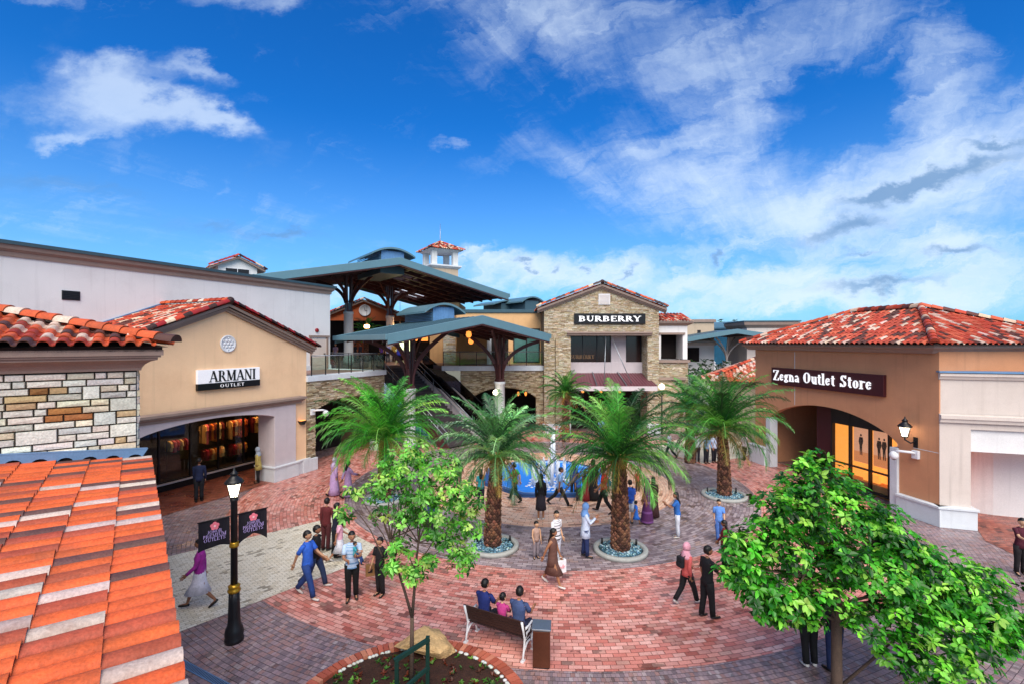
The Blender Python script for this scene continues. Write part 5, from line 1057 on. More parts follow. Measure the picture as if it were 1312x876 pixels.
mb = MB(); tiles(mb, (-1.6, -.2, 4.12), (1, 0, 0), (0, .93, .36), 28, 12, lambda a_, b_: a_ > b_ * .95, .24, .36, .07, [(lin('c0583c'), 4), (lin('d9b8a6'), 4), (lin('b8684a'), 3)]); tiles(mb, (-1.6, 5, 4.12), (0, -1, 0), (.93, 0, .36), 21, 12, lambda a_, b_: 5.2 - a_ > b_ * .95, .24, .36, .07, [(lin('c0583c'), 4), (lin('d9b8a6'), 4), (lin('b8684a'), 3)]); rf = mb.build('roof', M_TILE, t)
mb = MB(); caps_line(mb, (-1.65, -.25, 4.2), (2.4, 3.9, 5.75), .13, .38, PAL_MIX); mb.build('hip_cap', M_TILE, rf)
# ---------------------------------------------------------------- palms
M_LEAF = leaf_mat('leaf'); M_FROND = leaf_mat('palm_frond', .25, .35)
M_TRUNK = pm('palm_trunk', attr=True, rough=.9, var=.2, vscale=6, fine=.25, bump=.5, bscale=30)
M_BARK = pm('bark', lin('54443a'), .9, var=.25, vscale=8, fine=.25, fscale=60, bump=.6, bscale=40)
M_KERB = pm('pale_kerb', lin('a8aaa6'), .8, var=.15, vscale=5, bump=.3, bscale=40)
M_GRAV = pm('blue_gravel', attr=True, rough=.6, var=.2, bump=.2)
def frond(mb, L, el, az, bend, pal, nl=38, ll=.46):
    p = Vector((0, 0, 0)); pts = []; n = 12; a = el; drift = random.uniform(-.25, .25)
    for i in range(n + 1):
        f = i / n; pts.append(p.copy()); h = Vector((math.cos(az + drift * f), math.sin(az + drift * f), 0)); d = h * math.cos(a) + Vector((0, 0, math.sin(a)))
        p = p + d * (L / n); a -= bend / n * (.4 + 1.2 * f)
    c0 = jit(random.choice(pal), .35)
    mb.tube(pts, [.03 * (1 - .85 * i / n) + .003 for i in range(n + 1)], 4, 0, tuple(x * 1.2 + .03 for x in c0), caps=False)
    for k in range(nl):
        f = .12 + .88 * k / (nl - 1); i = min(int(f * n), n - 1); q = pts[i].lerp(pts[i + 1], f * n - i); t = (pts[i + 1] - pts[i]).normalized()
        s = t.cross(Vector((0, 0, 1)))
        s = s.normalized() if s.length > .05 else Vector((math.sin(az), -math.cos(az), 0)); up = s.cross(t).normalized()
        l = ll * (math.sin(math.pi * min(1, .15 + f * .86)) ** .6 * .85 + .15) * random.uniform(.85, 1.1)
        for sd_ in (-1, 1):
            d = (s * sd_ * .8 + t * (.62 + .5 * f) + up * random.uniform(.05, .6)).normalized(); w = t * .014 + up * .006
            m = q + d * l * .55; e = q + d * l - Vector((0, 0, l * random.uniform(.22, .6)))
            c = jit(c0, .5)
            mb.add([q - w, q + w, m + w * .9, m - w * .9, e], [(0, 1, 2, 3), (3, 2, 4)], 0, c)
def make_palm(seed, h, rad, pal, nf, L, lean=(0, 0)):
    random.seed(seed); e = bpy.data.objects.new('palm_tree', None); C.objects.link(e)
    mb = MB(); rows = int(h / .085); prof = lambda f: rad * (1.18 - .42 * f if f < .85 else .82 - .1 * (f - .85))
    mb.tube([(lean[0] * f * f, lean[1] * f * f, h * f) for f in [k / 12 for k in range(13)]], [prof(k / 12) * .93 for k in range(13)], 14, 0, lin('33211a'))
    for r_ in range(rows):
        f = r_ / rows; z = f * h; ns = 11
        for k in range(ns):
            g = 2 * math.pi * (k + .5 * (r_ % 2)) / ns; R_ = prof(f); cx_, cy_ = lean[0] * f * f, lean[1] * f * f
            dg = math.pi / ns * .95; o = random.uniform(.015, .045); P = lambda gg, rr, zz: (cx_ + rr * math.cos(gg), cy_ + rr * math.sin(gg), zz)
            c = jit(lin('7d5642') if random.random() < .6 else lin('4a3026'), .25)
            mb.add([P(g, R_ * .93, z - .03), P(g - dg, R_ * .95, z + .05), P(g + dg, R_ * .95, z + .05), P(g, R_ + o, z + .075), P(g, R_ * .95, z + .12)], [(0, 2, 3), (0, 3, 1), (1, 3, 4), (3, 2, 4)], 0, c)
    mb.build('trunk', M_TRUNK, e)
    mb = MB()
    for k in range(nf):
        f = k / nf; az = k * 2.39996 + random.uniform(-.2, .2); el = R(88 - 84 * f ** .85 + random.uniform(-7, 7))
        frond(mb, L * random.uniform(.82, 1.05) * (.8 + .25 * math.sin(math.pi * min(1, f + .2))), el, az, R(62 + 46 * f + random.uniform(-12, 18)), pal, 40, .5 * L / 2.6)
    mb.v = [(x + lean[0], y + lean[1], z + h) for x, y, z in mb.v]
    cr = mb.build('crown', M_FROND, e)
    mb = MB()
    for k in range(random.randint(3, 6)): frond(mb, L * random.uniform(.6, .85), R(random.uniform(-25, 5)), random.uniform(0, 6.28), R(55), [lin('8a7038'), lin('a08a4c'), lin('6e5a30')], 30, .4 * L / 2.6)
    mb.v = [(x + lean[0], y + lean[1], z + h - .05) for x, y, z in mb.v]; mb.build('dry_frond', M_FROND, cr)
    mb = MB()
    for k in range(16):
        az = k * 2.4; r0 = rad * .7; pts = [(lean[0] + r0 * math.cos(az), lean[1] + r0 * math.sin(az), h - .25), (lean[0] + r0 * 1.5 * math.cos(az), lean[1] + r0 * 1.5 * math.sin(az), h + .1), (lean[0] + r0 * 2.2 * math.cos(az), lean[1] + r0 * 2.2 * math.sin(az), h + .25)]
        mb.tube(pts, [.07, .05, .02], 5, 0, jit(lin('8a7a40'), .25))
    for k in range(9):                                            # drooping dry sprays below the crown
        az = random.uniform(0, 6.28); P = Vector((lean[0], lean[1], h - .05)); pts = [P + Vector((math.cos(az), math.sin(az), 0)) * (.75 * f) + Vector((0, 0, .3 * f - .9 * f * f)) for f in [i / 6 for i in range(7)]]
        mb.tube(pts, .012, 4, 0, jit(lin('a87838'), .2))
        for i in range(3, 7):
            for q in range(4): mb.tube([pts[i], pts[i] + Vector((random.uniform(-.12, .12), random.uniform(-.12, .12), -.22))], .008, 3, 0, jit(lin('b08a48'), .2))
    mb.build('frond_base', M_TRUNK, e)
    return e
GA = [lin(h) for h in ('568e52', '6ea864', '94c488', '3c6e40', '2c5634')]
GB = [lin(h) for h in ('2f7a2c', '448f36', '235a20', '74b04e', '1a4618')]
GC_ = [lin(h) for h in ('2c7226', '3e8a30', '205420', '6aa448', '184216')]
GD = [lin(h) for h in ('429a2c', '58ae38', '2f7a22', '84c252', '245e1c')]
def place(e, o, rot, label, group='palms round the fountain', s=1):
    e.matrix_world = frame(o, rot) @ Matrix.Scale(s, 4); return tag(e, label, 'palm tree', group)
def planter(o, label, r=.88):
    t = thing('palm_planter', label, 'planter', (o[0], o[1], 0), 0, 'round kerbed palm planters')
    MB().lathe([(r - .16, 0), (r, 0), (r, .1), (r - .02, .12), (r - .14, .12), (r - .16, .1), (r - .16, .0)], 36).build('kerb', M_KERB, t)
    mb = MB(); mb.lathe([(r - .15, .04), (.001, .09)], 30, 0, lin('5b7f92'))
    for k in range(420):
        rr, g = (r - .2) * math.sqrt(random.random()), random.uniform(0, 6.283); s = random.uniform(.02, .045)
        mb.ball((rr * math.cos(g), rr * math.sin(g), .09), (s, s * .8, s * .6), 5, 3, 0, jit(random.choice([lin('5f8ea6'), lin('7fa9b8'), lin('a9c3c8'), lin('41697c')]), .25))
    mb.build('gravel', M_GRAV, t)
    for g in (.4, 2.6): MB().tube([((r - .25) * math.cos(g), (r - .25) * math.sin(g), .05), ((r - .25) * math.cos(g), (r - .25) * math.sin(g), .28)], .035, 8).build('spotlight', M_BLACK, t)
PA, PB_, PCm, PD, PE, PF = G(631, 700), G(795, 705), G(928, 635), G(492, 640), G(884, 592), G(725, 565)
place(make_palm(11, 2.95, .25, GA, 58, 2.6, (.22, .12)), PA[:2], 20, 'pale grey-green palm left of the fountain, its planter the nearest on that side')
place(make_palm(12, 3.0, .27, GB, 58, 2.95, (-.08, .05)), PB_[:2], 75, 'large dark green palm right of the fountain, its trunk thickest, nearest on that side')
place(make_palm(13, 2.9, .26, GC_, 64, 3.3, (.1, 0)), PCm[:2], 150, 'dark green palm in front of the low tiled building and the terracotta store')
place(make_palm(14, 2.6, .25, GD, 76, 3.4), PD[:2], 210, 'bright yellow-green palm in front of the stone walkway arch')
place(make_palm(15, 3.0, .25, GB, 40, 2.4), PE[:2], 300, 'palm half hidden behind the crowns, beside the far cream path')
place(make_palm(16, 3.2, .24, GB, 40, 2.1), (PF.x, PF.y), 10, 'far palm in front of the left pier of the stone gabled store')
p = W(469, 440, 46); place(make_palm(17, 2.6, .22, GB, 34, 1.9), (p.x, 46, 5), 40, 'dark palm up on the walkway before the orange house', 'palms on the upper walkway')
random.seed(21)
planter(PA, 'round kerbed planter of blue gravel under the pale grey-green palm'); planter(PB_, 'round kerbed planter of blue gravel under the thick dark palm'); planter(PCm, 'round kerbed planter of blue gravel under the palm by the terracotta store', .95); planter(PD, 'round kerbed planter under the bright yellow-green palm')

# ---------------------------------------------------------------- broadleaf trees
def leaf(mb, p, d, nrm, l, w, c):
    d = d.normalized(); s = d.cross(nrm)
    if s.length < .05: s = d.cross(Vector((1, 0, .2)))
    s.normalize(); n = s.cross(d); m1, m2, e = p + d * l * .35 - n * l * .03, p + d * l * .7 - n * l * .07, p + d * l - n * l * .14
    mb.add([p, m1 + s * w + n * w * .35, m2 + s * w * .8 + n * w * .25, e, m2 - s * w * .8 + n * w * .25, m1 - s * w + n * w * .35, m1, m2], [(0, 6, 1), (6, 7, 2, 1), (7, 3, 2), (0, 5, 6), (6, 5, 4, 7), (7, 4, 3)], 0, c)
def foliage(mb, clumps, pal, l0, w0, drop=.5, dens=1.0, wind=(0, 0, 0)):
    for c, r, k in clumps:
        c = Vector(c); n = int(k * dens)
        for _ in range(n // 7):
            q = Vector((random.gauss(0, 1), random.gauss(0, 1), random.gauss(0, 1))).normalized() * random.random() ** .45
            q = c + Vector((q.x * r, q.y * r, q.z * r * .8)); out = (q - c).normalized() + Vector(wind)
            cc = jit(random.choice(pal), .25)
            ax = (out * .6 + Vector((random.gauss(0, .3), random.gauss(0, .3), .75))).normalized(); e1 = ax.orthogonal().normalized(); e2 = ax.cross(e1); ph = random.uniform(0, 6.28); ls = random.uniform(.6, 1.15)
            for j in range(7):                                   # a whorl of leaves round one twig end
                g_ = ph + j * .8976 + random.gauss(0, .25); d = (e1 * math.cos(g_) + e2 * math.sin(g_) + ax * random.uniform(-.1, .5) + Vector((0, 0, -drop * random.uniform(.2, 1.1)))).normalized()
                leaf(mb, q + d * .015 - ax * random.uniform(0, .07), d, ax + Vector((random.gauss(0, .35), random.gauss(0, .35), .3)), l0 * ls * random.uniform(.7, 1.2), w0 * random.uniform(.6, 1.2), jit(cc, .3))
def limb(mb, a, b, r0, r1, wob=.08, n=7):
    a, b = Vector(a), Vector(b); L_ = (b - a).length; o = Vector((0, 0, 0)); pts = []
    for i in range(n + 1):
        f = i / n; o = o + Vector((random.gauss(0, 1), random.gauss(0, 1), random.gauss(0, .5))) * wob * L_ / n * (1 if 0 < i < n else 0)
        pts.append(a.lerp(b, f) + o * math.sin(math.pi * f) + Vector((0, 0, .08 * L_ * math.sin(math.pi * f))))
    mb.tube(pts, [r0 + (r1 - r0) * i / n for i in range(n + 1)], 8); return pts
random.seed(33)
T0 = Vector((6.02, 9.0, 0))
t = thing('leafy_tree', 'bushy bright green tree filling the lower right, its big leaves hanging over the grey paving', 'tree', T0[:])
cl = [(1045, 592, 9.2, 26, 150), (1030, 625, 9.2, 38, 260), (1072, 628, 9.4, 38, 240), (1000, 652, 9.0, 40, 260), (1050, 668, 9.0, 46, 320), (1100, 660, 9.4, 40, 240), (1128, 690, 9.3, 42, 260), (972, 690, 9.0, 38, 240), (945, 700, 8.9, 26, 140),
      (958, 728, 8.8, 34, 220), (1010, 702, 8.7, 38, 220), (1075, 712, 8.7, 42, 260), (1160, 722, 9.2, 46, 300), (1120, 740, 8.8, 44, 260), (972, 765, 8.6, 30, 170), (1000, 785, 8.6, 22, 100), (1060, 760, 8.5, 34, 170), (1195, 752, 9.0, 48, 320), (1240, 768, 9.0, 46, 300),
      (1165, 782, 8.6, 46, 280), (1210, 808, 8.6, 48, 300), (1280, 790, 8.9, 44, 260), (1262, 822, 8.7, 40, 220), (1150, 830, 8.4, 34, 170), (1185, 852, 8.3, 36, 180), (1235, 850, 8.4, 38, 190), (1310, 812, 8.9, 36, 180), (1105, 792, 8.4, 26, 100), (1030, 735, 9.4, 34, 130), (1090, 690, 9.9, 60, 260), (1030, 670, 9.9, 50, 220), (1200, 790, 9.8, 60, 240), (940, 735, 8.9, 28, 150), (985, 745, 8.7, 34, 190), (1015, 765, 8.6, 30, 160), (1120, 655, 9.5, 34, 180), (1150, 690, 9.4, 34, 180), (1040, 790, 8.5, 22, 90), (1270, 745, 9.2, 34, 150), (1185, 722, 9.3, 40, 260), (1228, 738, 9.2, 38, 220), (1150, 705, 9.2, 36, 180)]
CL = [(W(px, py, Y) - T0, r / F * Y, n) for px, py, Y, r, n in cl]
mb = MB(); f1, f2 = W(1072, 768, 9.0) - T0, W(1050, 690, 9.1) - T0
mb.tube([(0, 0, 0), (.02, 0, .6), f1 * .75 + Vector((0, 0, .3)), f1, f1.lerp(f2, .5) + Vector((.05, 0, 0)), f2, W(1046, 605, 9.2) - T0], [.115, .095, .085, .075, .06, .045, .012], 10)
for k, (c, r, n) in enumerate(CL):
    a_ = f1.lerp(f2, random.uniform(0, 1)) if c.z > f1.z else f1 * random.uniform(.75, 1); limb(mb, a_, c, .03, .008)
mb.tube([(.03, 0, .35), W(1120, 842, 8.9) - T0, W(1150, 815, 8.6) - T0], [.035, .025, .012], 7)
mb.build('trunk', M_BARK, t)
mb = MB(); foliage(mb, CL, [lin(h) for h in ('419626', '58b230', '2a721a', '80cc44', '1c5412', '3a8c22', '9cd856', '143e0c')], .15, .04, .35, 1.95, (.28, -.05, -.1)); mb.build('crown', M_LEAF, t)

S0 = Vector((G(528, 876).x, 9.55, 0))
t = thing('young_tree', 'slim forked young tree with loose light green leaves, growing in the brick-edged bed', 'tree', S0[:])
cl = [(535, 580, 9.9, 26, 150), (505, 598, 9.8, 30, 170), (565, 598, 9.9, 30, 170), (480, 622, 9.7, 24, 90), (530, 622, 9.6, 38, 240), (580, 628, 9.8, 34, 200), (605, 640, 9.9, 24, 110), (555, 655, 9.6, 36, 220), (600, 668, 9.8, 22, 100), (520, 660, 9.5, 26, 110), (575, 690, 9.7, 22, 110), (512, 700, 9.5, 22, 90), (530, 728, 9.5, 20, 90), (500, 722, 9.4, 16, 60), (595, 712, 9.7, 24, 130), (455, 628, 9.6, 14, 36), (440, 652, 9.6, 14, 34), (548, 712, 9.5, 16, 60), (488, 655, 9.8, 18, 46)]
CL = [(W(px, py, Y) - S0, r / F * Y, n) for px, py, Y, r, n in cl]
mb = MB(); f0, f1, f2 = W(528, 790, 9.6) - S0, W(505, 715, 9.6) - S0, W(532, 730, 9.6) - S0
mb.tube([(0, 0, 0), f0 * .6, f0], [.05, .043, .038], 9); mb.tube([f0, W(518, 755, 9.6) - S0, f1, W(497, 665, 9.7) - S0, W(500, 610, 9.8) - S0], [.032, .027, .022, .015, .006], 8); mb.tube([f0, W(531, 755, 9.6) - S0, f2, W(540, 660, 9.7) - S0, W(535, 590, 9.9) - S0], [.032, .028, .024, .016, .006], 8)
for c, r, n in CL: limb(mb, random.choice((f1, f2, f1.lerp(W(497, 665, 9.7) - S0, .5), f2.lerp(W(540, 660, 9.7) - S0, .5))), c, .014, .005, .1)
for a_, b_ in (((490, 712), (452, 650)), ((500, 690), (478, 640)), ((512, 700), (512, 640)), ((540, 690), (575, 640)), ((535, 735), (572, 700))): limb(mb, W(*a_, 9.6) - S0, W(*b_, 9.7) - S0, .014, .006, .05)
mb.build('trunk', M_BARK, t)
mb = MB(); foliage(mb, CL, [lin(h) for h in ('66ae3c', '82c650', '4f9632', '9bd868', '3c7a28', 'aace62', '2f6622')], .125, .03, .55, 2.4, (.05, 0, -.1)); mb.build('crown', M_LEAF, t)

random.seed(44)
def bush_tree(label, x, Y, z0, h, w, pal, n=700, l=.5, cat='tree', nm='dense_tree', grp=None):
    t = thing(nm, label, cat, (x, Y, z0), 0, grp); mb = MB(); limb(mb, (0, 0, 0), (0, 0, h * .6), h * .04, h * .015); mb.build('trunk', M_BARK, t)
    mb = MB(); cls = []
    for k in range(16):
        f = random.random(); cls.append(((random.uniform(-1, 1) * w * .4, random.uniform(-1, 1) * w * .3, h * (.3 + .6 * f)), w * random.uniform(.18, .32) * (1.15 - .5 * f), n // 16))
    foliage(mb, cls, pal, l, l * .28, .2); mb.build('crown', M_LEAF, t)
DK = [lin(h) for h in ('24451c', '1c3a18', '305a22', '17301a')]
for k, (px, w, h, lb) in enumerate(((912, 7, 9.5, 'dark tree beyond the distant canopy, left of its pale post'), (948, 8, 10.5, 'dark tree beyond the distant canopy, right of its pale post'))): bush_tree(lb, W(px, 440, 75).x, 75, 0, h, w, DK, 1300, .55, grp='dark trees beyond the distant canopy')
bush_tree('dark green shrub on the terrace under the distant canopy', W(905, 470, 41).x, 41, 3.0, 2.4, 4.2, DK, 900, .3, 'shrub', 'shrub')
bush_tree('flowering planting with red and white blooms behind the fountain', W(708, 578, 31).x, 31, 0, 1.5, 3.0, [lin('3c6a2a'), lin('b04040'), lin('d8a8a0'), lin('6a8a3a'), lin('8a6a4a')], 700, .16, 'planting', 'flower_bush')
t = thing('white_marquee', 'white tent roof showing under the distant canopy', 'tent', (W(948, 455, 62).x, 62, 0)); MB().add([(-4, 0, 4.2), (4, 0, 4.2), (4, 8, 4.2), (-4, 8, 4.2), (2.5, 4, 6.6)], [(0, 1, 4), (1, 2, 4), (2, 3, 4), (3, 0, 4)]).build('roof', M_WHITEP, t); MB().box(-3.9, 3.9, .1, 7.9, 0, 4.2).build('side_wall', M_WHITEP, t)

# ---------------------------------------------------------------- planting bed, boulder, stake
random.seed(55)
BC = Vector((-1.92, 8.62)); BR = 2.12
t = thing('planting_bed', 'round planting bed of dark soil with a brick-on-edge rim at the bottom of the view', 'planting bed', (BC.x, BC.y, 0))
M_BRK = pm('edge_brick', attr=True, rough=.75, var=.15, bump=.3)
mb = MB()
for k in range(118):
    g_ = 2 * math.pi * k / 118; mm = Matrix.Rotation(g_, 4, 'Z'); w = BR * math.pi / 118 * .9
    mb.box(BR - .02, BR + .2, -w, w, 0, .1 + random.uniform(-.006, .006), 0, jit(random.choice([lin('b3604a'), lin('a2523e'), lin('c17a62')]), .12), mm)
mb.build('brick_rim', M_BRK, t)
mb = MB()
for k in range(150):
    g_ = random.uniform(0, 6.283); mb.ball(((BR - .07) * math.cos(g_), (BR - .07) * math.sin(g_), .07), (.05, .04, .03), 6, 4, 0, jit(lin('c9cac4'), .12))
mb.build('white_pebble', M_GRAV, t, kind='stuff')
mb = MB(); n = 26; vs, fs = [], []
for j in range(n + 1):
    for i in range(n + 1):
        x, y = (i / n * 2 - 1), (j / n * 2 - 1); k = BR - .06; r_ = max(abs(x), abs(y)); l_ = math.hypot(x, y) or 1; x, y = x / l_ * r_ * k, y / l_ * r_ * k
        vs.append((x, y, .05 + .1 * (1 - r_ ** 2) + random.uniform(-.025, .03)))
mb.add(vs, [(j * (n + 1) + i, j * (n + 1) + i + 1, (j + 1) * (n + 1) + i + 1, (j + 1) * (n + 1) + i) for j in range(n) for i in range(n)], 0, None, None, True)
mb.build('soil', pm('dark_soil', lin('3a2218'), .95, var=.45, vscale=9, fine=.4, bump=1, bscale=35), t)
mb = MB()
for k in range(330):
    g_, r_ = random.uniform(0, 6.283), BR * .93 * math.sqrt(random.random()); p = Vector((r_ * math.cos(g_), r_ * math.sin(g_), .14 * (1 - (r_ / BR) ** 2) + .05)); c = jit(random.choice([lin('4a7a2c'), lin('6a9a3a'), lin('7a3a24'), lin('5a3020'), lin('3a5a22')]), .25)
    for j in range(6): leaf(mb, p, Vector((random.gauss(0, 1), random.gauss(0, 1), random.uniform(.2, 1))), Vector((0, 0, 1)), random.uniform(.05, .1), .02, c)
mb.build('ground_cover', M_LEAF, t, kind='stuff')
b = W(543, 815, 10.55)
bm = bmesh.new(); random.seed(5)
for k in range(15):
    v = Vector((random.gauss(0, 1), random.gauss(0, 1), random.gauss(.2, 1))).normalized(); k_ = random.uniform(.8, 1.08); bm.verts.new((v.x * .7 * k_, v.y * .5 * k_, max(-.1, v.z * .42 * k_ + .16)))
bmesh.ops.convex_hull(bm, input=bm.verts); bmesh.ops.delete(bm, geom=[v for v in bm.verts if not v.link_faces], context='VERTS')
bmesh.ops.triangulate(bm, faces=bm.faces); bmesh.ops.subdivide_edges(bm, edges=bm.edges, cuts=6, use_grid_fill=True)
for v in bm.verts: v.co += v.co.normalized() * (.035 * mnoise.noise(v.co * 5) + .02 * mnoise.noise(v.co * 13))
bm.verts.index_update(); mb = MB(); mb.add([v.co[:] for v in bm.verts], [[v.index for v in f.verts] for f in bm.faces]); bm.free()
o = mb.build('boulder', pm('boulder_rock', lin('c2a070'), .85, var=.3, vscale=3, fine=.25, fscale=18, bump=.8, bscale=12, dirt=lin('8a5a30'), dscale=3.0), None, Matrix.Translation((b.x, 10.5, 0))); tag(o, 'tan angular boulder at the edge of the planting bed, behind the young tree', 'boulder')
q0 = W(503, 840, 9.35)
t = thing('timber_guard', 'dark green guard rail beside the young tree in the planting bed', 'rail', (W(547, 876, 9.3).x, 9.3, 0))
M_GREENP = pm('dark_green_paint', lin('16352e'), .45, bump=.05)
a_ = W(505, 846, 9.0) - t.location; c_ = W(550, 818, 9.4) - t.location
MB().bar(a_, c_, .07, .07).build('rail', M_GREENP, t); MB().bar((c_.x - .03, c_.y, 0), (c_.x - .03, c_.y, c_.z + .05), .07).build('post', M_GREENP, t); MB().bar((a_.x + .05, a_.y, 0), (a_.x + .05, a_.y, a_.z), .07).build('post', M_GREENP, t)
MB().bar((a_.x + .05, a_.y, .25), (c_.x, c_.y, .5), .06).build('rail', M_GREENP, t)

# ---------------------------------------------------------------- fountain
FO = Vector((1.7, 24.2)); FR = 3.25
t = thing('fountain', 'octagonal blue-tiled fountain pool with white water jets in the middle of the plaza', 'fountain', (FO.x, FO.y, 0), 22.5)
M_TILEB = pm('blue_pool_tile', lin('2f7fd0'), .25, var=.12, vscale=4, bump=.05)
MB().lathe([(FR, 0), (FR, .12), (FR + .03, .13), (FR + .03, .17), (FR - .2, .17), (FR - .2, .02)], 8, smooth=False, caps=False).build('rim', pm('dark_blue_tile', lin('23528f'), .3, var=.15, vscale=6, bump=.05), t)
MB().lathe([(FR - .201, .172), (FR - .23, .172), (FR - .23, .02)], 8, smooth=False, caps=False).build('inner_wall', pm('pale_blue_tile', lin('9cc8e8'), .25, bump=.03), t)
MB().lathe([(FR - .22, .02), (.001, .02)], 8, smooth=False).build('basin', M_TILEB, t)
m, nt, b_ = new_mat('pool_water'); b_.inputs['Base Color'].default_value = (*lin('3588e6'), 1); b_.inputs['Roughness'].default_value = .25; b_.inputs['Specular IOR Level'].default_value = .02; b_.inputs['Alpha'].default_value = .9
tc = N(nt, 'ShaderNodeTexCoord'); nn = N(nt, 'ShaderNodeTexNoise', Scale=7.0, Detail=4.0, Distortion=.6); nt.links.new(tc.outputs['Object'], nn.inputs['Vector']); bp = N(nt, 'ShaderNodeBump', Strength=.5, Distance=.05); nt.links.new(nn.outputs[0], bp.inputs['Height']); nt.links.new(bp.outputs[0], b_.inputs['Normal'])
MB().lathe([(FR - .221, .1), (.001, .101)], 8, smooth=False).build('water', m, t)
m, nt, b_ = new_mat('white_spray'); b_.inputs['Base Color'].default_value = (.85, .9, .95, 1); b_.inputs['Roughness'].default_value = .3; b_.inputs['Alpha'].default_value = .75
random.seed(66); iv = t.matrix_world.inverted()
for (px, py, hh_, w) in ((684, 612, 1.1, .1), (707, 612, 1.3, .12), (703, 604, 1.0, .09), (690, 606, .95, .08), (714, 606, 1.15, .1), (723, 604, 1.0, .08), (700, 616, .9, .08), (716, 618, .8, .09), (697, 598, .8, .08), (709, 596, 2.3, .17)):
    q = G(px, py + 12); q = iv @ Vector((q.x, q.y, .1)); mb = MB()
    for k in range(5):
        o_ = Vector((random.gauss(0, .03), random.gauss(0, .03), 0)); top_ = hh_ * random.uniform(.75, 1.05)
        mb.tube([q + o_, q + o_ * 1.4 + Vector((0, 0, top_ * .6)), q + o_ * 2.2 + Vector((0, 0, top_))], [w * .5, w * .45, w * .15], 6)
    for k in range(110):
        f = random.random() ** 1.3; s = random.uniform(.008, .026); a_ = random.uniform(0, 6.28); rr = w * (.4 + 1.6 * (1 - f)) * random.random(); mb.ball((q.x + rr * math.cos(a_), q.y + rr * math.sin(a_), .12 + f * hh_ * 1.05), (s, s, s * 1.6), 5, 4)
    for k in range(14): a_ = random.uniform(0, 6.28); rr = random.uniform(.1, .45); mb.ball((q.x + rr * math.cos(a_), q.y + rr * math.sin(a_), .11), (.08, .08, .02), 6, 4)
    mb.build('water_jet', m, t)

# ---------------------------------------------------------------- street lamp with banners
LP = G(300, 820)
t = thing('street_lamp', 'lit black lantern lamp post with gold collars and two banners on the cream path edge', 'street lamp', LP[:])
M_GOLD = pm('gold_paint', lin('b58a2a'), .3, metal=.7, var=.15, bump=.05)
mb = MB(); mb.lathe([(.2, 0), (.2, .07), (.185, .1), (.2, .2), (.175, .3), (.14, .38), (.125, .55), (.115, .9), (.1, 1.18)], 20); mb.lathe([(.075, 1.2), (.07, 3.18), (.085, 3.2), (.085, 3.24), (.05, 3.26)], 18)
for k in range(10):
    g_ = 2 * math.pi * k / 10; mb.tube([(.115 * math.cos(g_), .115 * math.sin(g_), .5), (.095 * math.cos(g_), .095 * math.sin(g_), 1.15)], .014, 6)
mb.build('pole', M_BLACK, t)
MB().lathe([(.1, 1.1), (.135, 1.13), (.14, 1.17), (.115, 1.19), (.12, 1.23), (.13, 1.26), (.075, 1.3)], 20).build('collar', M_GOLD, t)
MB().lathe([(.07, 2.13), (.1, 2.15), (.105, 2.19), (.09, 2.21), (.1, 2.24), (.07, 2.26)], 20).build('collar', M_GOLD, t)
a_, b_ = MB(), MB(); lantern(a_, b_, (0, 0, 3.24), .98); a_.build('lantern_cap', M_BLACK, t); b_.build('lantern_glass', M_BULB, t)
mb = MB(); mm = Matrix.Rotation(R(45), 4, 'Z'); mb.tube([(-.72, 0, 2.86), (.72, 0, 2.86)], .014, 6, M=mm); mb.build('banner_arm', M_BLACK, t)
MBAN = pm('black_banner_cloth', lin('14101a'), .7, var=.1, bump=.15, bscale=20); MPINK = pm('pink_print', lin('e87888'), .6, bump=0); MLAV = pm('lavender_print', lin('b9a4dc'), .6, bump=0); MGREY = pm('grey_print', lin('6c6478'), .6, bump=0)
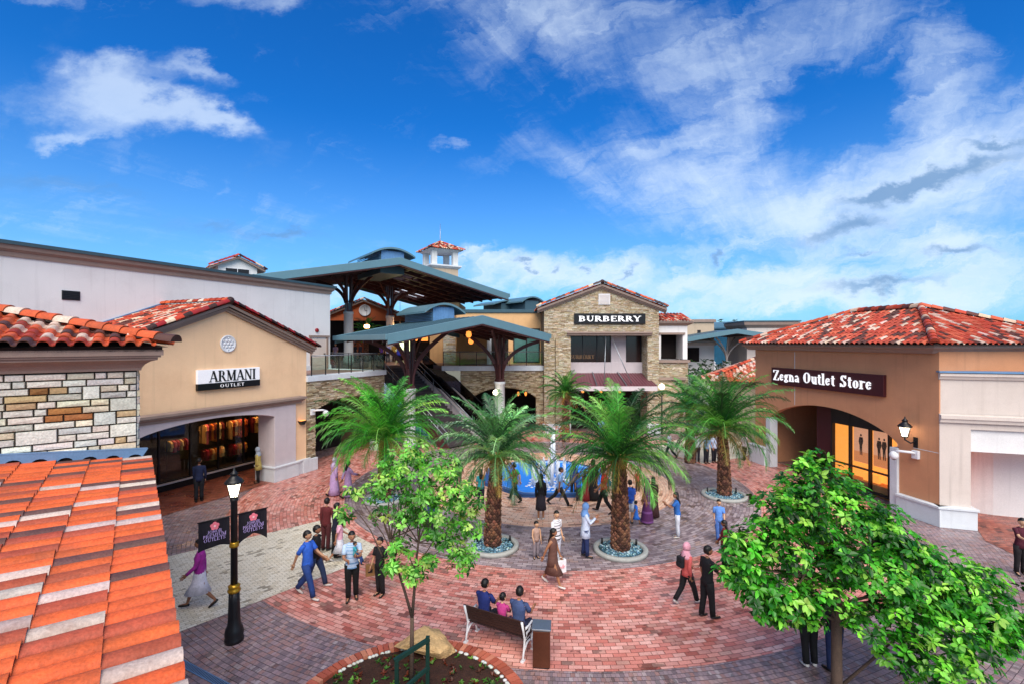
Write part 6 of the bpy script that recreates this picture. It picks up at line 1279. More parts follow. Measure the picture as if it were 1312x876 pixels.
for x0, lb in ((-.7, 'black banner with a pink flower emblem on the left side of the lamp post'), (.09, 'black banner with a pink flower emblem on the right side of the lamp post')):
    s = thing('banner', lb, 'banner', (LP.x, LP.y, 0), 45, 'banners on the lamp post'); w = .61
    zb = lambda u: 2.2 + (.05 - .1 * abs(u - .5) * 2 if x0 > 0 else .02 * u) + .1 * math.sin(u * math.pi) * (.6 if x0 < 0 else 1)
    n = 10; vs = [(x0 + w * k / n, .015 * math.sin(k * .9), 2.845) for k in range(n + 1)] + [(x0 + w * k / n, .03 * math.sin(k * .9 + 1), zb(k / n)) for k in range(n + 1)]
    mb = MB(); mb.add(vs + [(x, y + .006, z) for x, y, z in vs], [(k, n + 1 + k, n + 2 + k, k + 1) for k in range(n)] + [(2 * n + 2 + k, 2 * n + 3 + k, 3 * n + 4 + k, 3 * n + 3 + k) for k in range(n)] + [(k, k + 1, 2 * n + 3 + k, 2 * n + 2 + k) for k in range(n)] + [(n + 1 + k, 3 * n + 3 + k, 3 * n + 4 + k, n + 2 + k) for k in range(n)]); mb.build('cloth', MBAN, s)
    mb = MB(); c = (x0 + w * .5, 2.73)
    for k in range(5):
        g_ = R(90 + 72 * k); pc = (c[0] + .052 * math.cos(g_), c[1] + .052 * math.sin(g_)); mb.prism([(pc[0] + .042 * math.cos(R(q)), pc[1] + .042 * math.sin(R(q))) for q in range(0, 360, 30)], -.036 - k * .0006, -.033)
    mb.build('emblem', MPINK, s)
    mb = MB(); mb.prism([(c[0] + .022 * math.cos(R(q)), c[1] + .022 * math.sin(R(q))) for q in range(0, 360, 30)], -.045, -.04); mb.build('emblem_centre', pm('pale_pink', lin('f8d0d0'), .6, bump=0) if x0 < 0 else bpy.data.materials['pale_pink'], s)
    mb = MB(); letters(mb, 'JOHOR', x0 + .16, 2.575, .075, -.034, .004, width=.29, bold=.75); letters(mb, 'PREMIUM', x0 + .08, 2.49, .075, -.034, .004, width=.45, bold=.75); letters(mb, 'OUTLETS', x0 + .09, 2.405, .075, -.034, .004, width=.43, bold=.75); mb.build('lettering', MLAV, s)

# ---------------------------------------------------------------- bench, bin, drain
bl_, br_ = G(597, 822), G(668, 846)
dv = (br_ - bl_); ang = math.degrees(math.atan2(dv.y, dv.x)); BL = dv.length + .04; BM = frame(bl_[:2], ang)
t = thing('park_bench', 'dark slatted bench with white cast-iron ends, seen from behind, beside the bin', 'bench', (bl_.x, bl_.y, 0), ang)
M_WOOD = pm('dark_bench_wood', lin('33201c'), .55, var=.3, vscale=6, bump=.25)
for x in (0, BL):
    mb = MB(); s = .028
    for p_ in ([(0, 0), (.06, .2), (.1, .43), (.04, .62), (-.04, .86)], [(.5, 0), (.44, .22), (.47, .42)], [(.1, .42), (.28, .4), (.47, .42), (.52, .56), (.46, .64), (.3, .62), (.06, .64)], [(.06, .2), (.2, .3), (.34, .3), (.44, .2)], [(.12, .42), (.2, .52), (.3, .5), (.36, .6)]):
        mb.tube([(x, a_ - .02, b_) for a_, b_ in p_], [s, s * .8] + [s * .85] * (len(p_) - 3) + [s] if len(p_) > 2 else s, 8)
    mb.box(x - .035, x + .035, -.06, .05, 0, .03); mb.box(x - .035, x + .035, .44, .54, 0, .03); mb.build('end_frame', M_WHITEP, t)
for k in range(5): MB().box(-.03, BL + .03, .1 + k * .08, .165 + k * .08, .425, .455).build('seat_slat', M_WOOD, t, bevel=.006)
for k in range(5):
    mb = MB(); mb.box(-.04, BL + .04, -.012, .012, -.034, .034, M=Matrix.Translation((0, .075 - k * .026, .53 + k * .077)) @ Matrix.Rotation(R(16), 4, 'X')); mb.build('back_slat', M_WOOD, t, bevel=.006)
bb_ = G(694, 850)
t = thing('litter_bin', 'square brushed bronze litter bin with a pale flat lid, right of the bench', 'bin', (bb_.x, bb_.y, 0), -6)
M_BRONZE = pm('bronze_sheet', lin('6a4030'), .28, metal=.75, var=.25, vscale=1.5, bump=.03); mb = MB(); mb.box(-.18, .18, -.17, .17, .03, .78); mb.build('body', M_BRONZE, t, bevel=.01); MB().box(-.165, .165, -.155, .155, 0, .03).build('base', M_BLACK, t); MB().box(-.2, .2, -.19, .19, .8, .84).build('lid', M_STEEL, t, bevel=.008); MB().box(-.17, .17, -.16, .16, .775, .802).build('neck', M_BLACK, t)
a_, b_ = G(222, 843), G(292, 880); d_ = (b_ - a_); ang = math.degrees(math.atan2(d_.y, d_.x))
t = thing('drain_cover', 'narrow blue-grey drain grating in the dark paving at the foot of the tiled roof', 'drain', (a_.x, a_.y, 0), ang)
MB().box(0, d_.length + 1, -.08, .08, 0, .012).build('frame', M_FLASH, t)
mb = MB()
for k in range(40): mb.box(.02 + k * .05, .035 + k * .05, -.06, .06, .012, .016)
mb.build('slot', M_BLACK, t, kind='stuff')
# ---------------------------------------------------------------- people
random.seed(77)
_mc = {}
def cloth(h):
    if h not in _mc: _mc[h] = pm('fabric_' + h, lin(h), .85, var=.25, vscale=9, fine=.12, bump=.9, bscale=11)
    return _mc[h]
M_PAT = pm('patterned_fabric', attr=True, rough=.85, var=.1, bump=.2, bscale=25)
def skin(h):
    k = 's' + h
    if k not in _mc: _mc[k] = pm('skin_' + h, lin(h), .55, var=.06, bump=.05)
    return _mc[k]
M_EYE = pm('eye', lin('140c0a'), .3, bump=0); M_LIP = pm('lip', lin('8a4640'), .5, bump=0)
M_HAIR = pm('black_hair', lin('120e0d'), .45, var=.3, vscale=20, bump=.4, bscale=60); M_SHOE = pm('dark_shoe', lin('1a1614'), .5, bump=.05); M_SHOEW = pm('pale_shoe', lin('c8c4c0'), .6, bump=.05)
PENDING = []
def joints(p, sh):
    J = {}; lean = R(p.get('lean', 0)); T = lambda y, z: Vector((0, y * math.cos(lean) + z * math.sin(lean), z * math.cos(lean) - y * math.sin(lean)))
    J['pelvis'] = Vector((0, 0, 0)); J['spine'] = T(.008, .11); J['chest'] = T(.0, .22); J['neckb'] = T(-.008, .315); J['neck'] = T(.0, .355); J['head'] = T(.012, .425)
    for s, n in ((1, 'r'), (-1, 'l')):
        th, kn = R(p.get('hip_' + n, 2 * s)), R(p.get('knee_' + n, 4)); sp = p.get('spread', .01)
        h = Vector((s * .05, 0, -.02)); k = h + Vector((s * sp, math.sin(th), -math.cos(th))) * .245; a = k + Vector((s * sp * .4, math.sin(th - kn), -math.cos(th - kn))) * .235
        ft = R(p.get('foot_' + n, 0)) + (th - kn) * .35
        J['hip' + n], J['knee' + n], J['ank' + n] = h, k, a; J['toe' + n] = a + Vector((s * .015, math.cos(ft) * .1, math.sin(ft) * .1 - .022))
        al, be, el, ga = R(p.get('arm_' + n, 4)), R(p.get('out_' + n, 6)), R(p.get('elb_' + n, 14)), p.get('in_' + n, .1)
        S = T(0, .285) + Vector((s * sh, 0, 0)); e = S + Vector((s * math.sin(be), math.sin(al + lean * .6) * math.cos(be), -math.cos(al + lean * .6) * math.cos(be))) * .172
        d = Vector((s * (math.sin(be) * .4 - ga), math.sin(al + el + lean * .6), -math.cos(al + el + lean * .6))).normalized()
        J['sho' + n], J['elb' + n], J['wri' + n] = S, e, e + d * .145; J['hd' + n] = d
    dz = -min(min(J['ank' + n].z - .038, J['toe' + n].z - .018) for n in 'rl')
    for k in list(J):
        if not k.startswith('hd'): J[k] = J[k] + Vector((0, 0, dz))
    return J
WALK = dict(hip_r=24, knee_r=8, hip_l=-16, knee_l=24, arm_r=-20, arm_l=22, elb_l=22, foot_l=-20)
WALK2 = dict(hip_l=26, knee_l=10, hip_r=-18, knee_r=28, arm_l=-22, arm_r=24, elb_r=25, foot_r=-20)
STAND = {}
CARRY = dict(arm_r=30, elb_r=85, in_r=.5, arm_l=30, elb_l=85, in_l=.5)
PHONE = dict(arm_r=25, elb_r=95, in_r=.35, arm_l=20, elb_l=80, in_l=.4)
REACH = dict(arm_r=55, elb_r=35, arm_l=5)
SIT = dict(hip_r=84, knee_r=82, hip_l=86, knee_l=86, arm_r=30, elb_r=55, arm_l=28, elb_l=50, in_r=.3, in_l=.3, lean=6)
def face_mesh(mb, c, turn=0, size=1):
    """head with chin, nose, eyes, mouth, ears"""
    m = MB(); m.ball((0, 0, 0), (.049, .06, .069), 18, 13); vs = []
    for v in m.v:
        x, y, z = v
        if z < 0: k = 1 - .3 * (z / -.069) ** 1.6; x *= k; y = y * k + (.008 * (-z / .069) if y > 0 else .01 * (-z / .069))
        if y > .035 and abs(x) < .016 and -.022 < z < .014: y += .012 * (1 - abs(x) / .016) * (1 if z < 0 else .5)
        vs.append((x, y, z))
    M = Matrix.Translation(c) @ Matrix.Rotation(R(turn), 4, 'Z') @ Matrix.Scale(size, 4)
    mb.add(vs, m.f, 0, None, None, True, M)
    for s in (-1, 1):
        mb.ball((s * .019, .052, .004), (.0085, .006, .0055), 8, 5, 1, M=M); mb.ball((s * .05, -.004, -.004), (.006, .013, .018), 8, 6, 0, M=M)
    mb.ball((0, .0545, -.034), (.014, .006, .0045), 8, 5, 2, M=M)
def hand(mb, w, d, s):
    d = d.normalized(); side = d.cross(Vector((s, 0, 0)))
    side = side.normalized() if side.length > .1 else Vector((0, 1, 0)); nrm = side.cross(d).normalized()
    for k in range(2):
        pass
    a = w - d * .006; b = w + d * .05; vs = []
    for q, wd in ((a, .016), (w + d * .02, .022), (b, .023)):
        vs += [q + side * wd + nrm * .008, q - side * wd + nrm * .008, q - side * wd - nrm * .008, q + side * wd - nrm * .008]
    mb.add(vs, [(0, 1, 5, 4), (1, 2, 6, 5), (2, 3, 7, 6), (3, 0, 4, 7), (4, 5, 9, 8), (5, 6, 10, 9), (6, 7, 11, 10), (7, 4, 8, 11), (8, 9, 10, 11), (3, 2, 1, 0)], 0, None, None, True)
    for k, l in enumerate((.036, .043, .046, .04)):
        o = b + side * (-.017 + .0115 * k); mb.tube([o - d * .006, o + d * l * .5 + nrm * .004, o + d * l + nrm * .014], [.0058, .0052, .004], 5, 0)
    t0 = w + d * .016 + side * .02; mb.tube([t0, t0 + side * .016 + d * .016, t0 + side * .02 + d * .036 + nrm * .006], [.0068, .006, .0045], 5, 0)
def person(label, at, face, pose, hgt, top, bottom, sk='9a6a4c', hair='short', shoes=0, fem=False, group='people on the plaza', z=0, turn=0, hcol=None, seat=None):
    pose = dict(pose)
    if 'hip_r' not in pose or pose['hip_r'] < 40:                 # nobody stands exactly like the next person
        for k_, a_ in (('arm_r', 12), ('arm_l', 12), ('elb_r', 14), ('elb_l', 14), ('out_r', 4), ('out_l', 4), ('hip_r', 4), ('hip_l', 4), ('lean', 3)):
            pose[k_] = pose.get(k_, {'arm_r': 4, 'arm_l': 4, 'elb_r': 18, 'elb_l': 18, 'out_r': 6, 'out_l': 6, 'hip_r': 2, 'hip_l': -2, 'lean': 1}[k_]) + random.uniform(-a_, a_)
        turn = turn or random.uniform(-28, 28); face += random.uniform(-8, 8)
    if sk == '9a6a4c': sk = random.choice(('a8765a', 'b88a6a', '8e5f44', 'c49a7a', '9a6a4c'))
    sh = .088 if fem else .1; J = joints(pose, sh); kid = 1.22 if hgt < 1.15 else 1.08 if hgt < 1.35 else 1.0
    me = bpy.data.meshes.new('person'); order = ['pelvis', 'spine', 'chest', 'neckb', 'neck']; rad = {'pelvis': (.07, .055), 'spine': (.062, .05), 'chest': (.072, .055), 'neckb': (.034, .034), 'neck': (.027, .027)}
    vs = [J[k] for k in order]; rr = [rad[k] for k in order]; ed = [(0, 1), (1, 2), (2, 3), (3, 4)]
    for n in 'rl':
        i = len(vs); vs += [J['hip' + n], J['knee' + n], J['ank' + n], J['toe' + n]]; rr += [(.052,) * 2, (.034,) * 2, (.021,) * 2, (.018,) * 2]; ed += [(0, i), (i, i + 1), (i + 1, i + 2), (i + 2, i + 3)]
        i = len(vs); vs += [J['sho' + n], J['elb' + n], J['wri' + n]]; rr += [(.031,) * 2, (.023,) * 2, (.0165,) * 2]; ed += [(2, i), (i, i + 1), (i + 1, i + 2)]
    me.from_pydata([v * hgt for v in vs], ed, []); o = bpy.data.objects.new('person', me); C.objects.link(o)
    sm = o.modifiers.new('skin', 'SKIN'); sm.use_smooth_shade = True; o.modifiers.new('smooth', 'SUBSURF').levels = 1; o.modifiers['smooth'].render_levels = 1
    for i, (a, b) in enumerate(rr): me.skin_vertices[0].data[i].radius = (a * hgt, b * hgt); me.skin_vertices[0].data[i].use_root = (i == 0)
    S = Matrix.Scale(hgt, 4); ex = MB(); HC = J['head'] + Vector((0, 0, .02 * (kid - 1))); face_mesh(ex, HC, turn, kid)
    for s, n in ((1, 'r'), (-1, 'l')): hand(ex, J['wri' + n], J['hd' + n], s)
    ex.v = [tuple(S @ Vector(v)) for v in ex.v]; PENDING.append((o, ex, [skin(sk), M_EYE, M_LIP]))
    if seat is not None: z = z + seat - (J['pelvis'].z - .06) * hgt
    o.matrix_world = frame((at[0], at[1], z), -face)
    tag(o, label, 'person', group)
    def child(name, mb, m):
        mb.v = [tuple(S @ Vector(v)) for v in mb.v]; return mb.build(name, m, o)
    # upper garment
    kind, col = top[0], top[1]; stripes = top[2] if len(top) > 2 else None; P, SP, CH, NB = J['pelvis'], J['spine'], J['chest'], J['neckb']
    g = 1.12 if kind in ('robe', 'tunic') else 1.0; fx = .93 if fem else 1.0
    rings = [(P + Vector((0, 0, -.045)), .098 * g, .078 * g), (P + Vector((0, 0, .02)), .094 * g, .074 * g), (SP, .083 * fx * g, .067 * g), (SP.lerp(CH, .5), .09 * fx * g, .07), (CH, .102 * fx, .072 + (.008 if fem else 0)), (CH.lerp(NB, .5), .106 * fx, .064), (CH.lerp(NB, .78), .092 * fx, .054), (NB + Vector((0, 0, .004)), .052, .044), (NB + Vector((0, 0, .014)), .036, .034)]
    if kind == 'robe':
        rings = [(Vector((P.x, P.y * .5, .035)), .16, .15), (Vector((0, P.y * .5, .2)), .14, .13), (Vector((0, 0, .38)), .12, .1)] + rings[1:]
    if kind == 'tunic': rings = [(P + Vector((0, 0, -.15)), .125, .1)] + rings
    mb = MB()
    if stripes:
        fine_ = []
        for a, b in zip(rings, rings[1:]):
            for k in range(4): f = k / 4; fine_.append((a[0].lerp(b[0], f), a[1] + (b[1] - a[1]) * f, a[2] + (b[2] - a[2]) * f))
        fine_.append(rings[-1])
        for k in range(len(fine_) - 1): mb.loft(fine_[k:k + 2], 14, 0, lin(col if k % stripes[1] else stripes[0]), caps=False)
    else: mb.loft(rings, 14, 0, lin(col))
    sl = top[3] if len(top) > 3 else ('long' if kind in ('robe', 'tunic', 'long') else 'short')
    for n in 'rl':
        A, B, D = J['sho' + n], J['elb' + n], J['wri' + n]; c = lin(col)
        if sl == 'none': continue
        if sl == 'short': mb.tube([CH.lerp(A, .7) + Vector((0, 0, .015)), A, A.lerp(B, .5), A.lerp(B, .72)], [.034, .036, .034, .037], 10, 0, c)
        else:
            w = 1.3 if kind == 'robe' else 1.0; mb.tube([CH.lerp(A, .7) + Vector((0, 0, .015)), A, A.lerp(B, .5), B, B.lerp(D, .5), D], [.034, .035, .032 * w, .029 * w, .026 * w, .023 * w], 10, 0, c)
    child({'robe': 'robe', 'tunic': 'tunic'}.get(kind, 'shirt'), mb, M_PAT if stripes else cloth(col))
    if kind != 'robe' and bottom:
        bk, bc = bottom; mb = MB()
        if bk in ('trousers', 'shorts'):
            mb.loft([(P + Vector((0, 0, -.06)), .085, .068), (P + Vector((0, 0, -.01)), .094, .074), (P + Vector((0, 0, .035)), .088, .07)], 14)
            for n in 'rl':
                h, k, a = J['hip' + n], J['knee' + n], J['ank' + n]
                if bk == 'trousers': mb.tube([h + Vector((0, 0, .02)), h.lerp(k, .45), k, k.lerp(a, .5), a + (k - a).normalized() * .01], [.062, .056, .044, .041, .039], 10)
                else: mb.tube([h + Vector((0, 0, .02)), h.lerp(k, .45), h.lerp(k, .95)], [.062, .058, .056], 10)
            child(bk, mb, cloth(bc))
        else:
            L_ = .3 if bk == 'skirt' else .44
            mid = (J['kneer'] + J['kneel']) / 2; mb.loft([(Vector((0, mid.y * (L_ / .25), P.z - L_)), .125 if bk == 'skirt' else .14, .12 + abs(J['kneer'].y - J['kneel'].y) * .35), (Vector((0, mid.y * .5, P.z - L_ * .5)), .112, .1), (P + Vector((0, 0, -.02)), .1, .08), (P + Vector((0, 0, .05)), .084, .068)], 16); child('skirt', mb, cloth(bc))
    for n in 'rl':
        mb = MB(); a, t_ = J['ank' + n], J['toe' + n]; d = (t_ - a).normalized()
        mb.tube([a - d * .03 - Vector((0, 0, .016)), a - Vector((0, 0, .012)), a.lerp(t_, .6) - Vector((0, 0, .006)), t_ + d * .012], [.021, .028, .027, .016], 10, sq=.8)
        child('shoe', mb, M_SHOEW if shoes else M_SHOE)
    # hair or headscarf
    mb = MB(); MT = Matrix.Translation(HC) @ Matrix.Rotation(R(turn), 4, 'Z') @ Matrix.Scale(kid, 4); m = MB()
    if hair.startswith('scarf'):
        m.ball((0, -.006, .004), (.06, .071, .08), 18, 13)
        fs = [f for f in m.f if not all(m.v[i][1] > .03 and -.055 < m.v[i][2] < .04 and abs(m.v[i][0]) < .044 for i in f)]
        mb.add(m.v, fs, 0, None, None, True, MT); mb.loft([(HC + Vector((0, -.01, -.045)), .054, .056), (NB + Vector((0, -.004, .02)), .064, .062), (NB + Vector((0, 0, -.03)), .112, .078), (CH + Vector((0, 0, .03)), .1, .085)], 16, caps=False)
        child('headscarf', mb, cloth(hcol or '2a2430'))
    else:
        m.ball((0, -.006, .008), (.054, .066, .071), 18, 13)
        if hair == 'short': ok = lambda v: v[2] > .022 or (v[1] < .004 and v[2] > -.038)
        else: ok = lambda v: v[2] > .03 or v[1] < .018
        mb.add(m.v, [f for f in m.f if sum(ok(m.v[i]) for i in f) >= 3], 0, None, None, True, MT)
        if hair == 'long': mb.loft([(HC + Vector((0, -.03, .02)), .05, .04), (HC + Vector((0, -.04, -.06)), .054, .03), (NB + Vector((0, -.05, -.02)), .058, .022), (CH + Vector((0, -.074, .02)), .045, .014)], 12)
        if hair == 'bun': mb.ball(HC + Vector((0, -.07, .03)), .026, 10, 7)
        child('hair', mb, M_HAIR if not hcol else cloth(hcol))
    return o, J
def P(px, py, top, face, pose, label, *a, **k):
    g = G(px, py); h = (py - top) * g.y / F; return person(label, g, face, pose, min(max(h, .7), 1.82), *a, **k)
J_ = {}
P(256, 778, 692, 245, WALK, 'woman in a magenta cardigan and white skirt walking behind the left banner', ('long', 'a02a90'), ('skirt', 'd8d4e0'), hair='bun', fem=True)
P(394, 765, 681, 105, WALK, 'man in a bright blue T-shirt and jeans striding on the cream path', ('tee', '2f62c8'), ('trousers', '24407e'), shoes=1)
P(404, 752, 673, 100, WALK2, 'man in a black T-shirt and blue jeans half hidden behind the man in blue', ('tee', '17171b'), ('trousers', '2a3a5c'), shoes=1)
P(418, 704, 640, 20, STAND, 'person in a dark red top and trousers standing at the tip of the cream path', ('long', '5e2024'), ('trousers', '4a1c20'))
P(430, 713, 646, 60, REACH, 'person in a dark navy top and black trousers beside the girl in pink', ('long', '1c2236'), ('trousers', '121216'))
P(435, 719, 664, 60, WALK, 'girl in a pale pink top and white skirt beside the person in navy', ('tee', 'e0a8bc'), ('skirt', 'd8dce6'), hair='bun', fem=True, shoes=1)
o5, j5 = P(451, 768, 682, 170, CARRY, 'man in a pale blue striped shirt and black trousers holding a baby', ('tee', 'b4cce8', ('6f9cc8', 4)), ('trousers', '121214'), turn=15)
P(487, 762, 690, 200, STAND, 'person in black with bare forearms behind the slim young tree, with a paper bag', ('tee', '17181c'), ('trousers', '17181c'))
P(331, 618, 574, 265, STAND, 'woman in a yellow tunic and grey headscarf standing at the white pier', ('tunic', 'b0a05a', None, 'long'), ('trousers', '16161a'), hair='scarf', hcol='9aa4b0', fem=True)
P(255, 642, 588, 330, STAND, 'person in dark navy looking into the arched clothes shop', ('long', '1a2444'), ('trousers', '15161c'))
P(428, 634, 587, 30, WALK, 'woman in a lilac dress and pale scarf walking by the walkway arch', ('robe', 'b89ac8'), None, hair='scarf', hcol='c8b4d8', fem=True)
P(446, 636, 590, 40, WALK2, 'girl in a dusty lilac dress walking under the yellow-green palm fronds', ('robe', 'a88ab8'), None, hair='long', fem=True)
P(588, 622, 588, 20, STAND, 'person in dark brown seen between the two left palms', ('long', '3a2420'), ('trousers', '241c1a'))
P(550, 692, 640, 340, STAND, 'person in navy half hidden behind the young tree crown', ('tee', '22305a'), ('trousers', '1a1c26'))
P(735, 634, 592, 15, STAND, 'woman in dark blue with a navy headscarf at the pool edge', ('tunic', '27407e', None, 'long'), ('trousers', '1a1c26'), hair='scarf', hcol='1e2850', fem=True)
P(616, 648, 602, 350, STAND, 'girl in a teal top and dark trousers left of the pale grey-green palm trunk', ('tee', '2a9aa4'), ('trousers', '1c2030'), hair='long', fem=True)
P(660, 642, 594, 300, WALK, 'person in a green shirt and black trousers at the left edge of the pool', ('tee', '3f9a4c'), ('trousers', '16171b'))
P(693, 665, 609, 5, STAND, 'woman in black with a black headscarf and dark skirt looking at the pool', ('long', '15141a'), ('skirt', '2a2530'), hair='scarf', hcol='141318', fem=True, shoes=1)
P(717, 647, 597, 90, dict(WALK, hip_r=30, hip_l=-28), 'person in a pale blue shirt and black trousers striding past the pool', ('tee', '7fa6d8'), ('trousers', '17171a'))
P(741, 641, 607, 350, STAND, 'small child in a blue top standing at the pool edge', ('tee', '2c50a8'), ('trousers', '20263c'))
P(750, 641, 604, 20, STAND, 'girl in a dark red dress beside the tall person in the black robe', ('robe', '7a2024'), None, hair='long', fem=True)
P(760, 640, 590, 8, STAND, 'tall person in a long black robe and black headscarf at the pool edge', ('robe', '121116'), None, hair='scarf', hcol='121116', fem=True)
P(774, 657, 598, 280, WALK, 'man in a bright red shirt and black trousers walking left of the thick dark palm', ('tee', 'c8242c'), ('trousers', '16161a'))
o18, j18 = P(807, 670, 616, 15, STAND, 'boy in blue with pale shorts and a blue backpack right of the thick dark palm', ('tee', '2a5ab4'), ('shorts', 'b0b8c8'))
P(815, 671, 642, 80, WALK, 'toddler in a bright blue dress beside the boy with the backpack', ('tee', '2f74d8'), ('skirt', '2f74d8'), hair='bun', fem=True)
P(829, 669, 614, 290, STAND, 'woman in a purple striped robe and plum headscarf at the peach paving edge', ('robe', '5a2a5e', ('7a4a86', 5)), None, hair='scarf', hcol='6a2460', fem=True)
P(837, 662, 612, 10, STAND, 'person in a dark brown long dress just behind the woman in purple', ('robe', '3a1e20'), None, hair='long', fem=True)
P(817, 629, 602, 200, STAND, 'small child in a red top on the peach paving right of the pool', ('tee', 'c83a4c'), ('trousers', '2a2024'))
P(750, 713, 646, 100, PHONE, 'woman in a pale blue headscarf, white tunic and dark jeans looking at her phone', ('tunic', 'c4d2ea', None, 'long'), ('trousers', '1f2c58'), hair='scarf', hcol='6f9ad8', fem=True)
P(687, 715, 669, 170, STAND, 'boy in beige with short dark hair left of the man in stripes', ('tee', 'a88c80', None, 'none'), ('trousers', '8a8088'))
P(713, 722, 656, 140, STAND, 'man in a white shirt with black stripes and pale trousers', ('tee', 'd8d8de', ('20222a', 4)), ('trousers', 'c0c4d0'), turn=-20)
o26, j26 = P(708, 750, 678, 120, WALK, 'woman in a brown sleeveless dress with a white shopping bag', ('tunic', '5e4038', None, 'none'), ('skirt', '5e4038'), hair='long', fem=True, shoes=1)
P(868, 688, 632, 285, CARRY, 'woman with long black hair in a blue top and white trousers on the grey ring', ('tee', '2c68b8'), ('trousers', 'c8ccd8'), hair='long', fem=True, shoes=1)
P(921, 692, 640, 190, WALK, 'man in light blue shirt and jeans before the palm by the terracotta store', ('tee', '5a8cd8'), ('trousers', '3a5c9c'))
P(928, 728, 668, 300, STAND, 'person in dark red half hidden by the left edge of the bushy tree', ('long', '6e2028'), ('trousers', '1c1618'), hair='long', fem=True)
o30, j30 = P(880, 774, 697, 75, WALK, 'woman in pink headscarf, salmon top and black trousers with a backpack', ('long', 'd0605c'), ('trousers', '141418'), hair='scarf', hcol='e0a0b0', fem=True, shoes=1)
P(906, 791, 702, 80, dict(STAND, arm_r=28, elb_r=20, hip_r=6), 'man in black shirt and trousers walking beside the woman in the pink headscarf', ('tee', '131318'), ('trousers', '121216'), turn=-15)
P(1036, 851, 748, 5, STAND, 'person in black trousers standing behind the bushy tree, left of its trunk', ('long', '17161c'), ('trousers', '131316'), shoes=1)
P(1069, 860, 755, 350, STAND, 'person in dark blue jeans standing behind the trunk of the bushy tree', ('long', '1a1a24'), ('trousers', '223058'))
P(1308, 736, 665, 200, REACH, 'person in a dark maroon top at the right edge of the picture', ('tee', '4a1626'), ('trousers', '1a1418'))
P(858, 587, 552, 270, WALK, 'man in a white shirt and dark trousers walking on the far cream path', ('long', 'd4d4dc'), ('trousers', '1e1e26'))
P(893, 591, 554, 190, STAND, 'person in a white shirt just right of the half hidden palm trunk', ('long', 'd8dae4'), ('trousers', '2a2a38'))
P(905, 593, 556, 150, STAND, 'person in pale blue, middle of the far trio by the half hidden palm', ('long', '8aa8d0'), ('trousers', '20222c'))
P(915, 592, 555, 170, STAND, 'person in white-blue, rightmost of the far trio by the half hidden palm', ('tee', 'bccce8'), ('trousers', '1c1e28'))
P(954, 589, 555, 330, STAND, 'man in pale pink shirt by the far plinth of the terracotta store', ('tee', 'd8c4d4'), ('trousers', '17161c'))
P(771, 566, 534, 200, STAND, 'person in a pale blue top under the burgundy awning', ('tee', '7a9ccc'), ('trousers', '2a3040'))
for px, Y, f, lb, tp, bt, fm in ((430, 40.5, 190, 'person in a pale striped shirt at the left end of the upper railing', ('tee', 'a890a8', ('4a3a5a', 3)), ('trousers', '2a2430'), 0), (455, 43, 30, 'person in black at the left of the green-lit panel upstairs', ('tee', '20202a'), ('trousers', '1c1c22'), 0), (462, 44, 200, 'person in dark grey in front of the green-lit panel upstairs', ('long', '2c2c38'), ('trousers', '1c1c22'), 0),
        (497, 43, 170, 'person in a blue and white checked shirt at the top of the stairs', ('tee', '6a78c8', ('c8ccea', 3)), ('trousers', '20222e'), 0), (505, 44.5, 150, 'person in a yellow top at the top of the stairs', ('tee', 'b89a4a'), ('trousers', '2a2430'), 0), (511, 42, 195, 'woman in a vivid blue tunic at the top of the stairs', ('tunic', '3440b8', None, 'long'), ('trousers', '20223a'), 1),
        (520, 44, 180, 'person in a white top at the top of the stairs', ('long', 'd4d8e4'), ('trousers', '2c3048'), 1), (489, 45, 10, 'person in a purple top beyond the stair top', ('tee', '5a3a8a'), ('trousers', '22202c'), 0)):
    q = W(px, 438, Y); person(lb, (q.x, Y), f, STAND, 1.62, tp, bt, fem=bool(fm), hair='long' if fm else 'short', group='people on the upper walkway', z=5.0)
for lx, h, lb, tp, bt, fm in ((.3, 1.62, 'person in a navy T-shirt at the left end of the bench', ('tee', '1c2a6a'), ('trousers', '20222c'), 0), (.78, 1.25, 'girl in a magenta top in the middle of the bench', ('tee', 'b83a80'), ('trousers', '8a5a70'), 1), (1.2, 1.68, 'man in a slate blue shirt at the right end of the bench', ('tee', '3a4a72'), ('trousers', '1c2440'), 0)):
    q = BM @ Vector((lx * BL / 1.46, .27, 0)); person(lb, q, 360 - math.degrees(math.atan2(dv.y, dv.x)), dict(SIT, in_r=.2) if h > 1.3 else dict(SIT, knee_r=70, knee_l=72), h, tp, bt, hair='bun' if fm else 'short', fem=bool(fm), group='people sitting on the bench', seat=.455, turn=-14 if lx < 1 else 10)

# things people carry
def at_joint(o, J, key, h, off=(0, 0, 0)): return o.matrix_world @ (J[key] * h + Vector(off))
hh5 = (768 - 682) * G(451, 768).y / F; q = at_joint(o5, j5, 'chest', hh5, (-.08, .2, -.04))
person('baby in a turquoise top held by the man in the pale blue striped shirt', (q.x, q.y), 75, dict(SIT, hip_r=60, hip_l=70, knee_r=50, knee_l=50, lean=0), .66, ('tee', '3aa4b4'), ('trousers', '2c4a80'), z=q.z - .3, hair='short')
h26 = (750 - 678) * G(708, 750).y / F; q = at_joint(o26, j26, 'wril', h26)
t = thing('shopping_bag', 'white shopping bag with pink script carried by the woman in brown', 'bag', (q.x, q.y, q.z - .48), 25)
MB().box(-.17, .17, -.06, .06, 0, .36).build('bag_body', M_WHITEP, t, bevel=.008); mb = MB()
for y in (-.04, .04): mb.tube([(-.09, y, .36), (-.06, y, .44), (.06, y, .44), (.09, y, .36)], .008, 6)
mb.build('handle', M_WHITEP, t); mb = MB()
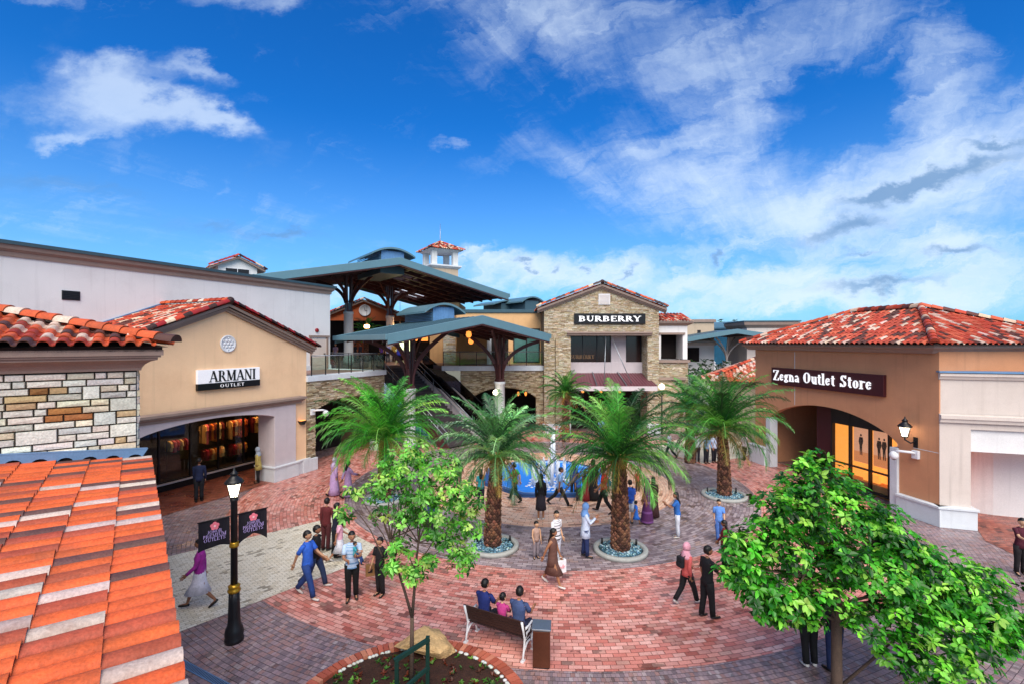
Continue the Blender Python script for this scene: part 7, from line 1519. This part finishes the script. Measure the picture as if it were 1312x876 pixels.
mb.tube([(-.11, -.064, .12), (-.07, -.064, .24), (-.05, -.064, .14), (-.01, -.064, .2), (.02, -.064, .13), (.06, -.064, .24), (.07, -.064, .14), (.12, -.064, .2)], .013, 6); mb.build('script', bpy.data.materials['pink_print'], t)
q = G(474, 757); t = thing('paper_bag', 'brown paper bag hanging by the person behind the slim young tree', 'bag', (q.x, q.y + .02, .42), 20); MB().box(-.12, .12, -.05, .05, 0, .32).build('bag_body', pm('kraft_paper', lin('9a7448'), .8, var=.15), t, bevel=.006)
mb = MB(); mb.tube([(-.06, 0, .32), (-.04, 0, .42), (.04, 0, .42), (.06, 0, .32)], .007, 6); mb.build('handle', M_BARK, t); MB().box(-.06, .06, -.054, -.05, .1, .2).build('label_patch', M_SIGNB, t)
def backpack(o, J, h, col, label, s=1):
    c = J['chest'] * h; t = bpy.data.objects.new('backpack', None); C.objects.link(t); t.matrix_world = o.matrix_world @ Matrix.Translation((0, c.y - .085 * h - .09 * s, c.z - .24 * s)); tag(t, label, 'backpack')
    MB().box(-.15 * s, .15 * s, -.09 * s, .08 * s, 0, .4 * s).build('pack', cloth(col), t, bevel=.05 * s); MB().box(-.11 * s, .11 * s, -.13 * s, -.09 * s, .04, .2 * s).build('pocket', cloth(col), t, bevel=.02); mb = MB()
    for x in (-.1, .1): mb.tube([(x * s, .05 * s, .38 * s), (x * s, .14 * s, .44 * s), (x * s, .26 * s, .36 * s)], .018 * s, 6)
    mb.build('strap', cloth('17181c'), t)
backpack(o18, j18, (670 - 616) * G(807, 670).y / F, '2450b0', 'bright blue backpack on the boy right of the thick dark palm')
backpack(o30, j30, (774 - 697) * G(880, 774).y / F, '1c1c22', 'small black backpack on the woman in the pink headscarf', .7)

# ---------------------------------------------------------------- bake bodies into real meshes
bpy.context.view_layer.update(); dg = bpy.context.evaluated_depsgraph_get()
done = []
for o, ex, mats in PENDING: done.append((o, bpy.data.meshes.new_from_object(o.evaluated_get(dg)), ex, mats))
for o, me, ex, mats in done:
    mb = MB(); mb.add([v.co[:] for v in me.vertices], [tuple(p.vertices) for p in me.polygons], 0, None, None, True)
    b = len(mb.v); mb.v += ex.v; mb.f += [[b + i for i in f] for f in ex.f]; mb.mi += ex.mi; mb.c += ex.c; mb.sm += ex.sm; mb.uv += ex.uv
    nm = bpy.data.meshes.new('person'); nm.from_pydata(mb.v, [], mb.f); nm.polygons.foreach_set('material_index', mb.mi); nm.polygons.foreach_set('use_smooth', mb.sm)
    for m in mats: nm.materials.append(m)
    nm.update(); o.modifiers.clear(); o.data = nm
